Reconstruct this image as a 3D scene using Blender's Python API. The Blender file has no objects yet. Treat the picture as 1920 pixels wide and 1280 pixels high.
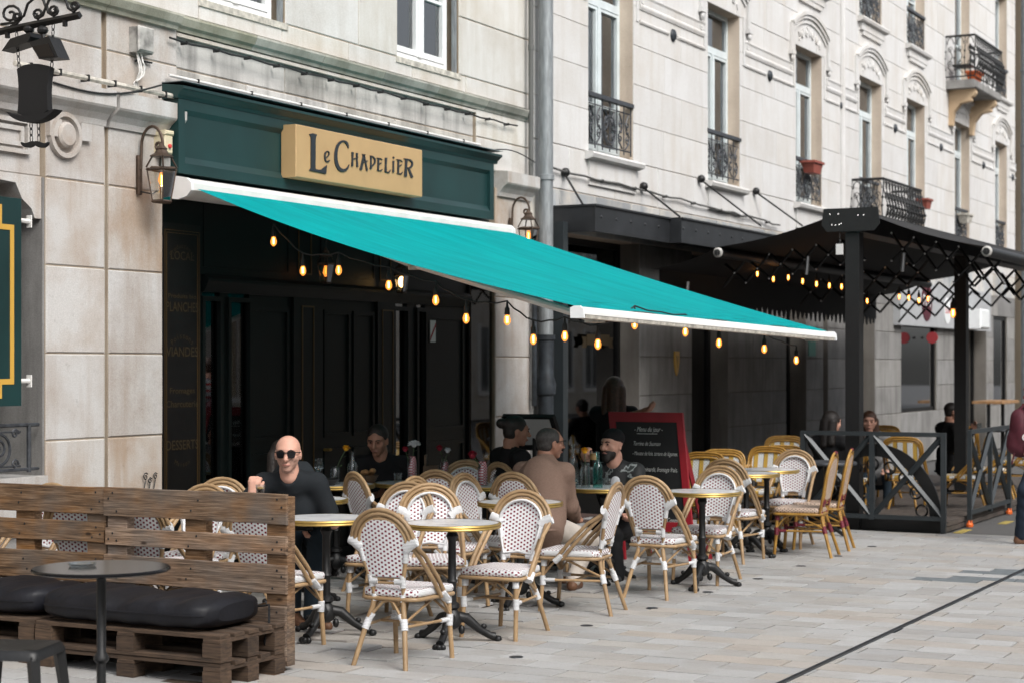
import bpy, bmesh, math, random
import numpy as np
from mathutils import Vector, Matrix
random.seed(7)
rnd = random.Random(11)
PI = math.pi
scene = bpy.context.scene
COL = scene.collection
# ---------------------------------------------------------------- camera
# world: the facade is the plane Y = 0 (X along the street, going away), the street is Y < 0, Z up
FPX, HORIZ, CY, CZ = 3400.0, 685.0, -8.4, 1.7
ANG = math.radians(27.63)
FWD = Vector((math.cos(ANG), math.sin(ANG), 0)); RGT = Vector((math.sin(ANG), -math.cos(ANG), 0)); CAM = Vector((0, CY, CZ))
cam = bpy.data.cameras.new('camera'); cam_o = bpy.data.objects.new('camera', cam); COL.objects.link(cam_o)
cam_o.location = CAM; cam_o.rotation_euler = (PI / 2, 0, ANG - PI / 2)
cam.sensor_width = 36.0; cam.lens = 36.0 * FPX / 1920.0; cam.shift_y = (HORIZ - 640.0) / 1920.0
cam.clip_start = 0.1; cam.clip_end = 400
cam.dof.use_dof = True; cam.dof.focus_distance = 11.4; cam.dof.aperture_fstop = 3.2
scene.camera = cam_o
# ---------------------------------------------------------------- light: overcast day
world = bpy.data.worlds.new('World'); scene.world = world; world.use_nodes = True
wn = world.node_tree; wn.nodes.clear()
SUN_EL, SUN_AZ = math.radians(44), math.radians(208)     # azimuth as compass-like angle from +Y, clockwise
sky = wn.nodes.new('ShaderNodeTexSky'); sky.sky_type = 'NISHITA'; sky.sun_disc = False
sky.sun_elevation = SUN_EL; sky.sun_rotation = SUN_AZ; sky.dust_density = 4.0; sky.air_density = 1.0; sky.ozone_density = 1.0
hs = wn.nodes.new('ShaderNodeHueSaturation'); hs.inputs['Saturation'].default_value = 0.30
bg = wn.nodes.new('ShaderNodeBackground'); bg.inputs['Strength'].default_value = 0.15
wo = wn.nodes.new('ShaderNodeOutputWorld')
wn.links.new(sky.outputs[0], hs.inputs['Color']); wn.links.new(hs.outputs[0], bg.inputs['Color']); wn.links.new(bg.outputs[0], wo.inputs['Surface'])
sun = bpy.data.lights.new('sun', 'SUN'); sun.energy = 1.15; sun.angle = math.radians(24); sun.color = (1.0, 0.975, 0.94)
sun_o = bpy.data.objects.new('sun', sun); COL.objects.link(sun_o)
sd = Vector((math.sin(SUN_AZ) * math.cos(SUN_EL), math.cos(SUN_AZ) * math.cos(SUN_EL), math.sin(SUN_EL)))
sun_o.rotation_euler = sd.to_track_quat('Z', 'Y').to_euler(); sun_o.location = (5, -20, 30)
vs = scene.view_settings; vs.view_transform = 'Standard'; vs.look = 'None'; vs.gamma = 1.0; vs.exposure = 0.68; vs.use_curve_mapping = False
scene.cycles.max_bounces = 8; scene.cycles.transparent_max_bounces = 12; scene.cycles.caustics_reflective = False; scene.cycles.caustics_refractive = False
scene.cycles.sample_clamp_indirect = 6.0

# ---------------------------------------------------------------- survey helpers: picture point -> place on a known plane
def ray(px, py): return FWD + RGT * ((px - 960.0) / FPX) + Vector((0, 0, (HORIZ - py) / FPX))
def onY(px, py, Y=0.0): d = ray(px, py); return CAM + d * ((Y - CY) / d.y)
def onX(px, py, X): d = ray(px, py); return CAM + d * (X / d.x)
def onZ(px, py, z=0.0): d = ray(px, py); return CAM + d * ((z - CZ) / d.z)
def fx(px, Y=0.0): return onY(px, 685, Y).x
def fz(px, py, Y=0.0): return onY(px, py, Y).z
def proj(p):
    d = Vector(p) - CAM; w = d.dot(FWD); return (960 + FPX * d.dot(RGT) / w, HORIZ - FPX * d.z / w, w)
def gz(Y): return 0.022 * max(0.0, Y + 2.9)               # the paving rises gently towards the houses

# ---------------------------------------------------------------- mesh builder
class MB:
    def __init__(s): s.v = []; s.f = []; s.m = []
    def add(s, vs_, fs, mi=0):
        o = len(s.v); s.v += [tuple(v) for v in vs_]; s.f += [tuple(i + o for i in f) for f in fs]; s.m += [mi] * len(fs); return s
    def box(s, x0, x1, y0, y1, z0, z1, mi=0):
        return s.add([(x0,y0,z0),(x1,y0,z0),(x1,y1,z0),(x0,y1,z0),(x0,y0,z1),(x1,y0,z1),(x1,y1,z1),(x0,y1,z1)],
                     [(3,2,1,0),(4,5,6,7),(0,1,5,4),(1,2,6,5),(2,3,7,6),(3,0,4,7)], mi)
    def obox(s, c, size, M=None, mi=0):
        a, b, e = size[0]/2, size[1]/2, size[2]/2; k = len(s.v); s.box(-a, a, -b, b, -e, e, mi)
        for i in range(k, k + 8):
            p = Vector(s.v[i]); p = (M @ p if M else p) + Vector(c); s.v[i] = tuple(p)
        return s
    def cbox(s, x0, x1, y0, y1, z0, z1, c=.006, mi=0, axis='y'):    # box with a chamfered face towards -Y (or +Z)
        if axis == 'y':
            P = [(x0,y1,z0),(x1,y1,z0),(x1,y1,z1),(x0,y1,z1),(x0,y0+c,z0),(x1,y0+c,z0),(x1,y0+c,z1),(x0,y0+c,z1),(x0+c,y0,z0+c),(x1-c,y0,z0+c),(x1-c,y0,z1-c),(x0+c,y0,z1-c)]
        else:
            P = [(x0,y0,z0),(x1,y0,z0),(x1,y1,z0),(x0,y1,z0),(x0,y0,z1-c),(x1,y0,z1-c),(x1,y1,z1-c),(x0,y1,z1-c),(x0+c,y0+c,z1),(x1-c,y0+c,z1),(x1-c,y1-c,z1),(x0+c,y1-c,z1)]
        F = [(0,1,5,4),(1,2,6,5),(2,3,7,6),(3,0,4,7),(4,5,9,8),(5,6,10,9),(6,7,11,10),(7,4,8,11),(8,9,10,11)]
        return s.add(P, F, mi)
    def tube(s, path, r, n=8, mi=0, caps=True, closed=False, flat=None):
        P = [Vector(p) for p in path]; N = len(P); R = r if isinstance(r, (list, tuple)) else [r] * N
        T = []
        for i in range(N):
            if closed: t = P[(i+1) % N] - P[i-1]
            else: t = P[min(i+1, N-1)] - P[max(i-1, 0)]
            T.append(t.normalized() if t.length > 1e-9 else Vector((0,0,1)))
        a = Vector((0,0,1)) if abs(T[0].z) < .9 else Vector((0,1,0))
        u = (a - T[0] * a.dot(T[0])).normalized(); V = []
        for i in range(N):
            u = u - T[i] * u.dot(T[i])
            u = u.normalized() if u.length > 1e-6 else T[i].orthogonal().normalized()
            w = T[i].cross(u)
            for k in range(n):
                an = 2 * PI * k / n; V.append(P[i] + (u * math.cos(an) + w * math.sin(an) * (flat or 1)) * R[i])
        F = []
        for i in range(N if closed else N - 1):
            j = (i + 1) % N
            for k in range(n): F.append((i*n+k, i*n+(k+1) % n, j*n+(k+1) % n, j*n+k))
        if caps and not closed: F += [tuple(reversed(range(n))), tuple((N-1)*n+k for k in range(n))]
        return s.add(V, F, mi)
    def lathe(s, prof, n=16, c=(0,0,0), mi=0, caps=True):
        V = []; F = []; N = len(prof)
        for (r, z) in prof:
            for k in range(n): a = 2*PI*k/n; V.append((c[0]+r*math.cos(a), c[1]+r*math.sin(a), c[2]+z))
        for i in range(N-1):
            for k in range(n): F.append((i*n+k, i*n+(k+1) % n, (i+1)*n+(k+1) % n, (i+1)*n+k))
        if caps: F += [tuple(reversed(range(n))), tuple((N-1)*n+k for k in range(n))]
        return s.add(V, F, mi)
    def prism(s, poly, fn, d, mi=0):                               # polygon (2D) mapped by fn to 3D, extruded by vector d
        A = [Vector(fn(*p)) for p in poly]; d = Vector(d); n = len(A)
        ar = sum(poly[i][0]*poly[(i+1) % n][1]-poly[(i+1) % n][0]*poly[i][1] for i in range(n))
        V = A + [p + d for p in A]; F = [tuple(range(n)), tuple(reversed(range(n, 2*n)))] + [(i+n, (i+1) % n+n, (i+1) % n, i) for i in range(n)]
        return s.add(V, F, mi)
    def ball(s, c, r, n=8, m=6, mi=0):
        rr = r if isinstance(r, (tuple, list)) else (r, r, r); V = []; F = []
        for i in range(m+1):
            t = PI*i/m
            for k in range(n): a = 2*PI*k/n; V.append((c[0]+rr[0]*math.sin(t)*math.cos(a), c[1]+rr[1]*math.sin(t)*math.sin(a), c[2]-rr[2]*math.cos(t)))
        for i in range(m):
            for k in range(n): F.append((i*n+k, i*n+(k+1) % n, (i+1)*n+(k+1) % n, (i+1)*n+k))
        return s.add(V, F, mi)
    def mesh(s, name, mats, smooth=None, uv=None):
        me = bpy.data.meshes.new(name); me.from_pydata(s.v, [], s.f)
        for m in (mats if isinstance(mats, (list, tuple)) else [mats]): me.materials.append(m)
        if len(set(s.m)) > 1: me.polygons.foreach_set('material_index', s.m)
        me.update()
        if uv:
            L = me.uv_layers.new(name='UVMap')
            for p in me.polygons:
                for li in p.loop_indices: L.data[li].uv = uv(me.vertices[me.loops[li].vertex_index].co, p.normal)
        if smooth: me.shade_smooth(); me.set_sharp_from_angle(angle=math.radians(smooth))
        return me
    def build(s, name, mats, parent=None, loc=None, rot=None, smooth=None, uv=None, kind=None):
        return put(name, s.mesh(name, mats, smooth, uv), parent, loc, rot, kind)
def put(name, me, parent=None, loc=None, rot=None, kind=None):
    o = bpy.data.objects.new(name, me); COL.objects.link(o)
    if parent: o.parent = parent
    if loc is not None: o.location = loc
    if rot is not None: o.rotation_euler = rot
    if kind: o['kind'] = kind
    return o
def tag(o, label, cat, group=None):
    o['label'] = label; o['category'] = cat
    if group: o['group'] = group
    return o
def thing(name, label, cat, loc=(0, 0, 0), rz=0.0, group=None):
    o = bpy.data.objects.new(name, None); COL.objects.link(o); o.location = loc; o.rotation_euler = (0, 0, rz); o.empty_display_size = .1
    return tag(o, label, cat, group)
def dup(root, loc, rz=None, label=None, group=None):
    r = root.copy(); COL.objects.link(r); r.location = loc
    if rz is not None: r.rotation_euler = (0, 0, rz)
    if label: r['label'] = label
    if group: r['group'] = group
    for ch in list(root.children):
        c = ch.copy(); COL.objects.link(c); c.parent = r
        for g in list(ch.children):
            d = g.copy(); COL.objects.link(d); d.parent = c
    return r
def arc(cx, cz, r, a0, a1, n=10, f=lambda a, b: (a, 0, b)):
    return [f(cx + r*math.cos(math.radians(a0+(a1-a0)*i/n)), cz + r*math.sin(math.radians(a0+(a1-a0)*i/n))) for i in range(n+1)]
def spiral(cx, cz, r0, r1, a0, turns, n=18, f=lambda a, b: (a, 0, b)):
    P = []
    for i in range(n+1):
        t = i/n; r = r0+(r1-r0)*t; a = math.radians(a0+360*turns*t); P.append(f(cx+r*math.cos(a), cz+r*math.sin(a)))
    return P
def bez(a, b, c, d, n=10):
    a, b, c, d = map(Vector, (a, b, c, d))
    return [a*(1-t)**3+b*3*t*(1-t)**2+c*3*t*t*(1-t)+d*t**3 for t in [i/n for i in range(n+1)]]
_txt = {}
def text_mesh(s, size, mat, extrude=.0, bold=False, shear=0.0, space=1.0, align='CENTER'):
    cu = bpy.data.curves.new('lettering', 'FONT'); cu.body = s; cu.size = size; cu.extrude = extrude; cu.align_x = align; cu.align_y = 'CENTER'
    cu.shear = shear; cu.space_character = space; cu.resolution_u = 3; cu.offset = .012*size if bold else 0
    o = bpy.data.objects.new('lettering', cu); COL.objects.link(o)
    me = bpy.data.meshes.new_from_object(o.evaluated_get(bpy.context.evaluated_depsgraph_get())); bpy.data.objects.remove(o); bpy.data.curves.remove(cu)
    me.materials.clear(); me.materials.append(mat); return me
# ---------------------------------------------------------------- materials
def S(r, g, b):
    f = lambda c: (c/255/12.92) if c <= 10 else ((c/255+.055)/1.055)**2.4
    return (f(r), f(g), f(b), 1)
class NT:
    def __init__(s, name):
        s.m = bpy.data.materials.new(name); s.m.use_nodes = True; s.t = s.m.node_tree; s.t.nodes.clear(); s.out = s.t.nodes.new('ShaderNodeOutputMaterial')
    def n(s, typ, inp=None, **props):
        k = s.t.nodes.new('ShaderNode' + typ)
        for a, b in props.items(): setattr(k, a, b)
        for a, b in (inp or {}).items():
            if hasattr(b, 'is_linked'): s.t.links.new(b, k.inputs[a])
            else: k.inputs[a].default_value = b
        return k
    def math(s, op, a, b=0.0, c=0.0, clamp=False): return s.n('Math', {0: a, 1: b, 2: c}, operation=op, use_clamp=clamp).outputs[0]
    def mix(s, fac, a, b, mode='MIX'):
        k = s.t.nodes.new('ShaderNodeMix'); k.data_type = 'RGBA'; k.blend_type = mode
        for i, v in ((0, fac), (6, a), (7, b)):
            if hasattr(v, 'is_linked'): s.t.links.new(v, k.inputs[i])
            else: k.inputs[i].default_value = v
        return k.outputs[2]
    def ramp(s, fac, stops):
        k = s.n('ValToRGB', {0: fac}); e = k.color_ramp.elements
        while len(e) < len(stops): e.new(.5)
        for i, (p, c) in enumerate(stops): e[i].position = p; e[i].color = c if len(c) == 4 else (*c, 1)
        return k.outputs[0]
    def noise(s, vec, scale, detail=4, rough=.55): return s.n('TexNoise', {'Vector': vec, 'Scale': scale, 'Detail': detail, 'Roughness': rough}).outputs[0]
    def coord(s, sc=(1, 1, 1), rand=True):
        v = s.n('TexCoord').outputs['Object']
        if rand:
            r = s.n('ObjectInfo').outputs['Random']
            v = s.n('VectorMath', {0: v, 1: s.n('CombineXYZ', {0: s.math('MULTIPLY', r, 37.0), 1: s.math('MULTIPLY', r, 91.0), 2: s.math('MULTIPLY', r, 53.0)}).outputs[0]}, operation='ADD').outputs[0]
        if sc != (1, 1, 1): v = s.n('VectorMath', {0: v, 1: sc}, operation='MULTIPLY').outputs[0]
        return v
    def bsdf(s, col, rough=.6, metal=0.0, spec=.5, bump=None, **kw):
        k = s.n('BsdfPrincipled', {'Base Color': col, 'Roughness': rough, 'Metallic': metal, 'Specular IOR Level': spec})
        for a, b in kw.items():
            nm = a.replace('_', ' ')
            if hasattr(b, 'is_linked'): s.t.links.new(b, k.inputs[nm])
            else: k.inputs[nm].default_value = b
        if bump:
            b = s.n('Bump', {'Height': bump[0], 'Strength': bump[1], 'Distance': bump[2]}); s.t.links.new(b.outputs[0], k.inputs['Normal'])
        s.t.links.new(k.outputs[0], s.out.inputs['Surface']); return s.m
def plain(name, col, rough=.6, metal=0.0, var=.0, vscale=6.0, spec=.5, bump=0.0, bscale=60.0, rand=0.0, sc=(1, 1, 1)):
    t = NT(name); c = col
    if var or bump: v = t.coord(sc)
    if var:
        n = t.noise(v, vscale, 5); dark = tuple(x*(1-var) for x in col[:3]) + (1,); lite = tuple(min(1, x*(1+var*.6)) for x in col[:3]) + (1,)
        c = t.ramp(n, [(.3, dark), (.7, lite)])
    if rand:
        r = t.math('MULTIPLY_ADD', t.n('ObjectInfo').outputs['Random'], 2*rand, 1-rand)
        c = t.n('HueSaturation', {'Color': c, 'Value': r}).outputs[0]
    return t.bsdf(c, rough, metal, spec, (t.noise(v, bscale, 3), bump, .01) if bump else None)
def stone(name, col, stain, streak=.5, dirt=(.18, .16, .14, 1), rand=.09, amount=.5, dirtpos=(.60, .78), stth=(.46, .70)):
    t = NT(name); v = t.coord(rand=False); vr = t.coord()
    n1 = t.noise(vr, 1.7, 6, .6); c = t.mix(t.ramp(n1, [(.42, (0, 0, 0)), (.66, (amount,)*3)]), col, stain)
    vs_ = t.n('VectorMath', {0: v, 1: (3.6, 3.6, .42)}, operation='MULTIPLY').outputs[0]
    c = t.mix(t.ramp(t.noise(vs_, 1.6, 5, .6), [(stth[0], (0, 0, 0)), (stth[1], (streak,)*3)]), c, stain)
    pits = t.noise(v, 16, 8, .72); c = t.mix(t.ramp(pits, [dirtpos[:1] + ((0, 0, 0),), dirtpos[1:] + ((.55,)*3,)]), c, dirt)
    fine = t.noise(v, 120, 2, .5); c = t.mix(.12, c, t.ramp(fine, [(.25, (0, 0, 0)), (.75, (1, 1, 1))]), 'OVERLAY')
    r = t.n('ObjectInfo').outputs['Random']
    c = t.n('HueSaturation', {'Color': c, 'Value': t.math('MULTIPLY_ADD', r, 2*rand, 1-rand), 'Saturation': t.math('MULTIPLY_ADD', t.math('FRACT', t.math('MULTIPLY', r, 17.3)), .8, .6)}).outputs[0]
    h = t.math('ADD', t.math('MULTIPLY', pits, .7), t.math('MULTIPLY', fine, .3))
    return t.bsdf(c, .85, 0, .25, (h, .35, .012))
M = {}
M['stone_left'] = stone('stone_left', (.50, .49, .475, 1), (.32, .245, .185, 1), .55, rand=.06, amount=.62)
M['stone_up'] = stone('stone_up', (.60, .59, .565, 1), (.40, .355, .29, 1), .45, rand=.05, amount=.45, dirtpos=(.64, .85))
M['stone_stained'] = stone('stone_stained', (.54, .525, .49, 1), (.13, .125, .115, 1), .75, rand=.06, amount=.45, stth=(.44, .74))
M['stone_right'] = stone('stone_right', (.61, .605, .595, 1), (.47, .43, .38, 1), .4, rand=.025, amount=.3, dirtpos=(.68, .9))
M['stone_tan'] = stone('stone_tan', (.60, .47, .34, 1), (.42, .31, .21, 1), .4, rand=.06)
M['stone_grey'] = stone('stone_grey', (.27, .265, .255, 1), (.13, .125, .12, 1), .7, rand=.10, dirt=(.06, .06, .06, 1))  # grimy ground-floor grey, with the shade under the canopy darkened into it
M['stone_patch'] = stone('stone_patch', (.33, .35, .365, 1), (.58, .53, .45, 1), .5, rand=.2, amount=.8)
M['joint_stone'] = stone('joint_stone', (.40, .355, .30, 1), (.24, .19, .145, 1), .6, rand=.02)
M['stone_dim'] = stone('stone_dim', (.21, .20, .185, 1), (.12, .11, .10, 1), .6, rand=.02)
M['mortar'] = plain('mortar', (.27, .215, .165, 1), .9, var=.3, vscale=5)
M['moss'] = stone('moss', (.44, .43, .37, 1), (.20, .20, .15, 1), .6, rand=.08, amount=.8)
M['far_wall'] = stone('far_wall', (.33, .28, .22, 1), (.26, .22, .17, 1), .4)
def paver_mat(name, attr):
    t = NT(name); v = t.coord(rand=False)
    r = t.n('Attribute', attribute_name='tint').outputs['Fac'] if attr else t.n('ObjectInfo').outputs['Random']
    c = t.ramp(r, [(0, (.42, .42, .415)), (.3, (.375, .375, .37)), (.55, (.335, .335, .333)), (.72, (.385, .372, .35)), (.86, (.395, .358, .32)), (1, (.355, .35, .34))])
    f = t.noise(v, 220, 2); n = t.noise(v, 2.2, 6, .65); n2 = t.noise(v, 9, 6, .7)
    c = t.mix(.30, c, t.ramp(f, [(.2, (0, 0, 0)), (.8, (1, 1, 1))]), 'OVERLAY')
    c = t.mix(t.ramp(n, [(.42, (0, 0, 0)), (.75, (.5,)*3)]), c, (.25, .215, .18, 1))
    c = t.mix(t.ramp(n2, [(.58, (0, 0, 0)), (.74, (.45,)*3)]), c, (.17, .145, .12, 1)); c = t.mix(t.ramp(t.noise(v, 46, 3, .5), [(.70, (0, 0, 0)), (.76, (.5,)*3)]), c, (.13, .11, .095, 1))
    return t.bsdf(c, t.math('MULTIPLY_ADD', n2, .3, .45), 0, .4, (t.math('ADD', f, n2), .12, .006))
M['paver'] = paver_mat('paver', False); M['paver_mass'] = paver_mat('paver_mass', True)
M['paver_dark'] = plain('paver_dark', (.15, .17, .18, 1), .6, var=.25, vscale=12)
M['joint'] = plain('joint', (.06, .034, .027, 1), .95, var=.5, vscale=3)
M['asphalt'] = plain('asphalt', (.10, .098, .095, 1), .85, var=.45, vscale=90, bump=.5, bscale=180)
M['yellow_paint'] = plain('yellow_paint', (.42, .32, .08, 1), .7, var=.4, vscale=30)
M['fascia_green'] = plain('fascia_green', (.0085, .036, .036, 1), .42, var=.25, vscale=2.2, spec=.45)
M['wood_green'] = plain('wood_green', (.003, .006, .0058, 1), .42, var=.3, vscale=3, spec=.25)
M['wood_black'] = plain('wood_black', (.004, .004, .004, 1), .4, var=.2, spec=.35)
M['gold_line'] = plain('gold_line', (.085, .05, .015, 1), .4, .3)
M['gold_letter'] = plain('gold_letter', (.028, .019, .008, 1), .45)
M['gold_bright'] = plain('gold_bright', (.58, .34, .06, 1), .45)
M['sign_gold'] = plain('sign_gold', (.47, .30, .145, 1), .42, var=.08, vscale=4, spec=.4)
M['sign_side'] = plain('sign_side', (.36, .21, .05, 1), .4)
M['letter_dark'] = plain('letter_dark', (.018, .024, .03, 1), .4)
M['white_metal'] = plain('white_metal', (.72, .71, .68, 1), .4, var=.12, vscale=5)
M['white_dirty'] = plain('white_dirty', (.52, .49, .43, 1), .55, var=.45, vscale=18)
M['white_paint'] = plain('white_paint', (.78, .80, .80, 1), .4, var=.06)
M['blue_grey_paint'] = plain('blue_grey_paint', (.63, .69, .70, 1), .4, var=.1)
M['zinc'] = plain('zinc', (.27, .29, .30, 1), .5, .35, var=.3, vscale=6, sc=(6, 6, 1))
M['cast_iron'] = plain('cast_iron', (.035, .042, .05, 1), .45, .2, var=.6, vscale=9)
M['black_iron'] = plain('black_iron', (.006, .0063, .0067, 1), .48, .0, var=.3, vscale=12, bump=.15, bscale=50)
M['iron_grey'] = plain('iron_grey', (.055, .060, .068, 1), .5, .2, var=.5, vscale=25)
M['canopy_iron'] = plain('canopy_iron', (.022, .024, .027, 1), .45, .15, var=.4, vscale=4)
M['fence_paint'] = plain('fence_paint', (.030, .037, .041, 1), .42, .1, var=.15)
M['black_cloth'] = plain('black_cloth', (.005, .005, .0055, 1), .8, var=.2)
M['rust_bronze'] = plain('rust_bronze', (.09, .062, .045, 1), .45, .5, var=.4, vscale=20)
M['steel'] = plain('steel', (.55, .55, .55, 1), .3, 1.0)
M['cable'] = plain('cable', (.012, .012, .012, 1), .6)
M['cable_grey'] = plain('cable_grey', (.10, .10, .095, 1), .7)
M['plastic_cream'] = plain('plastic_cream', (.62, .55, .38, 1), .5)
M['grey_box'] = plain('grey_box', (.42, .41, .385, 1), .6, var=.7, vscale=7)
M['red_dull'] = plain('red_dull', (.30, .03, .035, 1), .6)
M['red'] = plain('red', (.30, .012, .022, 1), .5, var=.15)
M['red_bright'] = plain('red_bright', (.55, .03, .03, 1), .5)
M['orange'] = plain('orange', (.75, .14, .02, 1), .5)
M['terracotta'] = plain('terracotta', (.26, .065, .045, 1), .6, var=.2)
M['leaf'] = plain('leaf', (.045, .085, .03, 1), .6, var=.4, vscale=30)
M['green_sign'] = plain('green_sign', (.02, .16, .12, 1), .5)
M['marble'] = None
t = NT('marble'); v = t.coord(); w = t.noise(v, 2.0, 8, .6)
vv = t.n('VectorMath', {0: t.n('VectorMath', {0: v, 1: (3, 11, 3)}, operation='MULTIPLY').outputs[0], 1: t.n('CombineXYZ', {0: w, 1: w, 2: w}).outputs[0]}, operation='ADD').outputs[0]
c = t.ramp(t.noise(vv, 1.6, 7, .6), [(.42, (.80, .81, .81)), (.53, (.78, .79, .80)), (.58, (.45, .47, .52)), (.62, (.80, .80, .80))])
M['marble'] = t.bsdf(c, .18, 0, .5)
M['brass'] = plain('brass', (.43, .29, .085, 1), .38, .75, var=.25, vscale=14)
t = NT('bamboo'); v = t.coord(); c = t.n('HueSaturation', {'Color': t.ramp(t.noise(v, 14, 4), [(.3, (.29, .185, .095)), (.7, (.41, .28, .155))]), 'Value': t.math('MULTIPLY_ADD', t.n('ObjectInfo').outputs['Random'], .3, .82)}).outputs[0]; M['bamboo'] = t.bsdf(c, .42, 0, .4)
t = NT('bamboo_yellow'); v = t.coord(); c = t.ramp(t.noise(v, 14, 4), [(.3, (.25, .12, .02)), (.7, (.40, .23, .05))]); M['bamboo_yellow'] = t.bsdf(c, .35, 0, .45)
def binding(name, col):
    t = NT(name); v = t.coord(); h = t.n('TexWave', {'Vector': v, 'Scale': 38.0, 'Distortion': .6}, wave_type='BANDS', bands_direction='Z').outputs[1]
    c = t.ramp(h, [(.05, tuple(x*.55 for x in col[:3])), (.4, col[:3])]); return t.bsdf(c, .5, 0, .4, (h, .4, .004))
M['bind_white'] = binding('bind_white', (.72, .73, .74, 1)); M['bind_red'] = binding('bind_red', (.16, .015, .03, 1)); M['bind_black'] = binding('bind_black', (.02, .02, .02, 1))
def weave(name, base, dot, cell=.0225, cy=.0128, lim=.30, limy=.44, stripes=None):
    t = NT(name); uv = t.n('TexCoord').outputs['UV']; sp = t.n('SeparateXYZ', {0: uv})
    a = t.math('DIVIDE', sp.outputs[0], cell); b = t.math('DIVIDE', sp.outputs[1], cy)
    i, j = t.math('FLOOR', a), t.math('FLOOR', b)
    par = t.math('FLOORED_MODULO', t.math('ADD', i, j), 2.0)
    du = t.math('ABSOLUTE', t.math('SUBTRACT', t.math('FRACT', a), .5)); dv = t.math('ABSOLUTE', t.math('SUBTRACT', t.math('FRACT', b), .5))
    inside = t.math('MULTIPLY', t.math('LESS_THAN', du, lim), t.math('LESS_THAN', dv, limy)); fac = t.math('MULTIPLY', inside, par)
    strand = t.math('ABSOLUTE', t.math('SINE', t.math('MULTIPLY', b, PI*2)))
    col = base
    if stripes:
        k = t.math('FLOORED_MODULO', t.math('DIVIDE', t.math('ADD', sp.outputs[0], 10.0), .115), 1.0)
        col = t.ramp(k, [(0, stripes[0]), (.45, stripes[1])]); col.node.color_ramp.interpolation = 'CONSTANT'
        e = col.node.color_ramp.elements.new(.40); e.color = (.02, .02, .02, 1)
    c = t.mix(t.math('MULTIPLY', t.math('SUBTRACT', 1.0, strand), .28), col, (.30, .30, .30, 1))
    c = t.mix(fac, c, dot)
    return t.bsdf(c, .45, 0, .4, (t.math('SUBTRACT', strand, t.math('MULTIPLY', fac, .5)), .35, .003))
M['weave'] = weave('weave', (.80, .805, .81, 1), (.16, .002, .022, 1))
M['weave_beige'] = weave('weave_beige', (.62, .47, .36, 1), (.05, .012, .015, 1), .0165, .0115, .28, .42)
M['weave_yellow'] = weave('weave_yellow', (.7, .7, .7, 1), (.10, .09, .07, 1), .016, .016, .2, .2, stripes=((.55, .33, .03), (.68, .69, .69)))
M['weave_edge'] = binding('weave_edge', (.74, .75, .76, 1))
t = NT('pallet_wood'); v = t.coord((6.0, 1.3, 34.0)); v0 = t.coord()
n = t.math('ADD', t.math('MULTIPLY', t.noise(v, 4.0, 6, .6), .65), t.math('MULTIPLY', t.noise(t.coord((3.0, 1.0, 10.0)), 5.0, 5, .6), .35)); big = t.noise(v0, 2.3, 3)
c = t.ramp(n, [(.28, (.075, .050, .035)), (.5, (.20, .125, .075)), (.72, (.35, .245, .165))])
ob = t.n('ObjectInfo').outputs['Random']; edge = t.noise(t.coord((1.0, .8, 3.5)), 3.2, 4)
c = t.mix(t.ramp(edge, [(.46, (0, 0, 0)), (.66, (.50,)*3)]), c, (.31, .15, .055, 1)); c = t.mix(t.ramp(big, [(.36, (.75,)*3), (.52, (0, 0, 0))]), c, (.17, .145, .125, 1)); c = t.mix(.75, c, t.ramp(n, [(.3, (.12, .12, .12)), (.62, (.72, .72, .72))]), 'MULTIPLY'); c = t.n('HueSaturation', {'Color': c, 'Value': t.math('MULTIPLY_ADD', ob, .7, .95), 'Saturation': t.math('MULTIPLY_ADD', t.math('FRACT', t.math('MULTIPLY', ob, 13.7)), .6, .55)}).outputs[0]
kn = t.n('TexVoronoi', {'Vector': t.coord((2.2, 2.2, 5.0)), 'Scale': 1.6}).outputs[0]; c = t.mix(t.ramp(kn, [(.05, (.9,)*3), (.11, (0, 0, 0))]), c, (.03, .018, .012, 1))
M['pallet_wood'] = t.bsdf(c, .8, 0, .25, (n, .5, .01))
M['pallet_dark'] = plain('pallet_dark', (.070, .043, .026, 1), .85, var=.6, vscale=7, sc=(3, 1, 12), bump=.4, bscale=30, rand=.35)
t = NT('cushion'); v = t.coord(); n = t.noise(v, 3.5, 6, .6)
c = t.ramp(n, [(.3, (.0045, .0047, .0065)), (.7, (.009, .0095, .0135))]); M['cushion'] = t.bsdf(c, .52, 0, .3, (t.noise(t.coord((1, 3, 1)), 9, 6, .6), .25, .02))
t = NT('awning_fabric'); v = t.coord(rand=False); n = t.noise(t.n('VectorMath', {0: v, 1: (1.2, .25, .25)}, operation='MULTIPLY').outputs[0], 6, 6)
c = t.ramp(n, [(.3, (.0, .225, .235)), (.7, (.0, .30, .31))])
sx = t.n('SeparateXYZ', {0: v}).outputs[0]; seam = t.math('LESS_THAN', t.math('ABSOLUTE', t.math('SUBTRACT', t.math('FRACT', t.math('DIVIDE', sx, 1.21)), .5)), .006)
c = t.mix(t.math('MULTIPLY', seam, .30), c, (.001, .10, .10, 1))
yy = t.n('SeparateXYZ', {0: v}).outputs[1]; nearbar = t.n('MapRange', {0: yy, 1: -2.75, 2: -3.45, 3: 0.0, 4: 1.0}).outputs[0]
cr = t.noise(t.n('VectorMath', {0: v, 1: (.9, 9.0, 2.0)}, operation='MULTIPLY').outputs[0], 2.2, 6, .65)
c = t.mix(t.math('MULTIPLY', nearbar, t.ramp(cr, [(.52, (0, 0, 0)), (.66, (.8,)*3)])), c, (.004, .05, .052, 1)); c = t.mix(t.ramp(t.noise(v, 1.1, 5, .6), [(.5, (0, 0, 0)), (.8, (.25,)*3)]), c, (.01, .14, .145, 1))
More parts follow.
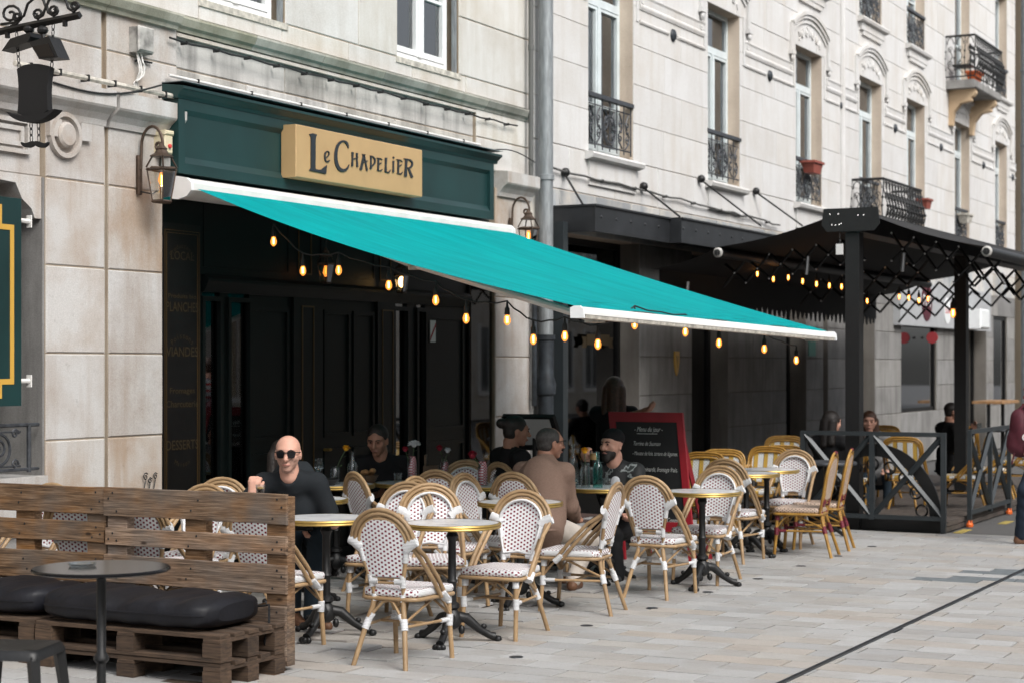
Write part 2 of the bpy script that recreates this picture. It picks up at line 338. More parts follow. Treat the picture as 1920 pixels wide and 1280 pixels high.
p = t.n('BsdfPrincipled', {'Base Color': c, 'Roughness': .8, 'Specular IOR Level': .05}); tr = t.n('BsdfTranslucent', {'Color': (.0, .012, .0125, 1)})
mx = t.n('AddShader', {0: p.outputs[0], 1: tr.outputs[0]}); t.t.links.new(mx.outputs[0], t.out.inputs[0]); M['awning_fabric'] = t.m
def pane(name, tint, refl=.06, rough=.02, k=1.15):
    t = NT(name); fr = t.n('Fresnel', {'IOR': 1.5}); g = t.n('BsdfGlossy', {'Color': (.95, .97, 1, 1), 'Roughness': rough}); a = t.n('BsdfTransparent', {'Color': tint})
    f = t.math('ADD', t.math('MULTIPLY', fr.outputs[0], k), refl, clamp=True)
    m = t.n('MixShader', {0: f, 1: a.outputs[0], 2: g.outputs[0]}); t.t.links.new(m.outputs[0], t.out.inputs[0]); return t.m
M['pane'] = pane('pane', (.85, .87, .87, 1), .10); M['pane_shop'] = pane('pane_shop', (.50, .54, .54, 1), .05); M['pane_mirror'] = pane('pane_mirror', (.25, .28, .28, 1), .22)
M['lantern_glass'] = pane('lantern_glass', (.9, .88, .82, 1), .03)
def clear(name, tint, rough=.02):
    t = NT(name); return t.bsdf(tint, rough, 0, .5, Transmission_Weight=1.0, IOR=1.25)
M['glass'] = pane('glass', (.90, .93, .93, 1), .02, .02, .42); M['glass_teal'] = pane('glass_teal', (.58, .86, .83, 1), .03, .03, .45); M['glass_frost'] = pane('glass_frost', (.80, .83, .83, 1), .05, .2, .5)
M['coffee'] = plain('coffee', (.018, .008, .004, 1), .3); M['crema'] = plain('crema', (.52, .30, .11, 1), .6)
def glow(name, col, st):
    t = NT(name); e = t.n('Emission', {'Color': col, 'Strength': st}); t.t.links.new(e.outputs[0], t.out.inputs[0]); return t.m
M['filament'] = glow('filament', (1, .62, .22, 1), 16.0); M['filament_dim'] = glow('filament_dim', (1, .40, .07, 1), 2.2)
M['lamp_lit'] = glow('lamp_lit', (1, .42, .10, 1), .5)
t = NT('amber_glass'); g = t.n('BsdfGlossy', {'Roughness': .05}); a = t.n('BsdfTransparent', {'Color': (1, .62, .30, 1)}); e = t.n('Emission', {'Color': (1, .38, .07, 1), 'Strength': .55})
m1 = t.n('MixShader', {0: .10, 1: a.outputs[0], 2: g.outputs[0]}); m2 = t.n('AddShader', {0: m1.outputs[0], 1: e.outputs[0]}); t.t.links.new(m2.outputs[0], t.out.inputs[0]); M['amber_glass'] = t.m
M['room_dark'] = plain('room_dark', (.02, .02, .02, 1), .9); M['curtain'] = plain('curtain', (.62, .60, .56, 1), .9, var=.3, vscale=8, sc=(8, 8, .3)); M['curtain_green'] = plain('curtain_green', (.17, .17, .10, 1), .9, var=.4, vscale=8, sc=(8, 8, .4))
M['chalkboard'] = plain('chalkboard', (.012, .012, .013, 1), .6, var=.5, vscale=3); M['chalk'] = plain('chalk', (.62, .62, .60, 1), .9)
M['deck'] = plain('deck', (.085, .070, .060, 1), .7, var=.4, vscale=6, sc=(1, 8, 1))
M['paper'] = plain('paper', (.62, .62, .61, 1), .7); M['shop_grey'] = plain('shop_grey', (.40, .41, .42, 1), .5, var=.1)
M['maroon'] = plain('maroon', (.075, .008, .018, 1), .7, var=.2, vscale=20); M['wood_light'] = plain('wood_light', (.36, .20, .09, 1), .6, var=.3, vscale=8)
M['wood_crate'] = plain('wood_crate', (.11, .068, .04, 1), .7, var=.3, vscale=8)
t = NT('gingham'); v = t.coord(rand=False); sp = t.n('SeparateXYZ', {0: v}); a = t.math('ADD', sp.outputs[0], sp.outputs[2]); b = t.math('SUBTRACT', sp.outputs[2], sp.outputs[0])
k = t.math('ADD', t.math('LESS_THAN', t.math('FRACT', t.math('MULTIPLY', a, 48)), .4), t.math('LESS_THAN', t.math('FRACT', t.math('MULTIPLY', b, 48)), .4))
M['gingham'] = t.bsdf(t.ramp(t.math('MULTIPLY', k, .5), [(.1, (.62, .58, .58)), (.5, (.48, .10, .13)), (.9, (.30, .01, .03))]), .8)
M['petal_yellow'] = plain('petal_yellow', (.70, .36, .01, 1), .6); M['petal_white'] = plain('petal_white', (.68, .70, .72, 1), .6); M['petal_red'] = plain('petal_red', (.28, .01, .03, 1), .6)
M['bread'] = plain('bread', (.34, .18, .07, 1), .8, var=.4, vscale=20)
def skin(name, col): return plain(name, col, .5, var=.12, vscale=14, spec=.35)
M['skin'] = skin('skin', (.56, .31, .23, 1)); M['skin_tan'] = skin('skin_tan', (.36, .185, .125, 1)); M['hair_dark'] = plain('hair_dark', (.014, .010, .008, 1), .55, var=.4, vscale=40, bump=.5, bscale=90)
M['hair_brown'] = plain('hair_brown', (.07, .032, .018, 1), .5, var=.4, vscale=40, bump=.5, bscale=90); M['hair_grey'] = plain('hair_grey', (.05, .045, .042, 1), .55, var=.5, vscale=50, bump=.5, bscale=90)
M['stubble'] = plain('stubble', (.42, .245, .185, 1), .6, var=.25, vscale=60); M['lips'] = plain('lips', (.36, .16, .13, 1), .5); M['eye_dark'] = plain('eye_dark', (.01, .008, .007, 1), .2)
def cloth(name, col): return plain(name, col, .85, var=.22, vscale=7, bump=.4, bscale=9, spec=.2)
M['tee_black'] = cloth('tee_black', (.014, .017, .020, 1)); M['jeans'] = cloth('jeans', (.022, .034, .046, 1)); M['sweater'] = plain('sweater', (.225, .152, .120, 1), .95, var=.14, vscale=70, spec=.03, sc=(1, 1, 3), bump=.5, bscale=220); M['chinos'] = cloth('chinos', (.50, .45, .40, 1))
M['cloth_black'] = cloth('cloth_black', (.010, .010, .011, 1)); M['cloth_grey'] = cloth('cloth_grey', (.24, .24, .24, 1)); M['tee_white'] = cloth('tee_white', (.62, .63, .66, 1)); M['denim_dark'] = cloth('denim_dark', (.018, .026, .040, 1))
M['shoe_brown'] = plain('shoe_brown', (.13, .06, .03, 1), .6); M['shoe_black'] = plain('shoe_black', (.012, .012, .012, 1), .4); M['lens'] = plain('lens', (.006, .006, .007, 1), .08)
t = NT('floral_shirt'); v = t.coord(rand=False); n = t.noise(v, 11, 3, .5); M['floral_shirt'] = t.bsdf(t.ramp(n, [(.58, (.010, .011, .012)), (.63, (.30, .33, .33)), (.68, (.02, .025, .025))]), .7)
t = NT('plaid'); v = t.coord(rand=False); sp = t.n('SeparateXYZ', {0: v}); st = lambda ax, f, w: t.math('LESS_THAN', t.math('FRACT', t.math('MULTIPLY', sp.outputs[ax], f)), w)
c = t.mix(st(2, 13, .4), (.55, .57, .58, 1), (.45, .05, .04, 1)); c = t.mix(t.math('MULTIPLY', st(1, 13, .4), .5), c, (.03, .10, .14, 1)); c = t.mix(t.math('MULTIPLY', st(0, 13, .3), .5), c, (.02, .05, .08, 1)); M['plaid'] = t.bsdf(c, .85)
# ---------------------------------------------------------------- street
g = MB(); g.add([(-60, -60, -.05), (160, -60, -.05), (160, 30, -.05), (-60, 30, -.05)], [(0, 1, 2, 3)]); g.build('ground', M['asphalt'], kind='structure')
PX0, PX1 = 3.0, 18.22
g = MB(); g.add([(PX0, -14, -.006), (PX1, -14, -.006), (PX1, -2.9, -.006), (PX0, -2.9, -.006), (PX0, .3, gz(.3)-.006), (PX1, .3, gz(.3)-.006)], [(0, 1, 2, 3), (3, 2, 5, 4)])
pav = g.build('pavement', M['joint'], kind='structure')
g = MB(); g.box(PX1, PX1+.12, -14, -3.78, -.04, .004); g.build('kerb', M['paver'], kind='structure')
g = MB(); g.add([(PX1+.12, -14, -.012), (60, -14, -.012), (60, 0, -.012), (PX1+.12, 0, -.012)], [(0, 1, 2, 3)]); g.build('road', M['asphalt'], kind='structure')
g = MB(); g.cbox(-.1050, .1050, -.2545, .2545, -.012, .007, .0015, axis='z'); tile_me = g.mesh('paver', [M['paver']]); tile_dk = g.mesh('paver_dark', [M['paver_dark']])
cells = []
i = 0; x = 3.2
while x < PX1 - .11:
    y = -11.0 + (.26 if i % 2 else 0) + rnd.uniform(-.05, .05)
    while y < -.3:
        p = proj((x, y, 0))
        cells.append((((p[1]-685)**3 if -60 < p[0] < 2080 and p[1] < 1320 and p[2] > 2 else 0), x, y, p))
        y += .522
    i += 1; x += .2222
def hidden_by_bench(p): return p[0] < 560 and p[1] > 900
cells.sort(key=lambda c: -c[0]*(0.02 if hidden_by_bench(c[3]) else 1))
near, rest = cells[:298], cells[298:]
mass = MB(); tints = []
def is_dark(x, y): return (14.15 < x < 14.4 and -5.25 < y < -4.5) or (14.4 < x < 14.6 and -5.6 < y < -4.8) or (14.85 < x < 15.1 and -5.6 < y < -4.8) or (15.1 < x < 15.3 and -5.9 < y < -5.2)
for (_, x, y, p) in near:
    o = put('paver', tile_dk if is_dark(x, y) else tile_me, pav, (x, y, (gz(y+.13)+gz(y-.13))/2+rnd.uniform(-.0012, .0012)), (.022 if y > -2.64 else .011 if y > -3.16 else 0, 0, PI if rnd.random() < .5 else 0))
dk = MB()
for (_, x, y, p) in rest:
    b = dk if is_dark(x, y) else mass; k = len(b.v); b.cbox(x-.1050, x+.1050, y-.2545, y+.2545, -.012, .007, .0015, axis='z')
    for q in range(k, len(b.v)): X_, Y_, Z_ = b.v[q]; b.v[q] = (X_, Y_, Z_+gz(Y_))
    if b is mass: tints += [rnd.random()]*9
me = mass.mesh('paver_field', [M['paver_mass']]); at = me.attributes.new('tint', 'FLOAT', 'FACE'); at.data.foreach_set('value', tints); put('paver_field', me, pav, kind='stuff')
if dk.v: dk.build('paver_dark_field', [M['paver_dark']], pav, kind='stuff')
dr = thing('slot_drain', 'thin dark slot drain crossing the pale paving along the street', 'drain', (0, 0, 0))
for y in (-5.200, -5.170): g = MB(); g.box(6, PX1, y-.005, y+.005, -.02, .0125); g.build('rail', M['cast_iron'], dr)
g = MB(); g.box(6, PX1, -5.195, -5.175, -.02, .0095); g.build('slot', M['cable'], dr)
me = MB().lathe([(.042, -.01), (.042, .009), (.038, .0105)], 14).mesh('stud', [M['cast_iron']])
for k, (px, py) in enumerate([(1100, 1174), (1223, 1141), (1327, 1111), (1421, 1086), (1502, 1062), (1571, 1043), (1635, 1025), (968, 1233)]):
    q = onZ(px, py, 0); tag(put('pavement_stud', me, None, (q.x, q.y, 0)), ['round dark paving stud below the two nearest marble tables', 'round dark paving stud before the board side chair', 'round dark paving stud under the table by the menu board', 'round dark paving stud fourth along the row from the front', 'round dark paving stud near the first beige wicker chair', 'round dark paving stud by the feet of the beige wicker pair', 'round dark paving stud closest to the crossed steel barrier', 'round dark paving stud beside the nearest chair feet'][k], 'stud', 'round studs in the paving')
for (px, py, w, d) in ((1797, 996, .09, .45), (1880, 979, .09, .4)):
    q = onZ(px, py, 0); g = MB(); g.box(q.x-.05, q.x-.05+d, q.y-w/2, q.y+w/2, -.012, -.006); g.build('road_marking', M['yellow_paint'], kind='structure')
# houses across the street (seen only in the window panes)
op = thing('opposite_house', 'pale terrace of houses across the street mirrored in shop panes', 'building', (0, -19, 0))
g = MB(); g.box(-30, 75, -6, 0, 0, 10.0); g.build('wall', M['stone_up'], op)
g = MB(); h = MB()
for i in range(46):
    X = -29 + i*2.2
    for (a, b) in ((.9, 2.9), (4.4, 6.4), (7.6, 9.5)):
        g.box(X, X+1.15, -.02, .03, a, b); h.box(X-.12, X+1.27, .03, .06, a-.14, a); h.box(X-.12, X, -.02, .06, a, b+.12); h.box(X+1.15, X+1.27, -.02, .06, a, b+.12); h.box(X+.55, X+.6, .03, .05, a, b)
g.build('window', M['pane_mirror'], op); h.build('window_frame', M['white_paint'], op)
# ---------------------------------------------------------------- masonry helpers
def spans_of(x0, x1, za, zb, ops):
    sp = [(x0, x1)]
    for (a, b, c, d) in ops:
        if c < zb - .02 and d > za + .02:
            n = []
            for (p, q) in sp:
                if b <= p or a >= q: n.append((p, q)); continue
                if a > p + .02: n.append((p, a))
                if b < q - .02: n.append((b, q))
            sp = n
    return sp
def masonry(parent, x0, x1, rows, ops, L, yf, mat, jog=True, back=None, gap=.0045, ch=.007):
    for i, (za, zb) in enumerate(rows):
        for (a, b) in spans_of(x0, x1, za, zb, ops):
            if back: back.box(a, b, yf+.012, .42, za, zb)
            n = max(1, round((b-a)/L)); cuts = [a+(b-a)*k/n for k in range(n+1)]
            if n > 1:
                for k in range(1, n): cuts[k] += (b-a)/n*(.22 if i % 2 else -.22) + rnd.uniform(-.05, .05)
            for k in range(n):
                p, q = cuts[k], cuts[k+1]; u = proj(((p+q)/2, 0, za)); u2 = proj((q, 0, (za+zb)/2))
                if u[1] < -25 or u2[0] < -40 or proj((p, 0, za))[0] > 1940: continue
                y = yf + rnd.uniform(0, .004); g = MB(); g.cbox(p+gap, q-gap, y, yf+.02, za+gap, zb-gap, ch)
                g.build('stone_block', mat, parent)
def sweepx(prof, x0, x1, name, mat, parent, smooth=None):          # closed (y,z) profile along X
    g = MB(); g.prism([(p[0], p[1]) for p in prof], lambda y, z: (x0, y, z), (x1-x0, 0, 0)); return g.build(name, mat, parent, smooth=smooth)
def window(parent, x0, x1, z0, z1, y, mat, transom=None, bars=(), split=.5, cur='curtain', deep=.9):
    g = MB(); W = .055; gy0, gy1 = y, y+.06; xm = x0+(x1-x0)*split
    g.box(x0, x0+W, gy0, gy1, z0, z1); g.box(x1-W, x1, gy0, gy1, z0, z1); g.box(x0+W, x1-W, gy0, gy1, z0, z0+W*1.3); g.box(x0+W, x1-W, gy0, gy1, z1-W, z1)
    zt = z1-W
    if transom: g.box(x0+W, x1-W, gy0-.015, gy1, transom-.045, transom+.045); zt = transom-.045
    zb = z0+W*1.3
    g.box(xm-.035, xm+.035, gy0-.018, gy1-.002, zb, zt)
    for (a, b) in ((x0+W, xm-.035), (xm+.035, x1-W)):
        w = .038; c0, c1 = gy0-.008, gy1-.004
        g.box(a+.004, a+w, c0, c1, zb+.004, zt-.004); g.box(b-w, b-.004, c0, c1, zb+.004, zt-.004); g.box(a+w, b-w, c0, c1, zb+.004, zb+w+.02); g.box(a+w, b-w, c0, c1, zt-w, zt-.004)
        for q in bars: zz = zb+(zt-zb)*q; g.box(a+w, b-w, c0+.01, c1, zz-.014, zz+.014)
    wo_ = g.build('window', mat, parent)
    for (a, b, c, d) in [(x0+W, xm-.035, zb, zt), (xm+.035, x1-W, zb, zt)] + ([(x0+W, x1-W, transom+.045, z1-W)] if transom else []):
        g = MB(); g.box(a, b, y+.03, y+.036, c, d); g.build('pane', M['pane'], wo_)
    g = MB(); xs = [x0+(x1-x0)*k/40 for k in range(41)]
    V = []; F = []
    for k, xx in enumerate(xs):
        yy = y+.16+.02*math.sin(k*1.9)
        V += [(xx, yy, z0), (xx, yy, z1)]
        if k and not (17 <= k <= 23): F.append((2*k-2, 2*k, 2*k+1, 2*k-1))
    g.add(V, F); g.build('curtain', M[cur], wo_)
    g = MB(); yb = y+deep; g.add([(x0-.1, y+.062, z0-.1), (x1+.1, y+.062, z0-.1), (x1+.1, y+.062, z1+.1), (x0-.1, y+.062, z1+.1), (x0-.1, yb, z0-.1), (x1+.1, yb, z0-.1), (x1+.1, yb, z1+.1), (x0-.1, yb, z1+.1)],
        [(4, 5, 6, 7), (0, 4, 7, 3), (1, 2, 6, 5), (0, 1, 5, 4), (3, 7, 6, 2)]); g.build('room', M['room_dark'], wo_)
    return wo_
# ---------------------------------------------------------------- left house (stone, with the bistro on its ground floor)
LH = thing('stone_house', 'weathered stone house with a dark green bistro front', 'building', (0, 0, 0))
XB = fx(992)                                                       # boundary of the two houses
SH0, SH1 = fx(300), fx(926)                                        # shopfront opening
WA = (fx(376), fx(536)); WB = (fx(746), fx(861))
zr = [0, .609, 1.198, 1.782, 2.37, 2.955, 3.445, 3.60]
ground_rows = list(zip(zr[:-2], zr[1:-1])); low = [(3.60, 3.90), (3.90, 4.21)]; up = [(4.29, 4.45), (4.45, 5.0), (5.0, 5.57), (5.57, 6.15), (6.15, 6.7)]
AR0, AR1 = 7.2, fx(77)
back = MB()
ops = [(AR0, AR1, .609, 2.955), (SH0, SH1, 0, 3.445), (WA[0], WA[1], 4.45, 6.15), (WB[0], WB[1], 4.45, 6.15)]
G0, G1 = fx(188), fx(198)
masonry(LH, 5.0, AR0, ground_rows, ops, .8, -.02, M['stone_left'], back=back)
masonry(LH, AR0, AR1, [ground_rows[0], (2.955, 3.445)], ops, .8, 0, M['stone_left'], back=back)
masonry(LH, AR1, G0, ground_rows, ops, 2, -.045, M['stone_left'], back=back)
masonry(LH, G1, SH0, ground_rows, ops, 2, -.03, M['stone_left'], back=back)
back.box(G0, G1, .05, .42, 0, 3.445)
for za_, zb_ in ground_rows: g = MB(); g.box(G0, G1, .008, .049, za_+.003, zb_-.003); g.build('groove_stone', M['stone_stained'], LH)
g = MB(); g.box(AR1-.02, AR1-.001, -.03, .40, .62, 2.95); g.build('reveal_lining', M['stone_grey'], LH)  # sheet added over the reveal; its grey holds both dirt and shade
PA0, PA1 = fx(330), fx(893)
masonry(LH, SH1, XB, ground_rows, ops, 1.1, -.02, M['stone_left'], back=back)
masonry(LH, 5.0, G0, low, ops, 1.5, -.02, M['stone_left'], back=back)
masonry(LH, G1, PA0, low, ops, 2, -.015, M['stone_left'], back=back)
back.box(G0, G1, .03, .42, 3.445, 4.21)
masonry(LH, PA0, PA1, low, ops, 1.15, .03, M['stone_stained'], back=back)
masonry(LH, PA1, XB, low, ops, 1.2, -.005, M['stone_up'], back=back)
back.box(5.0, XB, .05, .42, 3.445, 3.60); back.box(5.0, XB, .05, .42, 4.21, 4.29)
masonry(LH, 5.0, XB, up, ops, 1.05, 0, M['stone_up'], back=back)
back.box(5.0, XB, .1, .42, 6.7, 11.5)
back.build('wall', M['joint_stone'], LH)
g = MB(); g.box(PA0+.004, PA1-.004, -.002, .028, 4.13, 4.155); g.build('panel_border', M['stone_up'], LH)
led = [(-.13, 3.475), (-.14, 3.49), (-.14, 3.60), (.04, 3.615), (.04, 3.36), (-.045, 3.36), (-.055, 3.40), (-.085, 3.44)]
for (a, b) in ((5.0, fx(60)), (fx(60), fx(190)), (fx(195), fx(326)-.02), (fx(928), fx(990))): sweepx(led, a+.004, b-.004, 'ledge_block', M['stone_left'], LH)
cor = [(-.012, 4.165), (-.02, 4.19), (-.045, 4.205), (-.07, 4.255), (-.07, 4.272), (.02, 4.292), (.04, 4.165)]
cuts = [5.0, 7.0, 8.6, fx(190), fx(325)]
for a, b in zip(cuts[:-1], cuts[1:]): sweepx([(y-.03, z) for y, z in cor], a+.002, b-.002, 'cornice_block', M['moss'], LH)
n = 6; c0, c1 = fx(325), fx(990)
for k in range(n): sweepx(cor, c0+(c1-c0)*k/n+.002, c0+(c1-c0)*(k+1)/n-.002, 'cornice_block', M['moss'], LH)
window(LH, WA[0]+.05, WA[1]-.09, 4.45, 6.15, .08, M['white_paint'], bars=(.36, .68))
window(LH, WB[0], WB[1]-.10, 4.45, 6.15, .08, M['white_paint'], bars=(.36, .68))
for (a, b) in (WA, WB):
    g = MB(); g.box(a-.03, b+.02, -.01, .16, 4.40, 4.452); g.build('window_sill', M['white_dirty'], LH)
    g = MB(); g.box(b-.045, b-.012, .02, .06, 4.46, 6.12); g.build('shutter_rail', M['zinc'], LH)
# medallion, moulded panel and corbel beside the arched opening
c = onY(120, 254, -.05); g = MB()
g.lathe([(.0, .05), (.07, .05), (.088, .035), (.09, .0), (.12, .0), (.125, .03), (.155, .03), (.16, .0)], 24, caps=False); o = g.build('medallion', M['stone_left'], LH, (c.x, -.046, c.z), (PI/2, 0, 0), smooth=35)
for (a, b) in ((fx(78), fx(100)), (fx(137), fx(156))): g = MB(); g.box(a, b, -.075, -.04, c.z-.02, c.z+.10); g.build('band_moulding', M['stone_left'], LH)
za, zb = fz(30, 288), fz(30, 222); xa, xb = 7.5, fx(52)
for q, d in ((0, -.03), (.05, -.018)):
    g = MB(); x1_, z0_, z1_ = xb-q, za+q, zb-q; g.box(xa, x1_, d, .02, z1_-.03, z1_); g.box(xa, x1_, d, .02, z0_, z0_+.03); g.box(x1_-.03, x1_, d, .02, z0_+.03, z1_-.03); g.build('panel_moulding', M['stone_left'], LH)
x1_, zt = AR1-.012, 2.955; g = MB(); g.prism([(x1_, zt), (x1_, zt-.28), (x1_-.07, zt-.28), (x1_-.10, zt-.22), (x1_-.19, zt-.16), (x1_-.25, zt-.06), (x1_-.42, zt-.05), (x1_-.42, zt)], lambda x, z: (x, -.02, z), (0, .30, 0)); g.build('corbel', M['stone_left'], LH)
g = MB(); g.box(AR0+.4, AR1+.0, -.06, .38, .62, fz(75, 890)); g.build('sill_block', M['stone_left'], LH)
g = MB(); g.add([(AR0, .41, .6), (AR1, .41, .6), (AR1, .41, 3), (AR0, .41, 3)], [(0, 1, 2, 3)]); g.build('recess', M['iron_grey'], LH)
# dark green menu panel with a stepped gold border, in the arch
b0, b1 = onY(40, 373, -.12), onY(40, 760, -.12); bx, bt, bb = b0.x, b0.z, b1.z
pn = thing('green_wall_panel', 'dark green hanging panel with stepped gold border in the arched recess', 'sign', (bx-.6, -.12, (bt+bb)/2))
hz = (bt-bb)/2; g = MB(); g.box(-.9, .6, 0, .03, -hz, hz); g.build('board', M['fascia_green'], pn)
def strip(P, w): return [(P, w)]
g = MB(); w = .035
for (x0_, x1_, z0_, z1_) in ((-.9, .42, hz-.085, hz-.05), (.385, .42, hz-.21, hz-.085), (.42, .53, hz-.21, hz-.175), (.495, .53, -hz+.175, hz-.21), (.42, .53, -hz+.14, -hz+.175), (.385, .42, -hz+.05, -hz+.175), (-.9, .385, -hz+.05, -hz+.085)): g.box(x0_, x1_, -.004, .001, z0_, z1_)
g.build('gold_border', M['gold_bright'], pn)
for z in (hz-.14, -hz+.16): g = MB(); g.tube([(.58, .02, z), (.70, .02, z)], .016, 8); g.box(.69, .70, .0, .04, z-.04, z+.04); g.build('bracket', M['white_metal'], pn)
# window grille
gr0, gr1 = onY(68, 795, -.03), onY(68, 883, -.03); gx = gr0.x; H = gr0.z-gr1.z
gr = thing('window_grille', 'ornate cast iron window grille low in the arched recess', 'grille', (gx-.8, -.03, gr1.z))
g = MB(); g.tube([(-.4, 0, H), (.82, 0, H)], .013, 6); g.build('top_rail', M['iron_grey'], gr); g = MB(); g.tube([(-.4, 0, .02), (.82, 0, .02)], .011, 6); g.build('bottom_rail', M['iron_grey'], gr)
g = MB(); g.tube([(.73, 0, 0), (.73, 0, H)], .016, 6); g.build('post', M['iron_grey'], gr)
for xc in (.05, .45):
    g = MB(); r = H*.33
    g.tube(arc(xc, H*.5, r, 0, 360, 20)[:-1], .010, 5, closed=True); g.tube(spiral(xc, H*.5, .012, r*.75, 0, 1.6, 22), .009, 5)
    for sx in (-1, 1):
        for sz in (-1, 1): g.tube(spiral(xc+sx*.15, H*.5+sz*.10, .035, .008, 0, 1.2, 10), .008, 5)
    g.tube([(xc-.2, 0, .02), (xc-.2, 0, H)], .009, 5); g.tube([(xc-.2, 0, H*.86), (xc+.2, 0, H*.86)], .007, 5); g.tube([(xc-.2, 0, H*.14), (xc+.2, 0, H*.14)], .007, 5)
    g.build('scroll_panel', M['iron_grey'], gr, smooth=50)
# ---------------------------------------------------------------- right house
RH = thing('white_stone_house', 'long pale stone house with carved window hoods and iron balconies', 'building', (0, 0, 0))
RX1 = fx(1903)
cols = [(fx(1103), fx(1187)), (fx(1327), fx(1387)), (fx(1492), fx(1541)), (fx(1611), fx(1653)), (fx(1700), fx(1734)), (fx(1790), fx(1818)), (fx(1866), fx(1888))]
Z0, Z1 = 4.02, 6.27; Y0, Y1 = 7.19, 9.35
gops = [(fx(1066), fx(1200), 0, 3.1), (fx(1298), fx(1366), 0, 3.1), (fx(1475), fx(1512), 0, 3.1), (fx(1544), fx(1553), 0, 3.1), (fx(1618), fx(1641), 0, 3.1), (fx(1690), fx(1757), .9, 2.7), (fx(1789), fx(1850), 0, 2.7), (fx(1863), fx(1889), .9, 2.7)]
uops = [(a, b, Z0, Z1) for a, b in cols] + [(a, b, (6.73 if k == 5 else Y0), Y1) for k, (a, b) in enumerate(cols)]
rr = [0, .45, .9, 1.35, 1.8, 2.25, 2.7, 3.1, 3.55, Z0]; rr2 = [Z0+.45*k for k in range(6)] + [6.73, Y0] + [Y0+.54*k for k in range(1, 5)] + [9.9, 10.5]
back = MB()
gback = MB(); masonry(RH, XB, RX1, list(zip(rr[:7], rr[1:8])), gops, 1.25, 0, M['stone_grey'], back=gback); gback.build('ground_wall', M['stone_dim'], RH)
masonry(RH, XB, RX1, [(rr[7], rr[8])], [], .9, -.004, M['stone_patch'], back=back); masonry(RH, XB, RX1, [(rr[8], rr[9])], [], 1.2, -.004, M['stone_right'], back=back)
masonry(RH, XB, RX1, list(zip(rr2[:-1], rr2[1:])), uops, 1.15, -.006, M['stone_right'], back=back, gap=.0025, ch=.0035)
back.box(XB, RX1, .1, .42, 10.5, 11.8)
back.build('wall', M['stone_tan'], RH)
# wrought iron window guard, one mesh shared
def guard_mesh(w, h):
    g = MB(); g.box(-w/2-.02, w/2+.02, -.035, .035, h-.045, h)
    g.tube([(-w/2, 0, .05), (w/2, 0, .05)], .010, 5); g.tube([(-w/2, 0, h-.12), (w/2, 0, h-.12)], .008, 5)
    for k in range(7): x = -w/2+w*k/6; g.tube([(x, 0, .0), (x, 0, h-.04)], .008, 5)
    for k in range(6):
        x = -w/2+w*(k+.5)/6; s_ = 1 if k % 2 else -1
        g.tube([(x+p[0]*s_, 0, p[1]) for p in [(-.05, .07), (.04, .14), (.05, .22), (-.03, .27), (-.05, .36), (.03, h-.14)]], .009, 5)
        g.tube(spiral(x, .17, .05, .012, 90*s_, 1.3*s_, 12), .008, 4); g.tube(spiral(x, .34, .045, .012, 270*s_, -1.3*s_, 12), .008, 4); g.ball((x, 0, .255), .02, 6, 4)
    g.tube(arc(0, .25, .15, 0, 360, 18)[:-1], .01, 5, closed=True)
    return g.mesh('window_guard', [M['iron_grey']], 50)
guard = guard_mesh(1.16, .60)
def hood_mesh(w):                                                  # segmental arched hood with carved relief, origin: middle of the opening's top edge
    g = MB(); W = w/2+.26; n = 14; R = 1.55; a0 = math.degrees(math.asin(W/R)); zc = .30-R*math.cos(math.radians(a0))
    def band(r0, r1, y): 
        P = []
        for i in range(n+1): a = math.radians(90+a0-2*a0*i/n); P.append((math.cos(a), math.sin(a)))
        V = []; F = []
        for (cx_, sz_) in P:
            for (r, yy) in ((r0, 0), (r0, y), (r1, y), (r1, 0)): V.append((r*cx_, yy, zc+r*sz_))
        for i in range(n): F += [(4*i+k, 4*i+(k+1) % 4, 4*i+4+(k+1) % 4, 4*i+4+k) for k in range(4)]
        F += [(3, 2, 1, 0), tuple(4*n+k for k in range(4))]; g.add(V, F)
    band(R-.05, R, -.085); band(R-.10, R-.05, -.055); band(R-.17, R-.13, -.03)
    for s_ in (-1, 1):
        g.box(s_*W-.05, s_*W+.05, -.055, 0, -.12, .27); g.box(s_*W-.07, s_*W+.07, -.09, 0, -.18, -.12); g.ball((s_*W, -.05, -.22), (.045, .04, .05), 8, 6); g.tube(spiral(s_*(W+.0), -.34, .07, .02, 90, 1.4*s_, 12, lambda a, b: (a, -.015, b)), .02, 5)
        g.box(s_*(w/2+.12)-.03, s_*(w/2+.12)+.03, -.022, 0, -.62, .02)
        for k, (xx, zz, r) in enumerate(((.14, .24, .075), (.33, .19, .06))):
            g.tube(spiral(s_*xx, zz, r, .015, 90, 1.5*s_, 16, lambda a, b: (a, -.012, b)), .016, 5); g.ball((s_*xx, -.012, zz), (.022, .02, .022), 6, 4)
        g.tube([(s_*.47, -.01, .08), (s_*.43, -.012, .14), (s_*.5, -.01, .2)], .015, 5)
    g.ball((0, -.012, .26), (.03, .02, .075), 6, 5)
    return g.mesh('window_hood', [M['stone_right']], 45)
hood = hood_mesh(1.16)
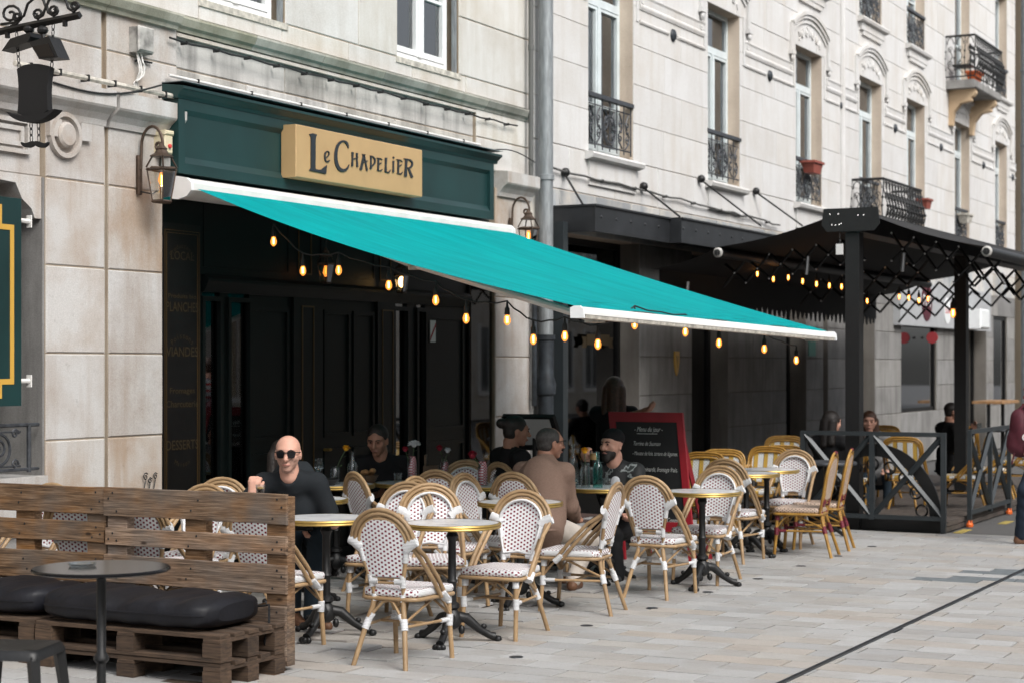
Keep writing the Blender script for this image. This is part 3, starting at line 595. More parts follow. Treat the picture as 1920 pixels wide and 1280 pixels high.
for k, (a, b) in enumerate(cols):
    w_ = window(RH, a+.005, b-.005, Z0, Z1, .165, M['blue_grey_paint'], transom=Z1-.52, bars=(.32,), cur='curtain_green' if k == 1 else 'curtain')
    put('window_guard', guard, RH, ((a+b)/2, .02 if k < 3 else .06, Z0+.06), None)
    put('window_hood', hood, RH, ((a+b)/2, -.004, Z1), None).scale = (1, .7, 1)
    s_ = sweepx([(-.10, Z0-.07), (-.115, Z0-.03), (-.10, Z0-.005), (.26, Z0+.005), (.26, Z0-.06), (-.03, Z0-.09)], a-.10, b+.10, 'window_sill', M['stone_right'], RH)
    if k < 3: g = MB(); g.box(a-.02, b+.02, -.03, .0, Z0-.36, Z0-.09); g.build('apron', M['stone_right'], RH)
    z0 = 6.75 if k == 5 else Y0
    window(RH, a+.005, b-.005, z0, Y1, .165, M['blue_grey_paint'], bars=(.4,))
    if k != 5: put('window_guard', guard, RH, ((a+b)/2, .02, z0+.05), None)
    sweepx([(-.10, z0-.07), (-.115, z0-.03), (-.10, z0-.005), (.26, z0+.005), (.26, z0-.06), (-.03, z0-.09)], a-.12, b+.12, 'window_sill', M['stone_right'], RH)
    if k != 5: g = MB(); g.box(a-.0, b+.0, -.05, 0, z0-.2, z0-.09); g.box(a+.1, b-.1, -.04, 0, z0-.27, z0-.2); g.build('apron', M['stone_right'], RH)
sc_ = [(-.018, 5.80), (-.03, 5.83), (-.03, 5.85), (-.016, 5.87), (-.022, 5.94), (-.035, 5.965), (.0, 5.98), (.0, 5.79)]; sc2 = [(-.02, 5.64), (-.028, 5.66), (-.02, 5.68), (0, 5.68), (0, 5.64)]
edges = [XB] + [v for ab in cols for v in (ab[0]-.16, ab[1]+.16)] + [RX1]
ply = MB().lathe([(.0, .045), (.025, .04), (.04, .03), (.065, .025), (.078, 0)], 14).mesh('anchor_plate', [M['cast_iron']], 40)
for i in range(0, len(edges), 2):
    a, b = edges[i], edges[i+1]
    if b-a < .1: continue
    sweepx(sc_, a, b, 'string_course', M['stone_right'], RH); m_ = (a+b)/2
    if i > 1: put('anchor_plate', ply, RH, (m_, -.01, 5.66), (PI/2, 0, 0)); sweepx(sc2, a, m_-.14, 'string_course', M['stone_right'], RH); sweepx(sc2, m_+.14, b, 'string_course', M['stone_right'], RH)
# rainwater groove between third and fourth windows
m_ = fx(1577); g = MB(); g.tube([(m_, -.02, 3.2), (m_, -.02, 10)], .05, 8); g.build('wall_pipe', M['stone_right'], RH, smooth=40)
# ---------------------------------------------------------------- balconies
def balcony(x0, x1, z, d, H, label, corbels):
    B = thing('balcony', label, 'balcony', ((x0+x1)/2, 0, z)); w = (x1-x0)/2
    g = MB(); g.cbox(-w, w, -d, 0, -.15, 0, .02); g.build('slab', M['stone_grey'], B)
    if corbels:
        prof = [(0, -.15), (-d+.05, -.15), (-d+.04, -.22), (-d+.08, -.28), (-d+.13, -.30), (-d+.12, -.36), (-.22, -.40), (-.10, -.55), (-.075, -.72), (-.07, -.8), (0, -.8)]
        for s_ in (-1, 1): g = MB(); g.prism([(p[0]*1, p[1]) for p in prof], lambda y, zz: (s_*(w-.28)-.09, y, zz), (.18, 0, 0)); g.build('corbel', M['stone_tan'], B)
    belly = lambda t: -.10*math.sin(PI*min(1, t*1.15))**2 * (1-t*.3)
    g = MB(); g.tube([(-w, 0, H), (-w, -d, H), (w, -d, H), (w, 0, H)], .022, 6); g.build('handrail', M['black_iron'], B)
    g = MB(); g.tube([(-w, 0, .06), (-w, -d+.02, .06), (w, -d+.02, .06), (w, 0, .06)], .014, 5); g.build('bottom_rail', M['black_iron'], B)
    def run(P, Q, out):
        g = MB(); P = Vector(P); Q = Vector(Q); L = (Q-P).length; n = max(2, round(L/.165)); D = (Q-P)/L; O = Vector(out)
        f = lambda s0, t: P + D*s0 + O*(-belly(t)*.8) + Vector((0, 0, .06+(H-.06)*t))
        for k in range(n+1):
            s0 = L*k/n; g.tube([f(s0, t/8) for t in range(9)], .009, 5)
            for t in (.18, .45, .62): g.ball(f(s0, t), .024, 6, 4)
        for k in range(n):
            s1 = L*(k+.5)/n
            g.tube([f(s1+.06*math.cos(math.radians(180-18*q)), .80+.16*math.sin(math.radians(18*q))) for q in range(11)], .008, 4)
            for t0, sg in ((.30, 1), (.66, -1)): g.tube([f(s1+.05*(1-q/14)*math.cos(q*.75*sg), t0+.09*(1-q/14)*math.sin(q*.75)) for q in range(12)], .007, 4)
            g.tube([f(s1+.05, .08), f(s1-.04, .22), f(s1+.05, .5), f(s1-.03, .72)], .008, 4)
        g.build('railing_panel', M['black_iron'], B, smooth=60)
    run((-w, -d, 0), (w, -d, 0), (0, -1, 0)); run((-w, 0, 0), (-w, -d, 0), (-1, 0, 0)); run((w, 0, 0), (w, -d, 0), (1, 0, 0))
    return B
q = onY(1773, 152, 0); q2 = onY(1877, 180, -.53); balcony(q.x, q2.x, q.z, .54, onY(1770, 68).z-q.z, 'bellied black iron balcony on carved stone corbels', True)
q = onY(1597, 338, 0); q2 = onY(1727, 358, -.5); balcony(q.x, q2.x, q.z-.82, .50, .82, 'black iron balcony just above the black terrace awning', False)
ch = thing('balcony_chair', 'dark slatted folding chair standing on the upper iron balcony', 'chair', (onY(1773, 152, 0).x+.35, -.26, onY(1773, 152, 0).z))
for z in (.35, .5, .6): g = MB(); g.box(-.18, .18, -.16, -.13, z, z+.06); g.build('slat', M['black_iron'], ch)
g = MB(); g.box(-.19, .19, -.16, .18, .28, .31); [g.tube([(x, -.15, 0), (x, -.15, .68)], .012, 5) or g.tube([(x, .16, 0), (x, .16, .29)], .012, 5) for x in (-.17, .17)]; g.build('frame', M['black_iron'], ch)
def planter(px, py, Y, w, label, rot=0, mat='terracotta'):
    p = onY(px, py, Y); t_ = thing('window_box', label, 'planter', tuple(p), rot)
    g = MB(); a, b, h = w/2, w/2*.75, .17; g.add([(-b, -.07, -h), (b, -.07, -h), (b, .07, -h), (-b, .07, -h), (-a, -.10, 0), (a, -.10, 0), (a, .10, 0), (-a, .10, 0)], [(3, 2, 1, 0), (0, 1, 5, 4), (1, 2, 6, 5), (2, 3, 7, 6), (3, 0, 4, 7)])
    g.build('trough', M[mat], t_); g = MB(); g.box(-a-.015, a+.015, -.115, .115, -.03, .005); g.build('rim', M[mat], t_); return t_
planter(1523, 304, -.10, .42, 'terracotta trough hung on the window guard above the canopy', PI/2*.0)
planter(1733, 374, -.10, .34, 'small terracotta pot with yellow marks beside the lower balcony', 0)
planter(1810, 402, -.06, .42, 'pale grey trough on a far window guard', 0, 'white_dirty')
q = onY(1773, 152, 0); pt = planter(0, 0, 0, .5, 'orange planter on the floor of the upper balcony'); pt.location = (q.x+.45, -.42, q.z+.18); [setattr(c_.data, 'name', 'orange') or c_.data.materials.__setitem__(0, M['orange']) for c_ in pt.children]
# ---------------------------------------------------------------- pipes, cables, boxes
def pipe(name, label, px, z0, z1, r, mat, joints=(), low=None, Y=None):
    x = fx(px); Y = Y or -.05-r; t_ = thing(name, label, 'pipe', (x, Y, 0)); zc = low or z0
    g = MB(); g.tube([(0, 0, zc), (0, 0, z1)], r, 14); g.build('pipe', M[mat], t_, smooth=40)
    for z in joints: g = MB(); g.lathe([(r, z-.03), (r*1.18, z-.025), (r*1.18, z+.025), (r, z+.03)], 14); g.build('collar', M[mat], t_, smooth=40)
    if low:
        g = MB(); g.lathe([(r*1.08, z0), (r*1.08, low-.62), (r*1.35, low-.60), (r*1.45, low-.5), (r*1.12, low-.42), (r*1.12, low-.06), (r*1.3, low-.05), (r*1.3, low), (r, low)], 14); g.build('boot', M['cast_iron'], t_, smooth=40)
    return t_
pipe('downpipe', 'thick grey zinc downpipe between the two houses', 1003, 0, 11, .075, 'zinc', (fz(1005, 335), 5.6), low=fz(1010, 628))
pipe('service_pipe', 'thin black service pipe beside the grey zinc downpipe', 983, fz(983, 338), 11, .026, 'cable_grey', (fz(980, 90),))
pipe('cable_duct', 'black cable duct low on the pier beside the downpipe', 989, fz(989, 760), fz(988, 555), .028, 'cast_iron')
pipe('far_downpipe', 'grey downpipe at the far end of the pale house', 1910, 0, 11, .09, 'zinc', (6.4, 8.0))
def conduit(name, label, pts, r, mat, clips=0, cat='cable'):
    t_ = thing(name, label, cat, (0, 0, 0)); g = MB(); g.tube(pts, r, 7); g.build('line', M[mat], t_, smooth=50)
    if clips:
        P = [Vector(p) for p in pts]; g = MB()
        for k in range(clips):
            u = (k+.5)/clips*(len(P)-1); i = int(u); p = P[i].lerp(P[i+1], u-i); g.box(p.x-.007, p.x+.007, p.y-r-.004, p.y+.05, p.z-r-.004, p.z+r+.004)
        g.build('clip', M['cable'], t_, kind='stuff')
    return t_
z_ = 3.655; conduit('conduit', 'white plastic conduit lying on the stone ledge over the pier', [(fx(6), -.10, z_), (fx(310), -.10, z_)], .019, 'white_dirty', 6, 'conduit')
z_ = fz(303, 144, -.05)+.02; conduit('conduit', 'thin white conduit running above the green shop fascia', [(fx(304), -.06, z_), (fx(890), -.06, z_)], .012, 'white_metal', 7, 'conduit')
z_ = 4.09; conduit('cable', 'dark cable clipped below the mossy stone cornice', [(fx(308)+k*.25, -.05, z_-.012*(k % 2)) for k in range(int((fx(985)-fx(308))/.25))], .008, 'cable', 14)
z0_ = fz(1020, 312); conduit('cable', 'bundle of dark cables along the pale house above the canopy', [(fx(1018)+k*.3, -.05, z0_+rnd.uniform(-.02, .02)-.005*k) for k in range(int((fx(1480)-fx(1018))/.3))], .012, 'cable_grey', 8)
a, b = onY(100, 155, -.15), onY(303, 160, -.15); conduit('cable', 'black cable drooping from the hat sign to the shop fascia', [tuple(a.lerp(b, k/10)+Vector((0, 0, -.07*math.sin(PI*k/10)))) for k in range(11)], .007, 'cable')
a, b = onY(915, 283, -.1), onY(1003, 305, -.12); conduit('cable', 'thin black cable from the fascia end to the downpipe', [tuple(a.lerp(b, k/8)+Vector((0, 0, .06*math.sin(PI*k/8)))) for k in range(9)], .006, 'cable')
q = onY(258, 78, -.02); jb = thing('junction_box', 'weathered grey junction box with loose white wires', 'electric box', tuple(q))
g = MB(); g.cbox(-.085, .085, -.075, .02, -.09, .09, .01); g.build('case', M['grey_box'], jb); g = MB(); g.cbox(-.092, .080, -.09, -.075, -.084, .096, .012); g.build('lid', M['grey_box'], jb)
for k in range(5):
    e = rnd.uniform(-.06, .02); g = MB(); g.tube(bez((e, -.03, -.09), (e-.08+.05*k, -.06, -.22-.03*k), (e+.12-.06*k, -.05, -.12-.04*k), (-.05+.01*k, -.01, -.30), 10) + [(-.05+.01*k, -.01, -.42-.02*k)], .0055, 5); g.build('wire', M['white_metal'], jb, smooth=60)
g = MB(); g.tube([(-.04, -.01, -.15), (-.01, -.015, -.14), (.14, -.015, -.135)], .008, 5); g.build('wire', M['cable'], jb)
q = onY(303, 268, -.06); al = thing('alarm_box', 'cream alarm box with a round red button beside the lantern', 'alarm', tuple(q))
g = MB(); g.cbox(-.045, .045, -.07, .06, -.085, .05, .01); g.build('case', M['plastic_cream'], al); g = MB(); g.cbox(-.052, .052, -.078, .06, .05, .085, .01); g.build('lid', M['plastic_cream'], al)
g = MB(); g.lathe([(.016, 0), (.016, .012), (.01, .016)], 12); g.build('button', M['red_bright'], al, (0, -.07, -.03), (PI/2, 0, 0))
q = onY(318, 285, -.04); g = MB(); g.cbox(fx(304)-.075, fx(304)-.008, -.09, .0, q.z-.13, q.z+.10, .01); tag(g.build('meter_box', M['grey_box']), 'narrow grey box tucked against the fascia end', 'electric box')
q = onY(272, 905, 0); g = MB()
for (a_, b_, r_) in ((-.05, .05, .03), (.0, .02, .022), (.06, .05, .025)): g.tube(spiral(q.x+a_, q.z+b_, r_, .008, 40, 1.2, 12, lambda a, b: (a, -.046, b)), .005, 4); g.tube([(q.x+a_, -.046, q.z+b_-r_), (q.x+a_-.02, -.046, q.z+b_-.09)], .005, 4)
g.build('graffiti', M['cable'], LH)
# far house beyond the pale one
FH = thing('far_house', 'tan house beyond the grey downpipe at the street end', 'building', (0, 0, 0))
g = MB(); g.box(fx(1914), 75, -.05, .5, 0, 14); g.build('wall', M['far_wall'], FH)
# ---------------------------------------------------------------- bistro shopfront under the fascia
SF = thing('shopfront', 'dark green timber bistro front with gold lined panels and glazed doors', 'shopfront', (0, 0, 0))
sx = lambda p: fx(p, .06)
ZT = fz(640, 556, .06)                                             # lintel over doors
zones = [(379, 412), (428, 467), (737, 763), (781, 797)]
solid = [(301, 379), (412, 428), (467, 737), (763, 781), (797, 925)]
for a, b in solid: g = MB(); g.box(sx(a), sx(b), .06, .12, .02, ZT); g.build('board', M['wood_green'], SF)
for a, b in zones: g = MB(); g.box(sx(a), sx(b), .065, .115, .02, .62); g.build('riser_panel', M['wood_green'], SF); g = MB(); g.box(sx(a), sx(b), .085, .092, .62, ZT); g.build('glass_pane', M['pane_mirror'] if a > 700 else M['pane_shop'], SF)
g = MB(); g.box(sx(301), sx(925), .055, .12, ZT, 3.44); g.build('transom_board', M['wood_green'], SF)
sweepx([(.0, ZT+.02), (-.015, ZT+.05), (-.015, ZT+.07), (.02, ZT+.10), (.056, ZT+.10), (.056, ZT-.03), (.03, ZT-.03)], sx(376), sx(872), 'lintel_moulding', M['wood_green'], SF)
def frame(a, b, z0, z1, w, d, mat, name, y=.06):
    g = MB(); g.box(a, a+w, y-d, y, z0, z1); g.box(b-w, b, y-d, y, z0, z1); g.box(a+w, b-w, y-d, y, z0, z0+w); g.box(a+w, b-w, y-d, y, z1-w, z1); return g.build(name, mat, SF)
for a, b in ((545, 600), (703, 736)): g = MB(); g.box(sx(a), sx(b), .03, .06, .02, ZT-.03); g.build('pilaster', M['wood_green'], SF)
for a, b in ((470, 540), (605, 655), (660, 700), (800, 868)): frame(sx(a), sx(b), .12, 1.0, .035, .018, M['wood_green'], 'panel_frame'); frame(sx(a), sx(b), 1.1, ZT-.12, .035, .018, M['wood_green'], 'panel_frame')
for a, b in zones: frame(sx(a)-.02, sx(b)+.02, .60, ZT-.06, .035, .022, M['wood_green'], 'glazing_frame')
zt2 = fz(570, 573, .03)
frame(sx(560), sx(583), .10, zt2, .014, .006, M['gold_line'], 'gold_frame', .03); frame(sx(711), sx(732), .10, zt2, .012, .006, M['gold_line'], 'gold_frame', .03)
frame(sx(558), sx(583), ZT+.16, 3.3, .014, .006, M['gold_line'], 'gold_frame', .055); frame(sx(711), sx(732), ZT+.16, 3.3, .014, .006, M['gold_line'], 'gold_frame', .055)
frame(sx(600), sx(700), ZT+.16, 3.3, .012, .006, M['wood_green'], 'panel_frame', .055); frame(sx(380), sx(540), ZT+.16, 3.3, .012, .006, M['wood_green'], 'panel_frame', .055)
g = MB(); g.tube([(sx(600), .02, 1.0), (sx(600), -.03, 1.0), (sx(604), -.03, 1.0)], .012, 6); g.build('door_handle', M['brass'], SF)
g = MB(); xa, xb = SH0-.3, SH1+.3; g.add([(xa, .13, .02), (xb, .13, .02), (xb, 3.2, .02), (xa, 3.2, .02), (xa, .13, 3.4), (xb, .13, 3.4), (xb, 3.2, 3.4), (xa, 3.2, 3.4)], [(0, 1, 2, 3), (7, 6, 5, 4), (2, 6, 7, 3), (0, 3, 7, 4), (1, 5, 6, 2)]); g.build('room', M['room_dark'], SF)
# painted side panels with gold lettering
def arc_text(s, xc, zc, r, size, y, parent, up=True, mat='gold_letter'):
    n = len(s); step = size*.62/r
    for i, ch in enumerate(s):
        if ch == ' ': continue
        a = (i-(n-1)/2)*step
        me = text_mesh(ch, size, M[mat]); x = xc+r*math.sin(a); z = zc+(r*math.cos(a) if up else -r*math.cos(a))
        put('letter', me, parent, (x, y, z), (PI/2, (a if up else -a), 0))
def line(s, xc, z, size, y, parent, mat='gold_letter', bold=False, width=None):
    me = text_mesh(s, size, M[mat], bold=bold); o = put('lettering', me, parent, (xc, y, z), (PI/2, 0, 0))
    if width:
        w = max(v.co.x for v in me.vertices)-min(v.co.x for v in me.vertices); o.scale = (width/w, 1, 1)
    return o
def side_panel(a, b, label, rows, glass):
    xa, xb = fx(a, .04), fx(b, .04); t_ = thing('lettered_panel', label, 'sign', ((xa+xb)/2, .04, 0)); w = (xb-xa)/2
    g = MB(); g.box(-w, w, -.012, .018, .35, 2.75); g.build('board', M['wood_black'], t_)
    if glass: g = MB(); g.box(-w+.02, w-.02, -.02, -.016, .4, 2.7); g.build('glass', M['pane_shop'], t_)
    g = MB()
    for k in (0, .02): g.box(-w+.02+k, -w+.024+k, -.015, -.012, .4+k, 2.7-k); g.box(w-.024-k, w-.02-k, -.015, -.012, .4+k, 2.7-k); g.box(-w+.02+k, w-.02-k, -.015, -.012, 2.696-k, 2.7-k)
    g.build('gold_border', M['gold_line'], t_)
    for (s, py, size, kind) in rows:
        z = fz((a+b)/2, py, .04)
        if kind == 0: line(s, 0, z, size, -.0145, t_, bold=True, width=min(2*w-.07, len(s)*size*.62))
        else: arc_text(s, 0, z-(.17 if kind == 1 else -.17), .17, size, -.0145, t_, kind == 1)
    return t_
side_panel(303, 374, 'black shop panel with faint gold words from LOCAL down to DESSERTS', [('Producteurs', 462, .05, 1), ('LOCAL', 481, .09, 0), ('Produits bio', 556, .045, 0), ('PLANCHES', 577, .10, 0), ('Poissons', 630, .06, 1), ('VIANDES', 660, .10, 0), ('Fromages', 732, .06, 0), ('Charcuterie', 757, .07, 0), ('DESSERTS', 834, .10, 0), ('Maison', 870, .05, 2)], False)
side_panel(878, 924, 'glossy black shop panel with gold BISTROT and CAFÉ beside the stone pier', [('Vins', 556, .05, 1), ('COCKTAIL', 609, .075, 0), ('BISTROT', 672, .08, 0), ('CAFÉ', 805, .09, 0)], True)
q = onY(812, 621, .03); nt = thing('door_notice', 'white notice with a diagonal red stripe on the glazed door', 'notice', tuple(q)); nt.rotation_euler = (0, 0, 0)
g = MB(); g.box(-.05, .05, 0, .004, -.10, .10); g.build('sheet', M['paper'], nt); g = MB(); g.prism([(-.05, -.09), (-.05, -.055), (.05, .08), (.05, .045)], lambda x, z: (x, -.002, z), (0, .002, 0)); g.build('stripe', M['red'], nt)
# lamps glimpsed inside
for k_, (px, py, y) in enumerate(((405, 642, .9), (388, 671, .5))):
    q = onY(px, py, y); t_ = thing('indoor_bulb', ['upper faint amber bulb glowing behind the shop window', 'lower faint amber bulb glowing behind the shop window'][k_], 'light bulb', tuple(q), 0, 'amber bulbs inside the bistro'); g = MB(); g.ball((0, 0, 0), (.022, .022, .032), 8, 6); g.build('glass', M['filament_dim'], t_)
q = onY(404, 735, 1.0); t_ = thing('table_lamp', 'small amber lampshade glowing inside the bistro window', 'lamp', tuple(q)); g = MB(); g.lathe([(.10, -.09), (.05, .09)], 14); g.build('shade', M['lamp_lit'], t_); g = MB(); g.lathe([(.06, -.5), (.012, -.48), (.012, -.09)], 8); g.build('foot', M['brass'], t_)
# ---------------------------------------------------------------- fascia
YF = -.15
fzb, fzt = fz(327, 322.8, YF), fz(334, 160, YF-.03); f0, f1 = onX(327, 300, fx(304)).x, fx(926, YF); fL, fR = fx(304), fx(926, YF)
FA = thing('shop_fascia', 'long dark green moulded shop fascia carrying the gold name board', 'shop fascia', (0, 0, 0))
g = MB(); g.box(fL, fR, YF+.03, .02, fzb, fzt-.05); g.build('panel', M['fascia_green'], FA)
g = MB(); w = .075; g.box(fL, fL+w, YF, YF+.03, fzb, fzt-.08); g.box(fR-w, fR, YF, YF+.03, fzb, fzt-.08); g.box(fL+w, fR-w, YF, YF+.03, fzb, fzb+w); g.box(fL+w, fR-w, YF, YF+.03, fzt-.16, fzt-.08); g.build('frame', M['fascia_green'], FA)
for (za, zb, s_) in ((fzb+w, fzb+w+.05, 1), (fzt-.195, fzt-.16, -1)):
    g = MB(); g.prism([(YF+.0, za if s_ > 0 else zb), (YF+.03, zb if s_ > 0 else za), (YF+.03, za if s_ > 0 else zb)], lambda y, z: (fL+w, y, z), (fR-fL-2*w, 0, 0)); g.build('inner_moulding', M['fascia_green'], FA)
sweepx([(YF-.005, fzt-.085), (YF-.012, fzt-.06), (YF-.05, fzt-.025), (YF-.06, fzt-.02), (YF-.06, fzt), (.02, fzt+.03), (.02, fzt-.085)], fL-.02, fR+.06, 'cornice', M['fascia_green'], FA)
g = MB(); g.box(fL-.025, fR+.065, YF-.064, .02, fzt+.031, fzt+.037); g.build('lead_flashing', M['zinc'], FA)
# name board and its letters
YS = -.27; bl, br = onY(555, 282, YS), onY(792, 324, YS); zt_, zb_ = fz(555, 233, YS), fz(555, 332, YS)
NB = thing('name_board', 'gold shop name board lettered Le Chapelier on the green fascia', 'sign', (0, 0, 0))
g = MB(); g.cbox(bl.x, br.x, YS, YF+.02, zb_, zt_, .006); g.build('board', [M['sign_gold']], NB)
def zp(x, y): p = onY(560+x/8, 220+y/8, YS-.009); return (p.x, p.y, p.z)
def ribbon(P, W):
    n = len(P); Wd = W if isinstance(W, list) else [W]*n; L = []; R_ = []
    for i in range(n):
        a = P[max(i-1, 0)]; b = P[min(i+1, n-1)]; dx, dy = b[0]-a[0], b[1]-a[1]; l = math.hypot(dx, dy) or 1
        L.append((P[i][0]-dy/l*Wd[i]/2, P[i][1]+dx/l*Wd[i]/2)); R_.append((P[i][0]+dy/l*Wd[i]/2, P[i][1]-dx/l*Wd[i]/2))
    return L, R_
def letter(strokes, polys=()):
    g = MB()
    for P, W in strokes:
        L, R_ = ribbon(P, W)
        for i in range(len(P)-1):
            q = [L[i], L[i+1], R_[i+1], R_[i]]; A = [Vector(zp(*v)) for v in q]; V = A+[v+Vector((0, .0095, 0)) for v in A]
            g.add(V, [(3, 2, 1, 0), (0, 1, 5, 4), (2, 3, 7, 6), (1, 2, 6, 5), (3, 0, 4, 7)])
    for P in polys: g.prism(P, zp, (0, .0095, 0))
    return g.build('letter', M['letter_dark'], NB)
cv = lambda *p: [tuple(v[:2]) for v in bez(*[(a, b, 0) for a, b in p], 9)]
letter([], [[(165, 255), (215, 243), (278, 262), (270, 285), (259, 320), (255, 775), (300, 790), (350, 785), (390, 750), (428, 722), (415, 852), (165, 800), (190, 760), (190, 300)]])
letter([(cv((408, 606), (470, 596), (480, 520), (438, 512))+cv((438, 512), (385, 520), (390, 660), (428, 668))[1:]+[(450, 668), (470, 645)], [9]*4+[12]*4+[10]*3+[18]*9+[14, 6])])
letter([(cv((752, 470), (735, 330), (640, 330), (592, 430))+cv((592, 430), (535, 560), (560, 800), (668, 800))[1:]+cv((668, 800), (725, 800), (745, 760), (765, 712))[1:], [8, 24, 34, 30, 26, 26, 28, 30, 33, 36]+[38, 40, 42, 44, 46, 46, 48, 48, 46]+[44, 40, 34, 28, 24, 18, 14, 10, 6])])
letter([([(816, 525), (812, 640), (809, 738)], [28, 17, 26]), ([(880, 538), (880, 640), (886, 748)], [24, 15, 24]), ([(812, 645), (850, 620), (895, 603)], [10, 12, 14])])
letter([([(985, 562), (962, 680), (938, 792)], [20, 26, 34]), ([(985, 562), (1008, 680), (1032, 804)], [18, 15, 24]), ([(948, 692), (1000, 672), (1042, 655)], [12, 14, 12]), ([(960, 560), (1004, 568)], 14)])
letter([([(1093, 580), (1090, 680), (1089, 780)], [22, 15, 26]), (cv((1078, 582), (1150, 585), (1165, 660), (1140, 700))+[(1118, 728), (1092, 738)], [14]*4+[20]*6+[14, 8])])
letter([([(1202, 615), (1198, 798)], 20), ([(1180, 613), (1230, 622), (1260, 640)], [10, 13, 8]), ([(1200, 716), (1225, 700), (1248, 686)], [8, 12, 14]), ([(1182, 798), (1240, 806), (1264, 780)], [10, 16, 6])])
letter([([(1318, 610), (1313, 715), (1310, 822)], [30, 20, 28]), ([(1298, 818), (1355, 832), (1388, 790)], [12, 18, 6])])
letter([([(1428, 655), (1426, 740), (1425, 828)], [24, 16, 28]), ([(1430, 592), (1430, 620)], 18)])
letter([([(1502, 638), (1498, 845)], 21), ([(1476, 636), (1530, 646), (1562, 672)], [10, 15, 8]), ([(1500, 748), (1525, 732), (1548, 716)], [8, 13, 15]), ([(1480, 843), (1540, 855), (1568, 822)], [10, 17, 6])])
letter([([(1622, 630), (1615, 760), (1608, 892)], [34, 27, 40]), (cv((1585, 626), (1700, 622), (1740, 700), (1690, 748))+[(1655, 764), (1625, 756)], [14]*3+[22]*4+[26]*3+[16, 8]), ([(1650, 756), (1680, 835), (1708, 908)], [22, 30, 34])])
# ---------------------------------------------------------------- awning
AW = thing('retractable_awning', 'turquoise fabric awning reaching from the bistro front over the terrace', 'awning', (0, 0, 0))
aL, aR = fx(308), onY(956, 433, -.22).x; zc = fz(330, 346, -.22)
cas = [(0, zc-.07), (-.14, zc-.09), (-.22, zc-.07), (-.26, zc-.03), (-.26, zc+.02), (-.22, zc+.055), (-.14, zc+.07), (0, zc+.08)]
sweepx(cas, aL, aR, 'cassette', M['white_metal'], AW, 40)
for x in (aL-.03, aR): sweepx([(y*1.03, zc+(z-zc)*1.06) for y, z in cas], x, x+.03, 'end_cap', M['white_paint'], AW, 40)
PL, PR = onX(1084, 585, aL+.02), onX(1558, 630, aR-.02); bar = PR-PL
g = MB(); g.prism([(-.045, -.016), (-.04, .016), (-.02, .034), (.02, .034), (.045, .024), (.045, -.016)], lambda y, z: (PL.x, PL.y+y, PL.z+z), bar); g.build('front_bar', M['white_metal'], AW, smooth=40)
g = MB(); g.prism([(-.040, -.040), (-.043, -.018), (.04, -.018), (.036, -.040)], lambda y, z: (PL.x+.03, PL.y+y, PL.z+z), bar-Vector((.06, 0, 0))); g.build('bar_underside', M['white_dirty'], AW)
for p, d in ((PL, -.022), (PR, 0)): g = MB(); g.prism([(-.050, -.040), (-.046, .018), (-.022, .040), (.020, .040), (.048, .028), (.046, -.040)], lambda y, z: (p.x+d, p.y+y, p.z+z), (.022, 0, 0)); g.build('end_cap', M['white_paint'], AW)
nu, nv = 44, 26; V = []; F = []
for i in range(nu+1):
    u = i/nu
    for j in range(nv+1):
        v = j/nv; A = Vector((aL+.03+(aR-aL-.06)*u, -.27, zc-.02)); B = PL.lerp(PR, .008+.984*u)+Vector((0, .02, .035)); p = A.lerp(B, v)
        s_ = (.045*(1-u)**2.2+.025)*math.sin(PI*v**.9); wr = .012*math.sin(u*23+v*3)*v**6 + .005*math.sin(u*9)*math.sin(PI*v)
        V.append((p.x, p.y, p.z-s_+wr))
for i in range(nu):
    for j in range(nv): a = i*(nv+1)+j; F.append((a, a+nv+1, a+nv+2, a+1))
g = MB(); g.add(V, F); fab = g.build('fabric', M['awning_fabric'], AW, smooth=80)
sg = zc-.10
for s_, (xs, xe, xb) in ((0, (aL+1.15, aL+.62, .07)), (1, (aR-1.15, aR-.62, .93))):
    sh = Vector((xs, -.22, sg)); en = PL.lerp(PR, xb)+Vector((0, .05, -.03)); el = Vector((xe, -1.75, sh.z+(en.z-sh.z)*.50-.03))
    a_ = MB(); a_.tube([sh, sh.lerp(el, .5), el], .033, 8); ar = a_.build('arm', M['white_metal'], AW, smooth=40)
    a_ = MB(); a_.tube([el, el.lerp(en, .5), en], .027, 8); a_.build('forearm', M['white_metal'], ar, smooth=40); a_ = MB(); a_.lathe([(.04, -.04), (.045, 0), (.04, .04)], 10, tuple(el)); a_.build('elbow', M['white_dirty'], ar)
    a_ = MB(); a_.obox(en, (.18, .07, .05)); a_.build('bar_bracket', M['white_dirty'], ar)
# ---------------------------------------------------------------- string of bulbs under the awning
def bulb_proto(lit, cap, r=.024):
    t_ = thing('string_bulb', 'bulb', 'light bulb'); g = MB(); g.lathe([(.006, 0), (.010, -.035), (.017, -.045), (.019, -.085), (.014, -.09)], 8); g.build('socket', M['cable'], t_, smooth=40)
    g = MB(); g.lathe([(.012, -.088), (r*.72, -.10), (r, -.122), (r*.9, -.142), (r*.45, -.156), (.004, -.160)], 10); g.build('glass', M['amber_glass'], t_, smooth=60)
    g = MB(); g.tube([(-.005, 0, -.10), (-.004, 0, -.142)], .0035, 5); g.tube([(.005, 0, -.10), (.004, 0, -.142)], .0035, 5); g.build('filament', M[lit], t_); return t_
BP = bulb_proto('filament', 1); first = [True]
LXs = aL+.42
Lp = [(513, 453), (568, 508), (635, 507), (729, 535), (817, 563), (874, 597), (951, 600), (1000, 636), (1059, 630)]
Rp = [(1121, 645), (1190, 608), (1285, 622), (1348, 643), (1433, 654), (1493, 675)]
P1 = [onX(a, b, LXs)+Vector((0, 0, .124)) for a, b in Lp]; P2 = [onY(a, b, PL.y+.10)+Vector((0, 0, .124)) for a, b in Rp]
seq = []
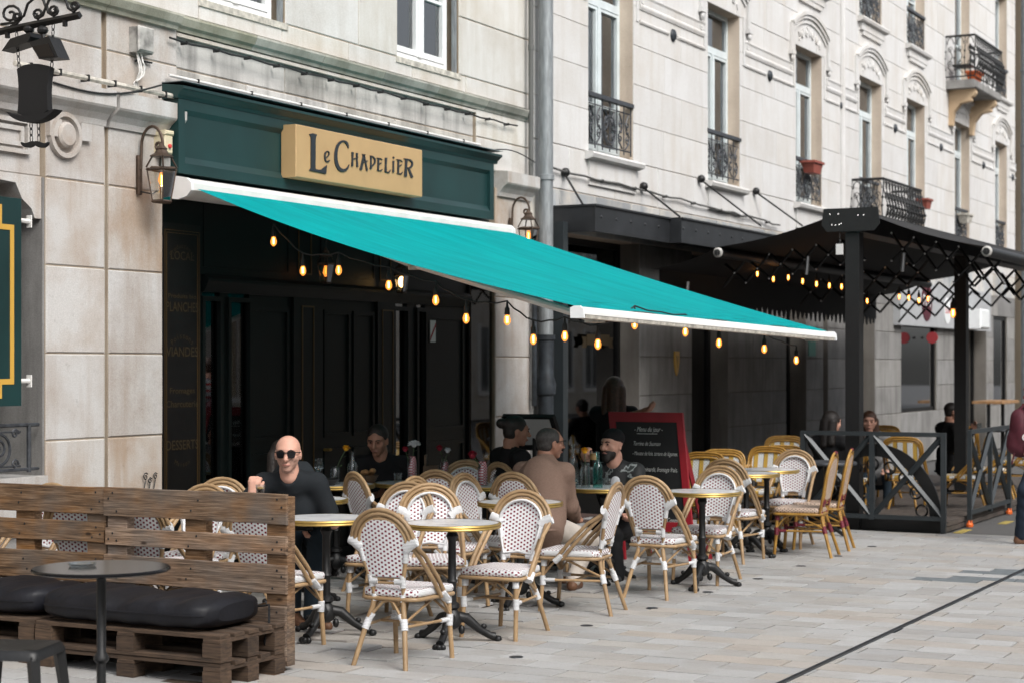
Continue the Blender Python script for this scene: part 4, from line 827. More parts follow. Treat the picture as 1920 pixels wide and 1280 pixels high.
BL = ['lit amber bulb nearest the shop end of the awning string', 'lit amber bulb just before the unlit door lantern', 'lit amber bulb just past the unlit door lantern', 'lit amber bulb below and beside the brightly lit lantern', 'lit amber bulb over the door notice with the red stripe', 'lit amber bulb before the glossy BISTROT panel', 'lit amber bulb against the pale pier beside the BISTROT panel', 'lit amber bulb hanging in front of the zinc downpipe', 'lit amber bulb in front of the dark grey iron post', 'lit amber bulb in the dark doorway below the gold banner', 'lit amber bulb touching the awning bar at the grey pier edge', 'lit amber bulb above the yellow shield plaque', 'lit amber bulb in the dark gap past the shield plaque', 'lit amber bulb second from the free end of the awning bar', 'lowest lit amber bulb at the free end of the awning bar']
for k, p in enumerate(P1+P2):
    b_ = BP if k == 0 else dup(BP, p, rnd.uniform(0, 3)); b_.location = p; b_['label'] = BL[k]; b_['group'] = 'bulbs strung under the turquoise awning'
    seq.append(p+Vector((0, 0, .0)))
seq.sort(key=lambda v: (-v.y if v in seq[:9] else 0)); pts = []
seq = sorted(P1, key=lambda v: -v.y)+P2
for a, b in zip(seq[:-1], seq[1:]):
    m_ = (a+b)/2; up_ = .10 if (b-a).length < 1.2 else .05
    pts += [a+Vector((0, 0, .006)), a.lerp(b, .25)+Vector((0, 0, -.012)), m_+Vector((0, 0, -.006)), a.lerp(b, .75)+Vector((0, 0, -.012))]
g = MB(); g.tube(pts+[seq[-1]], .006, 5); tag(g.build('bulb_cable', M['cable'], smooth=60), 'black cable carrying the amber bulbs under the awning', 'cable')
# ---------------------------------------------------------------- lanterns
def hang_lantern(t_, z, lit, sc=1.0, y=0.0):
    a, b, h = .078*sc, .048*sc, .17*sc
    g = MB(); c4 = lambda r, zz: [(r*math.cos(PI/4+PI/2*k), y+r*math.sin(PI/4+PI/2*k), zz) for k in range(4)]
    T, B = c4(a, z-.10*sc), c4(b, z-.10*sc-h)
    for k in range(4): g.tube([T[k], B[k]], .0048*sc, 4)
    g.tube(T, .008*sc, 4, closed=True); g.tube(B, .009*sc, 4, closed=True); g.build('frame', M['rust_bronze'], t_)
    g = MB(); N4 = [(a*1.22, z-.102*sc), (a*1.24, z-.096*sc), (a*1.10, z-.088*sc)]; g.lathe(N4, 4, (0, y, 0)); U2 = c4(a*.62, z-.028*sc); T2 = c4(a*1.05, z-.09*sc)
    for k in range(4): g.tube([T2[k], U2[k]], .0048*sc, 4)
    g.lathe([(a*.80, z-.032*sc), (a*.80, z-.026*sc), (a*.5, z-.012*sc), (a*.36, z+.006*sc), (a*.42, z+.012*sc), (a*.2, z+.03*sc), (.008, z+.05*sc)], 8, (0, y, 0)); g.build('cap', M['rust_bronze'], t_)
    g = MB(); V = T+B; g.add(V, [(k, (k+1) % 4, 4+(k+1) % 4, 4+k) for k in range(4)]); g.build('glass', M['lantern_glass'], t_)
    g = MB(); g.lathe([(.012, 0), (.02, -.03), (.026, -.06), (.01, -.09)], 8, (0, y, z-.115*sc)); g.build('bulb', M['amber_glass'], t_, smooth=60); g = MB(); g.tube([(0, y, z-.13*sc), (0, y, z-.19*sc)], .005, 4); g.build('filament', M[lit], t_)
def wall_lantern(px, label, lit):
    x = fx(px); zt = fz(px, 240); t_ = thing('wall_lantern', label, 'lantern', (x, -.034, zt-.42)); H = .42
    g = MB(); g.cbox(-.022, .022, -.025, -.0, -.06, .22, .006); g.build('back_plate', M['rust_bronze'], t_)
    d = .19; P = [(0, -.025, .12), (0, -.03, .26)]+[(0, -.03-d/2*(1-math.cos(PI*k/12)), .28+.14*math.sin(PI*k/12)) for k in range(13)]+spiral(-.03-d+.035, .28, .035, .01, 180, 1.3, 14, lambda a, b: (0, a, b))
    g = MB(); g.tube(P, .011, 7); g.build('arm', M['rust_bronze'], t_, smooth=50); g = MB(); g.tube([(0, -.025, -.04), (0, -.13, -.06), (0, -.03-d+.05, -.04)], .006, 5); g.build('stay', M['cable'], t_)
    hang_lantern(t_, .24, lit, 1.32, -.03-d+.01); return t_
wall_lantern(252, 'bronze scroll wall lantern beside the cream alarm box', 'filament')
w2 = wall_lantern(950, 'bronze scroll wall lantern rising behind the awning edge', 'filament'); w2.location.z = fz(950, 372)-.42
for (px, py, lab, lit) in ((611, 475, 'unlit looking lantern hanging over the bistro door', 'filament_dim'), (753, 497, 'brightly lit lantern hanging near the glazed shop door', 'filament')):
    q = onY(px, py, -.10); t_ = thing('door_lantern', lab, 'lantern', tuple(q)); hang_lantern(t_, 0, lit, .9)
    g = MB(); g.tube([(0, 0, .05), (0, 0, .16), (0, .14, .16)], .008, 6); g.build('hanger', M['cable'], t_)
    if lit == 'filament': g = MB(); g.ball((0, 0, -.15), (.032, .032, .05), 10, 8); g.build('bulb_globe', glow('globe', (1, .60, .22, 1), 5.0), t_, smooth=60)
# ---------------------------------------------------------------- hanging hat sign
XH = 8.0
hp = lambda px, py, dx=0: tuple(onX(px, py, XH)+Vector((dx, 0, 0)))
SB = thing('sign_bracket', 'black wrought iron bracket with scrolls high over the pier', 'bracket', (0, 0, 0))
a, b = Vector(hp(-300, 122)), Vector(hp(150, 29)); g = MB(); g.tube([a, b], .022, 4); g.build('bar', M['black_iron'], SB)
scr = [spiral(20, 28, 22, 4, 90, -1.6, 18, lambda x, y: (x, y)), spiral(32, 32, 9, 3, 0, 1.4, 12, lambda x, y: (x, y)), [(2, 46)]+[(28, 43), (45, 30), (52, 8), (68, -6), (80, -2), (86, 14), (80, 30), (70, 36)]+spiral(72, 26, 10, 3, 90, 1.3, 12, lambda x, y: (x, y)),
       [(96, -8), (88, 10), (90, 24), (100, 30)]+spiral(100, 20, 10, 3, 90, -1.4, 12, lambda x, y: (x, y)), [(122, -2), (128, 16), (138, 23), (147, 14)]+spiral(140, 12, 8, 3, 0, -1.3, 12, lambda x, y: (x, y))]
for P in scr: g = MB(); g.tube([hp(x, y) for x, y in P], .0085, 6); g.build('scroll', M['black_iron'], SB, smooth=60)
for x, y in ((14, 64), (122, 42)): g = MB(); p = Vector(hp(x, y)); g.obox(p, (.02, .022, .05)); g.build('lug', M['black_iron'], SB)
for (pts_, piv, lab) in (([(12, 98), (28, 75), (65, 63), (66, 71), (60, 82)], (54, 55), 'black floodlight tipped down above the crown of the hat'), ([(64, 82), (100, 70), (118, 110), (82, 113)], (80, 57), 'black floodlight showing its glass beside the hat chain')):
    fl = thing('floodlight', lab, 'floodlight', (0, 0, 0)); g = MB(); g.prism([(x, y) for x, y in pts_], lambda x, y: hp(x, y, -.04), (.10, 0, 0)); g.build('housing', M['black_iron'], fl)
    g = MB(); p = Vector(hp(*piv)); g.ball(tuple(p), (.03, .035, .028), 8, 6); g.tube([p, Vector(hp(piv[0]+2, piv[1]+18))], .014, 6); g.build('knuckle', M['black_iron'], fl)
    if piv[0] == 80: g = MB(); g.prism([(70, 90), (100, 84), (112, 108), (84, 110)], lambda x, y: hp(x, y, -.044), (.004, 0, 0)); g.build('glass', M['lens'], fl)
HS = thing('hat_sign', 'black top hat sign with a small moustache hung below it', 'sign', (0, 0, 0))
top = [tuple(v[:2]) for v in bez((36, 131, 0), (50, 118, 0), (84, 118, 0), (98, 128, 0), 8)]; right = [tuple(v[:2]) for v in bez((98, 128, 0), (92, 155, 0), (92, 180, 0), (94, 208, 0), 6)][1:]; left = [tuple(v[:2]) for v in bez((37, 214, 0), (40, 185, 0), (40, 160, 0), (36, 131, 0), 6)]
bot = [tuple(v[:2]) for v in bez((94, 208, 0), (80, 222, 0), (50, 222, 0), (37, 214, 0), 5)][1:-1]
g = MB(); g.prism(top+right+bot+left[:-1], lambda x, y: hp(x, y, -.02), (.04, 0, 0)); g.build('crown', M['black_cloth'], HS)
brim = [tuple(v[:2]) for v in bez((19, 211, 0), (38, 238, 0), (85, 240, 0), (110, 206, 0), 12)]; brim2 = [tuple(v[:2]) for v in bez((108, 212, 0), (88, 224, 0), (45, 226, 0), (22, 216, 0), 10)]
brim2 = [tuple(v[:2]) for v in bez((104, 207, 0), (86, 220, 0), (42, 222, 0), (24, 212, 0), 10)]
g = MB(); g.prism(brim+brim2, lambda x, y: hp(x, y, -.035), (.07, 0, 0)); g.build('brim', M['black_cloth'], HS)
for s_ in (-1, 1):
    P = [tuple(v[:2]) for v in bez((66, 266, 0), (66+s_*8, 262, 0), (66+s_*14, 274, 0), (66+s_*25, 267, 0), 8)]+[tuple(v[:2]) for v in bez((66+s_*25, 270, 0), (66+s_*20, 280, 0), (66+s_*8, 280, 0), (66, 272, 0), 8)]
    g = MB(); g.prism(P, lambda x, y: hp(x, y, -.01), (.02, 0, 0)); g.build('moustache', M['black_cloth'], HS)
def chain(parent, p, q):
    p, q = Vector(p), Vector(q); n = max(2, int((q-p).length/.035)); g = MB()
    for k in range(n):
        c_ = p.lerp(q, (k+.5)/n); sid = Vector((1, 0, 0)) if k % 2 else Vector((0, 1, 0)); ax = (q-p).normalized()
        g.tube([c_+sid*.010*math.cos(t)+ax*.024*math.sin(t) for t in [2*PI*i/8 for i in range(8)]], .0035, 4, closed=True)
    g.build('chain', M['black_iron'], parent)
chain(HS, hp(30, 48), hp(36, 130)); chain(HS, hp(100, 44), hp(97, 128)); chain(HS, hp(58, 230), hp(59, 266)); chain(HS, hp(72, 230), hp(73, 266))
# ---------------------------------------------------------------- iron canopy over the neighbouring entrance
c0 = fx(1036); q = onX(1116, 386, c0); ya = q.y; zt = q.z; zb = onX(1116, 434, c0).z; xA = onY(1256, 409, ya).x; yb = ya-.14; xB = fx(1560, yb)
CN = thing('iron_canopy', 'black riveted iron entrance canopy stepping out from the pale house', 'canopy', (0, 0, 0))
g = MB(); g.box(c0, xA, ya, ya+.03, zb, zt); g.build('fascia_plate', M['canopy_iron'], CN); g = MB(); g.box(c0, c0+.03, ya+.03, 0, zb, zt); g.build('side_plate', M['canopy_iron'], CN)
g = MB(); g.box(xA, xB, yb, yb+.03, zb, zt); g.build('fascia_plate', M['canopy_iron'], CN); g = MB(); g.box(xA, xA+.03, yb+.03, ya+.03, zb, zt); g.build('side_plate', M['canopy_iron'], CN)
g = MB(); g.box(c0-.01, xA, ya-.02, 0, zt, zt+.02); g.box(xA, xB, yb-.02, 0, zt, zt+.02); g.build('roof_sheet', M['canopy_iron'], CN); g = MB(); g.box(c0+.03, xA, ya+.03, 0, zb+.08, zb+.09); g.box(xA+.03, xB, yb+.03, 0, zb+.08, zb+.09); g.build('soffit', M['canopy_iron'], CN)
g = MB(); k = c0+.15
while k < xB: y_ = ya if k < xA else yb; g.ball((k, y_, zb+.16), (.017, .012, .017), 6, 4); k += .38
g.build('rivets', M['canopy_iron'], CN, smooth=60, kind='stuff')
for (a, b) in (((1057, 324), (1093, 384)), ((1204, 350), (1275, 407)), ((1312, 336), (1427, 424)), ((1415, 359), (1505, 424))):
    p = onY(*a, -.02); e = onY(*b, -.35 if a[0] < 1100 else yb+.1); t_ = tag(bpy.data.objects.new('tie_rod', None), {1057: 'thin black tie rod of the canopy nearest the downpipe', 1204: 'thin black tie rod below the first window guard', 1312: 'thin black tie rod below the second window guard', 1415: 'thin black tie rod nearest the black terrace awning'}[a[0]], 'tie rod', 'tie rods of the iron canopy'); COL.objects.link(t_); t_.location = p
    g = MB(); g.tube([(0, 0, 0), e-p], .012, 6); g.build('rod', M['black_iron'], t_); g = MB(); g.ball((0, -.02, 0), .05, 10, 8); g.build('boss', M['black_iron'], t_, smooth=60)
g = MB(); xx = fx(1049, -.15); g.box(xx-.055, xx+.055, -.22, -.10, 0, zb+.1); tag(g.build('iron_post', M['fence_paint']), 'dark grey square post under the end of the iron canopy', 'post')
# doors and shop windows in the ground floor of the pale house
def gdoor(a, b, z1, z0=0, glassy=False, y=.25, mat='wood_black'):
    xa, xb = fx(a), fx(b); g = MB(); w = .07; g.box(xa, xa+w, y, y+.06, z0, z1); g.box(xb-w, xb, y, y+.06, z0, z1); g.box(xa+w, xb-w, y, y+.06, z1-w, z1); g.box(xa+w, xb-w, y+.01, y+.05, z0, z0+.35 if not glassy else z0+w); d = g.build('door' if not glassy else 'shop_window', M[mat], RH)
    g = MB(); g.box(xa+w, xb-w, y+.03, y+.036, z0+.07, z1-w); g.build('pane', M['pane_mirror'] if glassy else M['pane_shop'], d)
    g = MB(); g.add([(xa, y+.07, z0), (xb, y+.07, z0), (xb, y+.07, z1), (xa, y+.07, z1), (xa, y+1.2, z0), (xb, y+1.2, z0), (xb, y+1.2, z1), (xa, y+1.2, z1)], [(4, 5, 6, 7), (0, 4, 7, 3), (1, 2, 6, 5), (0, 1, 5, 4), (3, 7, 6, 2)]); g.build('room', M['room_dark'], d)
gdoor(1066, 1200, 3.1); gdoor(1298, 1366, 3.1); gdoor(1475, 1512, 3.1); gdoor(1544, 1553, 3.1); gdoor(1618, 1641, 3.1, mat='pallet_dark'); gdoor(1690, 1757, 2.7, .9, True, y=.04); gdoor(1789, 1850, 2.7, glassy=True); gdoor(1863, 1889, 2.7, .9, True, y=.04)
g = MB(); q0, q1 = onY(1690, 801, .0), onY(1757, 790, .0); g.box(q0.x, q1.x, .10, .13, .80, 1.0); wb_ = tag(g.build('window_banner', M['white_paint']), 'white strip with red lettering along the shop window foot', 'sign')
o = put('lettering', text_mesh('LOIN ET AUX PROCHE', .13, M['red_bright'], bold=True), wb_, ((q0.x+q1.x)/2, .097, .90), (PI/2, 0, 0)); o.scale = (.85, 1, 1)
q0, q1, q2 = onY(1688, 609, -.12), onY(1688, 552, -.12), onY(1858, 600, -.12); sb = thing('shop_sign_box', 'grey shop sign box with a round maroon POT badge', 'sign', (0, 0, 0))
g = MB(); g.box(q0.x, q2.x, -.12, .0, q0.z, q1.z+.25); g.build('box', M['shop_grey'], sb); c = onY(1738, 566, -.125); g = MB(); g.lathe([(.34, 0), (.34, .012), (.0, .012)], 28, caps=False); g.build('badge', M['maroon'], sb, (c.x, -.12, c.z), (PI/2, 0, 0))
put('lettering', text_mesh('POT', .30, M['white_paint'], bold=True), sb, (c.x, -.136, c.z), (PI/2, 0, 0)); c2 = onY(1776, 583, -.12); g = MB(); g.lathe([(.24, 0), (.24, .01), (0, .01)], 20, caps=False); g.build('badge', M['white_paint'], sb, (c2.x, -.12, c2.z), (PI/2, 0, 0)); put('lettering', text_mesh('LON', .17, M['red_bright'], bold=True), sb, (c2.x, -.133, c2.z), (PI/2, 0, 0))
q = onY(1836, 600, -.3); g = MB(); g.cbox(q.x-.35, q.x+.35, -.42, -.121, q.z-.17, q.z+.20, .03); tag(g.build('wall_unit', M['white_paint']), 'white box unit fixed under the grey shop sign', 'air conditioner')
q = onY(1748, 633, -.18); t_ = thing('projecting_disc', 'red round sign projecting beside the shop window', 'sign', tuple(q)); g = MB(); g.lathe([(.0, -.02), (.10, -.02), (.10, .02), (.0, .02)], 20, caps=False); g.build('disc', M['red_dull'], t_, (0, 0, 0), (0, PI/2, 0)); g = MB(); g.tube([(0, .15, 0), (0, .20, 0)], .02, 6); g.build('arm', M['cable'], t_)
q = onY(1270, 677, -.02); sh = thing('yellow_shield', 'small yellow shield plaque on the grey pier under the awning', 'plaque', tuple(q)); g = MB(); g.prism([(-.07, .12), (.07, .12), (.075, 0), (.04, -.12), (0, -.17), (-.04, -.12), (-.075, 0)], lambda x, z: (x, 0, z), (0, .018, 0)); g.build('plate', M['gold_bright'], sh); g = MB(); g.prism([(-.035, .07), (.035, .07), (.0, -.08)], lambda x, z: (x, -.006, z), (0, .006, 0)); g.build('emblem', M['brass'], sh)
q = onY(1523, 648, -.01); g = MB(); g.box(q.x-.16, q.x+.16, -.012, -.002, q.z-.15, q.z+.15); tag(g.build('green_poster', M['green_sign']), 'small green poster on the grey pier beyond the awning', 'poster')
q = onY(1872, 752, -.5); bs = thing('bar_shelf', 'pale wooden bar shelf standing at the far shop window', 'shelf', (q.x, -.45, 0)); g = MB(); g.box(-.75, .75, -.28, .28, q.z-.03, q.z+.02); g.build('top', M['wood_light'], bs); [MB().box(s_*.6-.03, s_*.6+.03, -.03, .03, 0, q.z-.03).build('leg', M['black_iron'], bs) for s_ in (-1, 1)]
# banner over the dark doorway
q = onY(1122, 637, .22); bn = thing('gold_banner', 'faint gold ribbon banner over the dark doorway', 'sign', tuple(q)); g = MB(); g.box(-.30, .30, 0, .01, -.06, .06); g.build('ribbon', M['gold_letter'], bn); [MB().prism([(s_*.30, -.09), (s_*.42, -.09), (s_*.38, -.03), (s_*.42, .03), (s_*.30, .03)][::s_], lambda x, z: (x, .006, z), (0, .008, 0)).build('ribbon_tail', M['gold_letter'], bn) for s_ in (-1, 1)]
# ---------------------------------------------------------------- black double awning over the neighbouring terrace
TX, TY, TXE = 18.3, -2.79, 27.0
PG = thing('terrace_awning', 'large black two sided awning on posts over the neighbouring terrace', 'awning', (0, 0, 0))
g = MB(); g.box(TX, TXE, TY-.12, TY+.12, 3.08, 3.30); g.build('ridge_beam', M['black_iron'], PG)
g = MB(); g.prism([(-.31, 3.16), (-.25, 3.09), (.25, 3.09), (.31, 3.16), (.29, 3.33), (-.29, 3.33)][::-1], lambda y, z: (TX-.02, TY+y, z), (.02, 0, 0)); g.build('end_plate', M['black_iron'], PG)
g = MB(); [g.ball((TX-.021, TY+y, z), .0065, 6, 4) for y, z in ((-.14, 3.25), (-.08, 3.25), (.12, 3.16), (.16, 3.155), (.20, 3.16), (.10, 3.17), (.13, 3.27), (.22, 3.27))]; g.build('bolts', M['steel'], PG, kind='stuff')
for x in (TX+.12, 23.0): g = MB(); g.box(x-.075, x+.075, TY-.075, TY+.075, 0, 3.08); g.build('post', M['black_iron'], PG)
def clothpanel(y0, z0, y1, z1, name='cloth'):
    V = []; F = []; n, m = 20, 10
    for i in range(n+1):
        for j in range(m+1): u, v = i/n, j/m; V.append((TX+.02+(TXE-TX)*u, y0+(y1-y0)*v, z0+(z1-z0)*v-.05*math.sin(PI*v)))
    for i in range(n):
        for j in range(m): a = i*(m+1)+j; F.append((a, a+m+1, a+m+2, a+1) if y1 > y0 else (a, a+1, a+m+2, a+m+1))
    g = MB(); g.add(V, F); return g.build(name, M['black_cloth'], PG, smooth=60)
clothpanel(TY+.1, 3.30, -1.30, 2.97); clothpanel(-1.30, 2.97, -.50, 2.76); clothpanel(TY-.1, 3.30, -4.22, 2.88)
V = []; F = []; n = 180
for i in range(n+1):
    u = i/n; x = TX+.3+(TXE-TX-.3)*u; V += [(x, -.52, 2.78), (x, -.52, 2.42-(.10 if i % 4 in (1, 2) else 0)-.02*math.sin(i*1.3)), (x, -.51, 2.78), (x, -.51, 2.42-(.10 if i % 4 in (1, 2) else 0)-.02*math.sin(i*1.3))]
    if i: b = 4*i; F += [(b-4, b-3, b+1, b), (b-2, b+2, b+3, b-1), (b-3, b-1, b+3, b+1)]
g = MB(); g.add(V, F); g.build('valance', M['black_cloth'], PG)
for (y, z) in ((-1.32, 2.91), (-4.19, 2.84)):
    g = MB(); g.tube([(TX, y, z), (TXE, y, z)], .055, 10); g.build('front_tube', M['black_iron'], PG, smooth=40)
    g = MB(); g.lathe([(.0, .02), (.035, .02), (.050, .012), (.056, 0)], 16, caps=False); cp = g.build('end_cap', M['grey_box'], PG, (TX, y, z), (0, -PI/2, 0)); g = MB(); g.lathe([(.0, .026), (.036, .024)], 12, caps=False); g.tube([(-.03, 0, .026), (.03, 0, .026)], .006, 4); g.tube([(0, -.03, .026), (0, .03, .026)], .006, 4); g.build('emblem', M['cable'], cp)
def pantograph(X, ya_, za_, yb_, zb_, n, h):
    g = MB(); b = MB(); D = Vector((0, yb_-ya_, zb_-za_)); up_ = Vector((0, 0, 1)); P0 = Vector((X, ya_, za_))
    for k in range(n):
        a, c = P0+D*(k/n), P0+D*((k+1)/n)
        g.tube([a+up_*h/2, c-up_*h/2], .015, 4); g.tube([a-up_*h/2+Vector((.03, 0, 0)), c+up_*h/2+Vector((.03, 0, 0))], .015, 4)
        b.ball((a+c)/2+Vector((-.02, 0, 0)), .013, 6, 4); b.ball(a+up_*h/2+Vector((-.02, 0, 0)), .013, 6, 4); b.ball(a-up_*h/2+Vector((-.02, 0, 0)), .013, 6, 4)
    o = g.build('folding_arm', M['black_iron'], PG); b.build('bolts', M['steel'], o, kind='stuff'); return o
for X, dz in ((19.3, 0), (22.0, -.12), (24.6, -.2), (26.5, -.25)):
    pantograph(X, TY+.15, 2.98+dz, -1.0, 2.72+dz, 6, .27); pantograph(X, TY-.15, 2.98+dz, -4.15, 2.70+dz, 5, .30)
for px, py in ((1515, 498), (1695, 492), (1290, 545)):
    q = onX(px, py, 19.2); g = MB(); g.tube([(q.x, q.y, q.z+.10), (q.x, q.y+.02, q.z-.10)], .022, 8); g.build('spring', M['steel'], PG)
g = MB(); q = onX(1575, 467, TX); g.box(TX-.03, TX, q.y-.035, q.y+.035, q.z-.06, q.z+.05); g.build('tag', M['paper'], PG); g = MB(); g.tube([(TX-.01, q.y, q.z+.05), (TX-.01, q.y, q.z+.3)], .004, 4); g.build('tag_cord', M['cable'], PG)
BP2 = bulb_proto('filament', 0, .017)
for k, (px, py) in enumerate([(1420, 513), (1450, 523), (1478, 520), (1505, 527), (1531, 532), (1555, 535), (1578, 537), (1686, 556), (1704, 558), (1723, 563), (1740, 560), (1787, 577), (1626, 564)]):
    p = onX(px, py, 20.4 if k < 7 else 21.5)+Vector((0, 0, .12)); b_ = BP2 if k == 0 else dup(BP2, p, 0); b_.location = p
    b_['label'] = 'large amber bulb glowing beside the second black post' if k == 11 else 'small amber terrace bulb, %s' % ['first of the row by the awning cap', 'second of the row by the awning cap', 'third of the row by the near post', 'fourth of the row by the near post', 'third before the near black post', 'second before the near black post', 'touching the near black post', 'over the edge of the grey sign box', 'second over the grey sign box', 'on the rim of the POT badge', 'just past the POT badge', '', 'dimly set right beside the near post'][k]
    if k == 11: b_.scale = (1.9, 1.9, 1.5)
    else: b_['group'] = 'bulbs under the black terrace awning'
# ---------------------------------------------------------------- deck and barriers
DK = thing('terrace_deck', 'low dark timber deck behind the black barriers', 'deck', (0, 0, 0)); DZ = .10
k = -3.72
while k < -1.0: g = MB(); g.box(18.42, 26.5, k, k+.135, .03, DZ); g.build('plank', M['deck'], DK); k += .142
for z in (.0, .055): g = MB(); g.box(18.42, 26.5, -3.745, -3.722, z+.003, z+.05); g.build('edge_board', M['deck'], DK)
g = MB(); g.box(18.40, 18.418, -3.70, -1.2, 0, .16); g.build('skirt', M['black_iron'], DK)
BR = thing('terrace_barrier', 'dark grey steel barrier with crossed bars facing the street', 'barrier', (18.28, 0, 0)); ya_, ym, yb_ = -3.76, -3.02, -2.28
def bar(parent, p, q, r=.022, name='bar'): g = MB(); g.tube([p, q], r*1.35, 4); return g.build(name, M['fence_paint'], parent)
for y in (ya_, ym, yb_): g = MB(); g.box(-.025, .025, y-.025, y+.025, 0 if y != ym else .12, 1.02); g.build('post', M['fence_paint'], BR)
for z in (.15, 1.0): g = MB(); g.box(-.02, .02, ya_, yb_, z-.022, z+.022); g.build('rail', M['fence_paint'], BR)
for a, b in ((ya_, ym), (ym, yb_)): bar(BR, (0, a+.02, .17), (0, b-.02, .98)); bar(BR, (.01, a+.02, .98), (.01, b-.02, .17))
OR = thing('arch_ornament', 'black semicircular iron arch with rings behind the crossed barrier', 'ornament', (18.36, -3.0, .12))
g = MB()
for i in range(24):
    a0, a1 = PI*i/24, PI*(i+1)/24; V = [(y_, r*math.cos(a), r*math.sin(a)*1.08) for y_ in (0, .03) for a in (a0, a1) for r in (.60, .72)]
    g.add(V, [(0, 1, 3, 2), (6, 7, 5, 4), (1, 5, 7, 3), (0, 2, 6, 4)])
g.build('band', M['black_iron'], OR)
for i in range(9): a = PI*(i+.5)/9; g = MB(); g.tube([(.015, .52*math.cos(a)+.06*math.cos(t), .56*math.sin(a)+.06*math.sin(t)) for t in [2*PI*k/12 for k in range(12)]], .010, 4, closed=True); g.build('ring', M['black_iron'], OR)
q0, q1 = onY(1818, 985, -3.80), onY(1892, 965, -3.80); B2 = thing('side_barrier', 'narrow dark grey barrier with orange feet beside the asphalt', 'barrier', (q0.x, -3.80, 0)); L = q1.x-q0.x
for x in (0, L*.5, L): g = MB(); g.box(x-.022, x+.022, -.022, .022, .04 if x != L*.5 else .1, 1.02); g.build('post', M['fence_paint'], B2)
for z in (.15, 1.0): g = MB(); g.box(0, L, -.02, .02, z-.022, z+.022); g.build('rail', M['fence_paint'], B2)
for a, b in ((0, L/2), (L/2, L)): bar(B2, (a, 0, .17), (b, 0, .98)); bar(B2, (a, .01, .98), (b, .01, .17))
for x in (0, L): g = MB(); g.lathe([(.036, 0), (.038, .025), (.028, .05), (.026, .07)], 8, (x, 0, 0)); g.build('foot', M['orange'], B2)
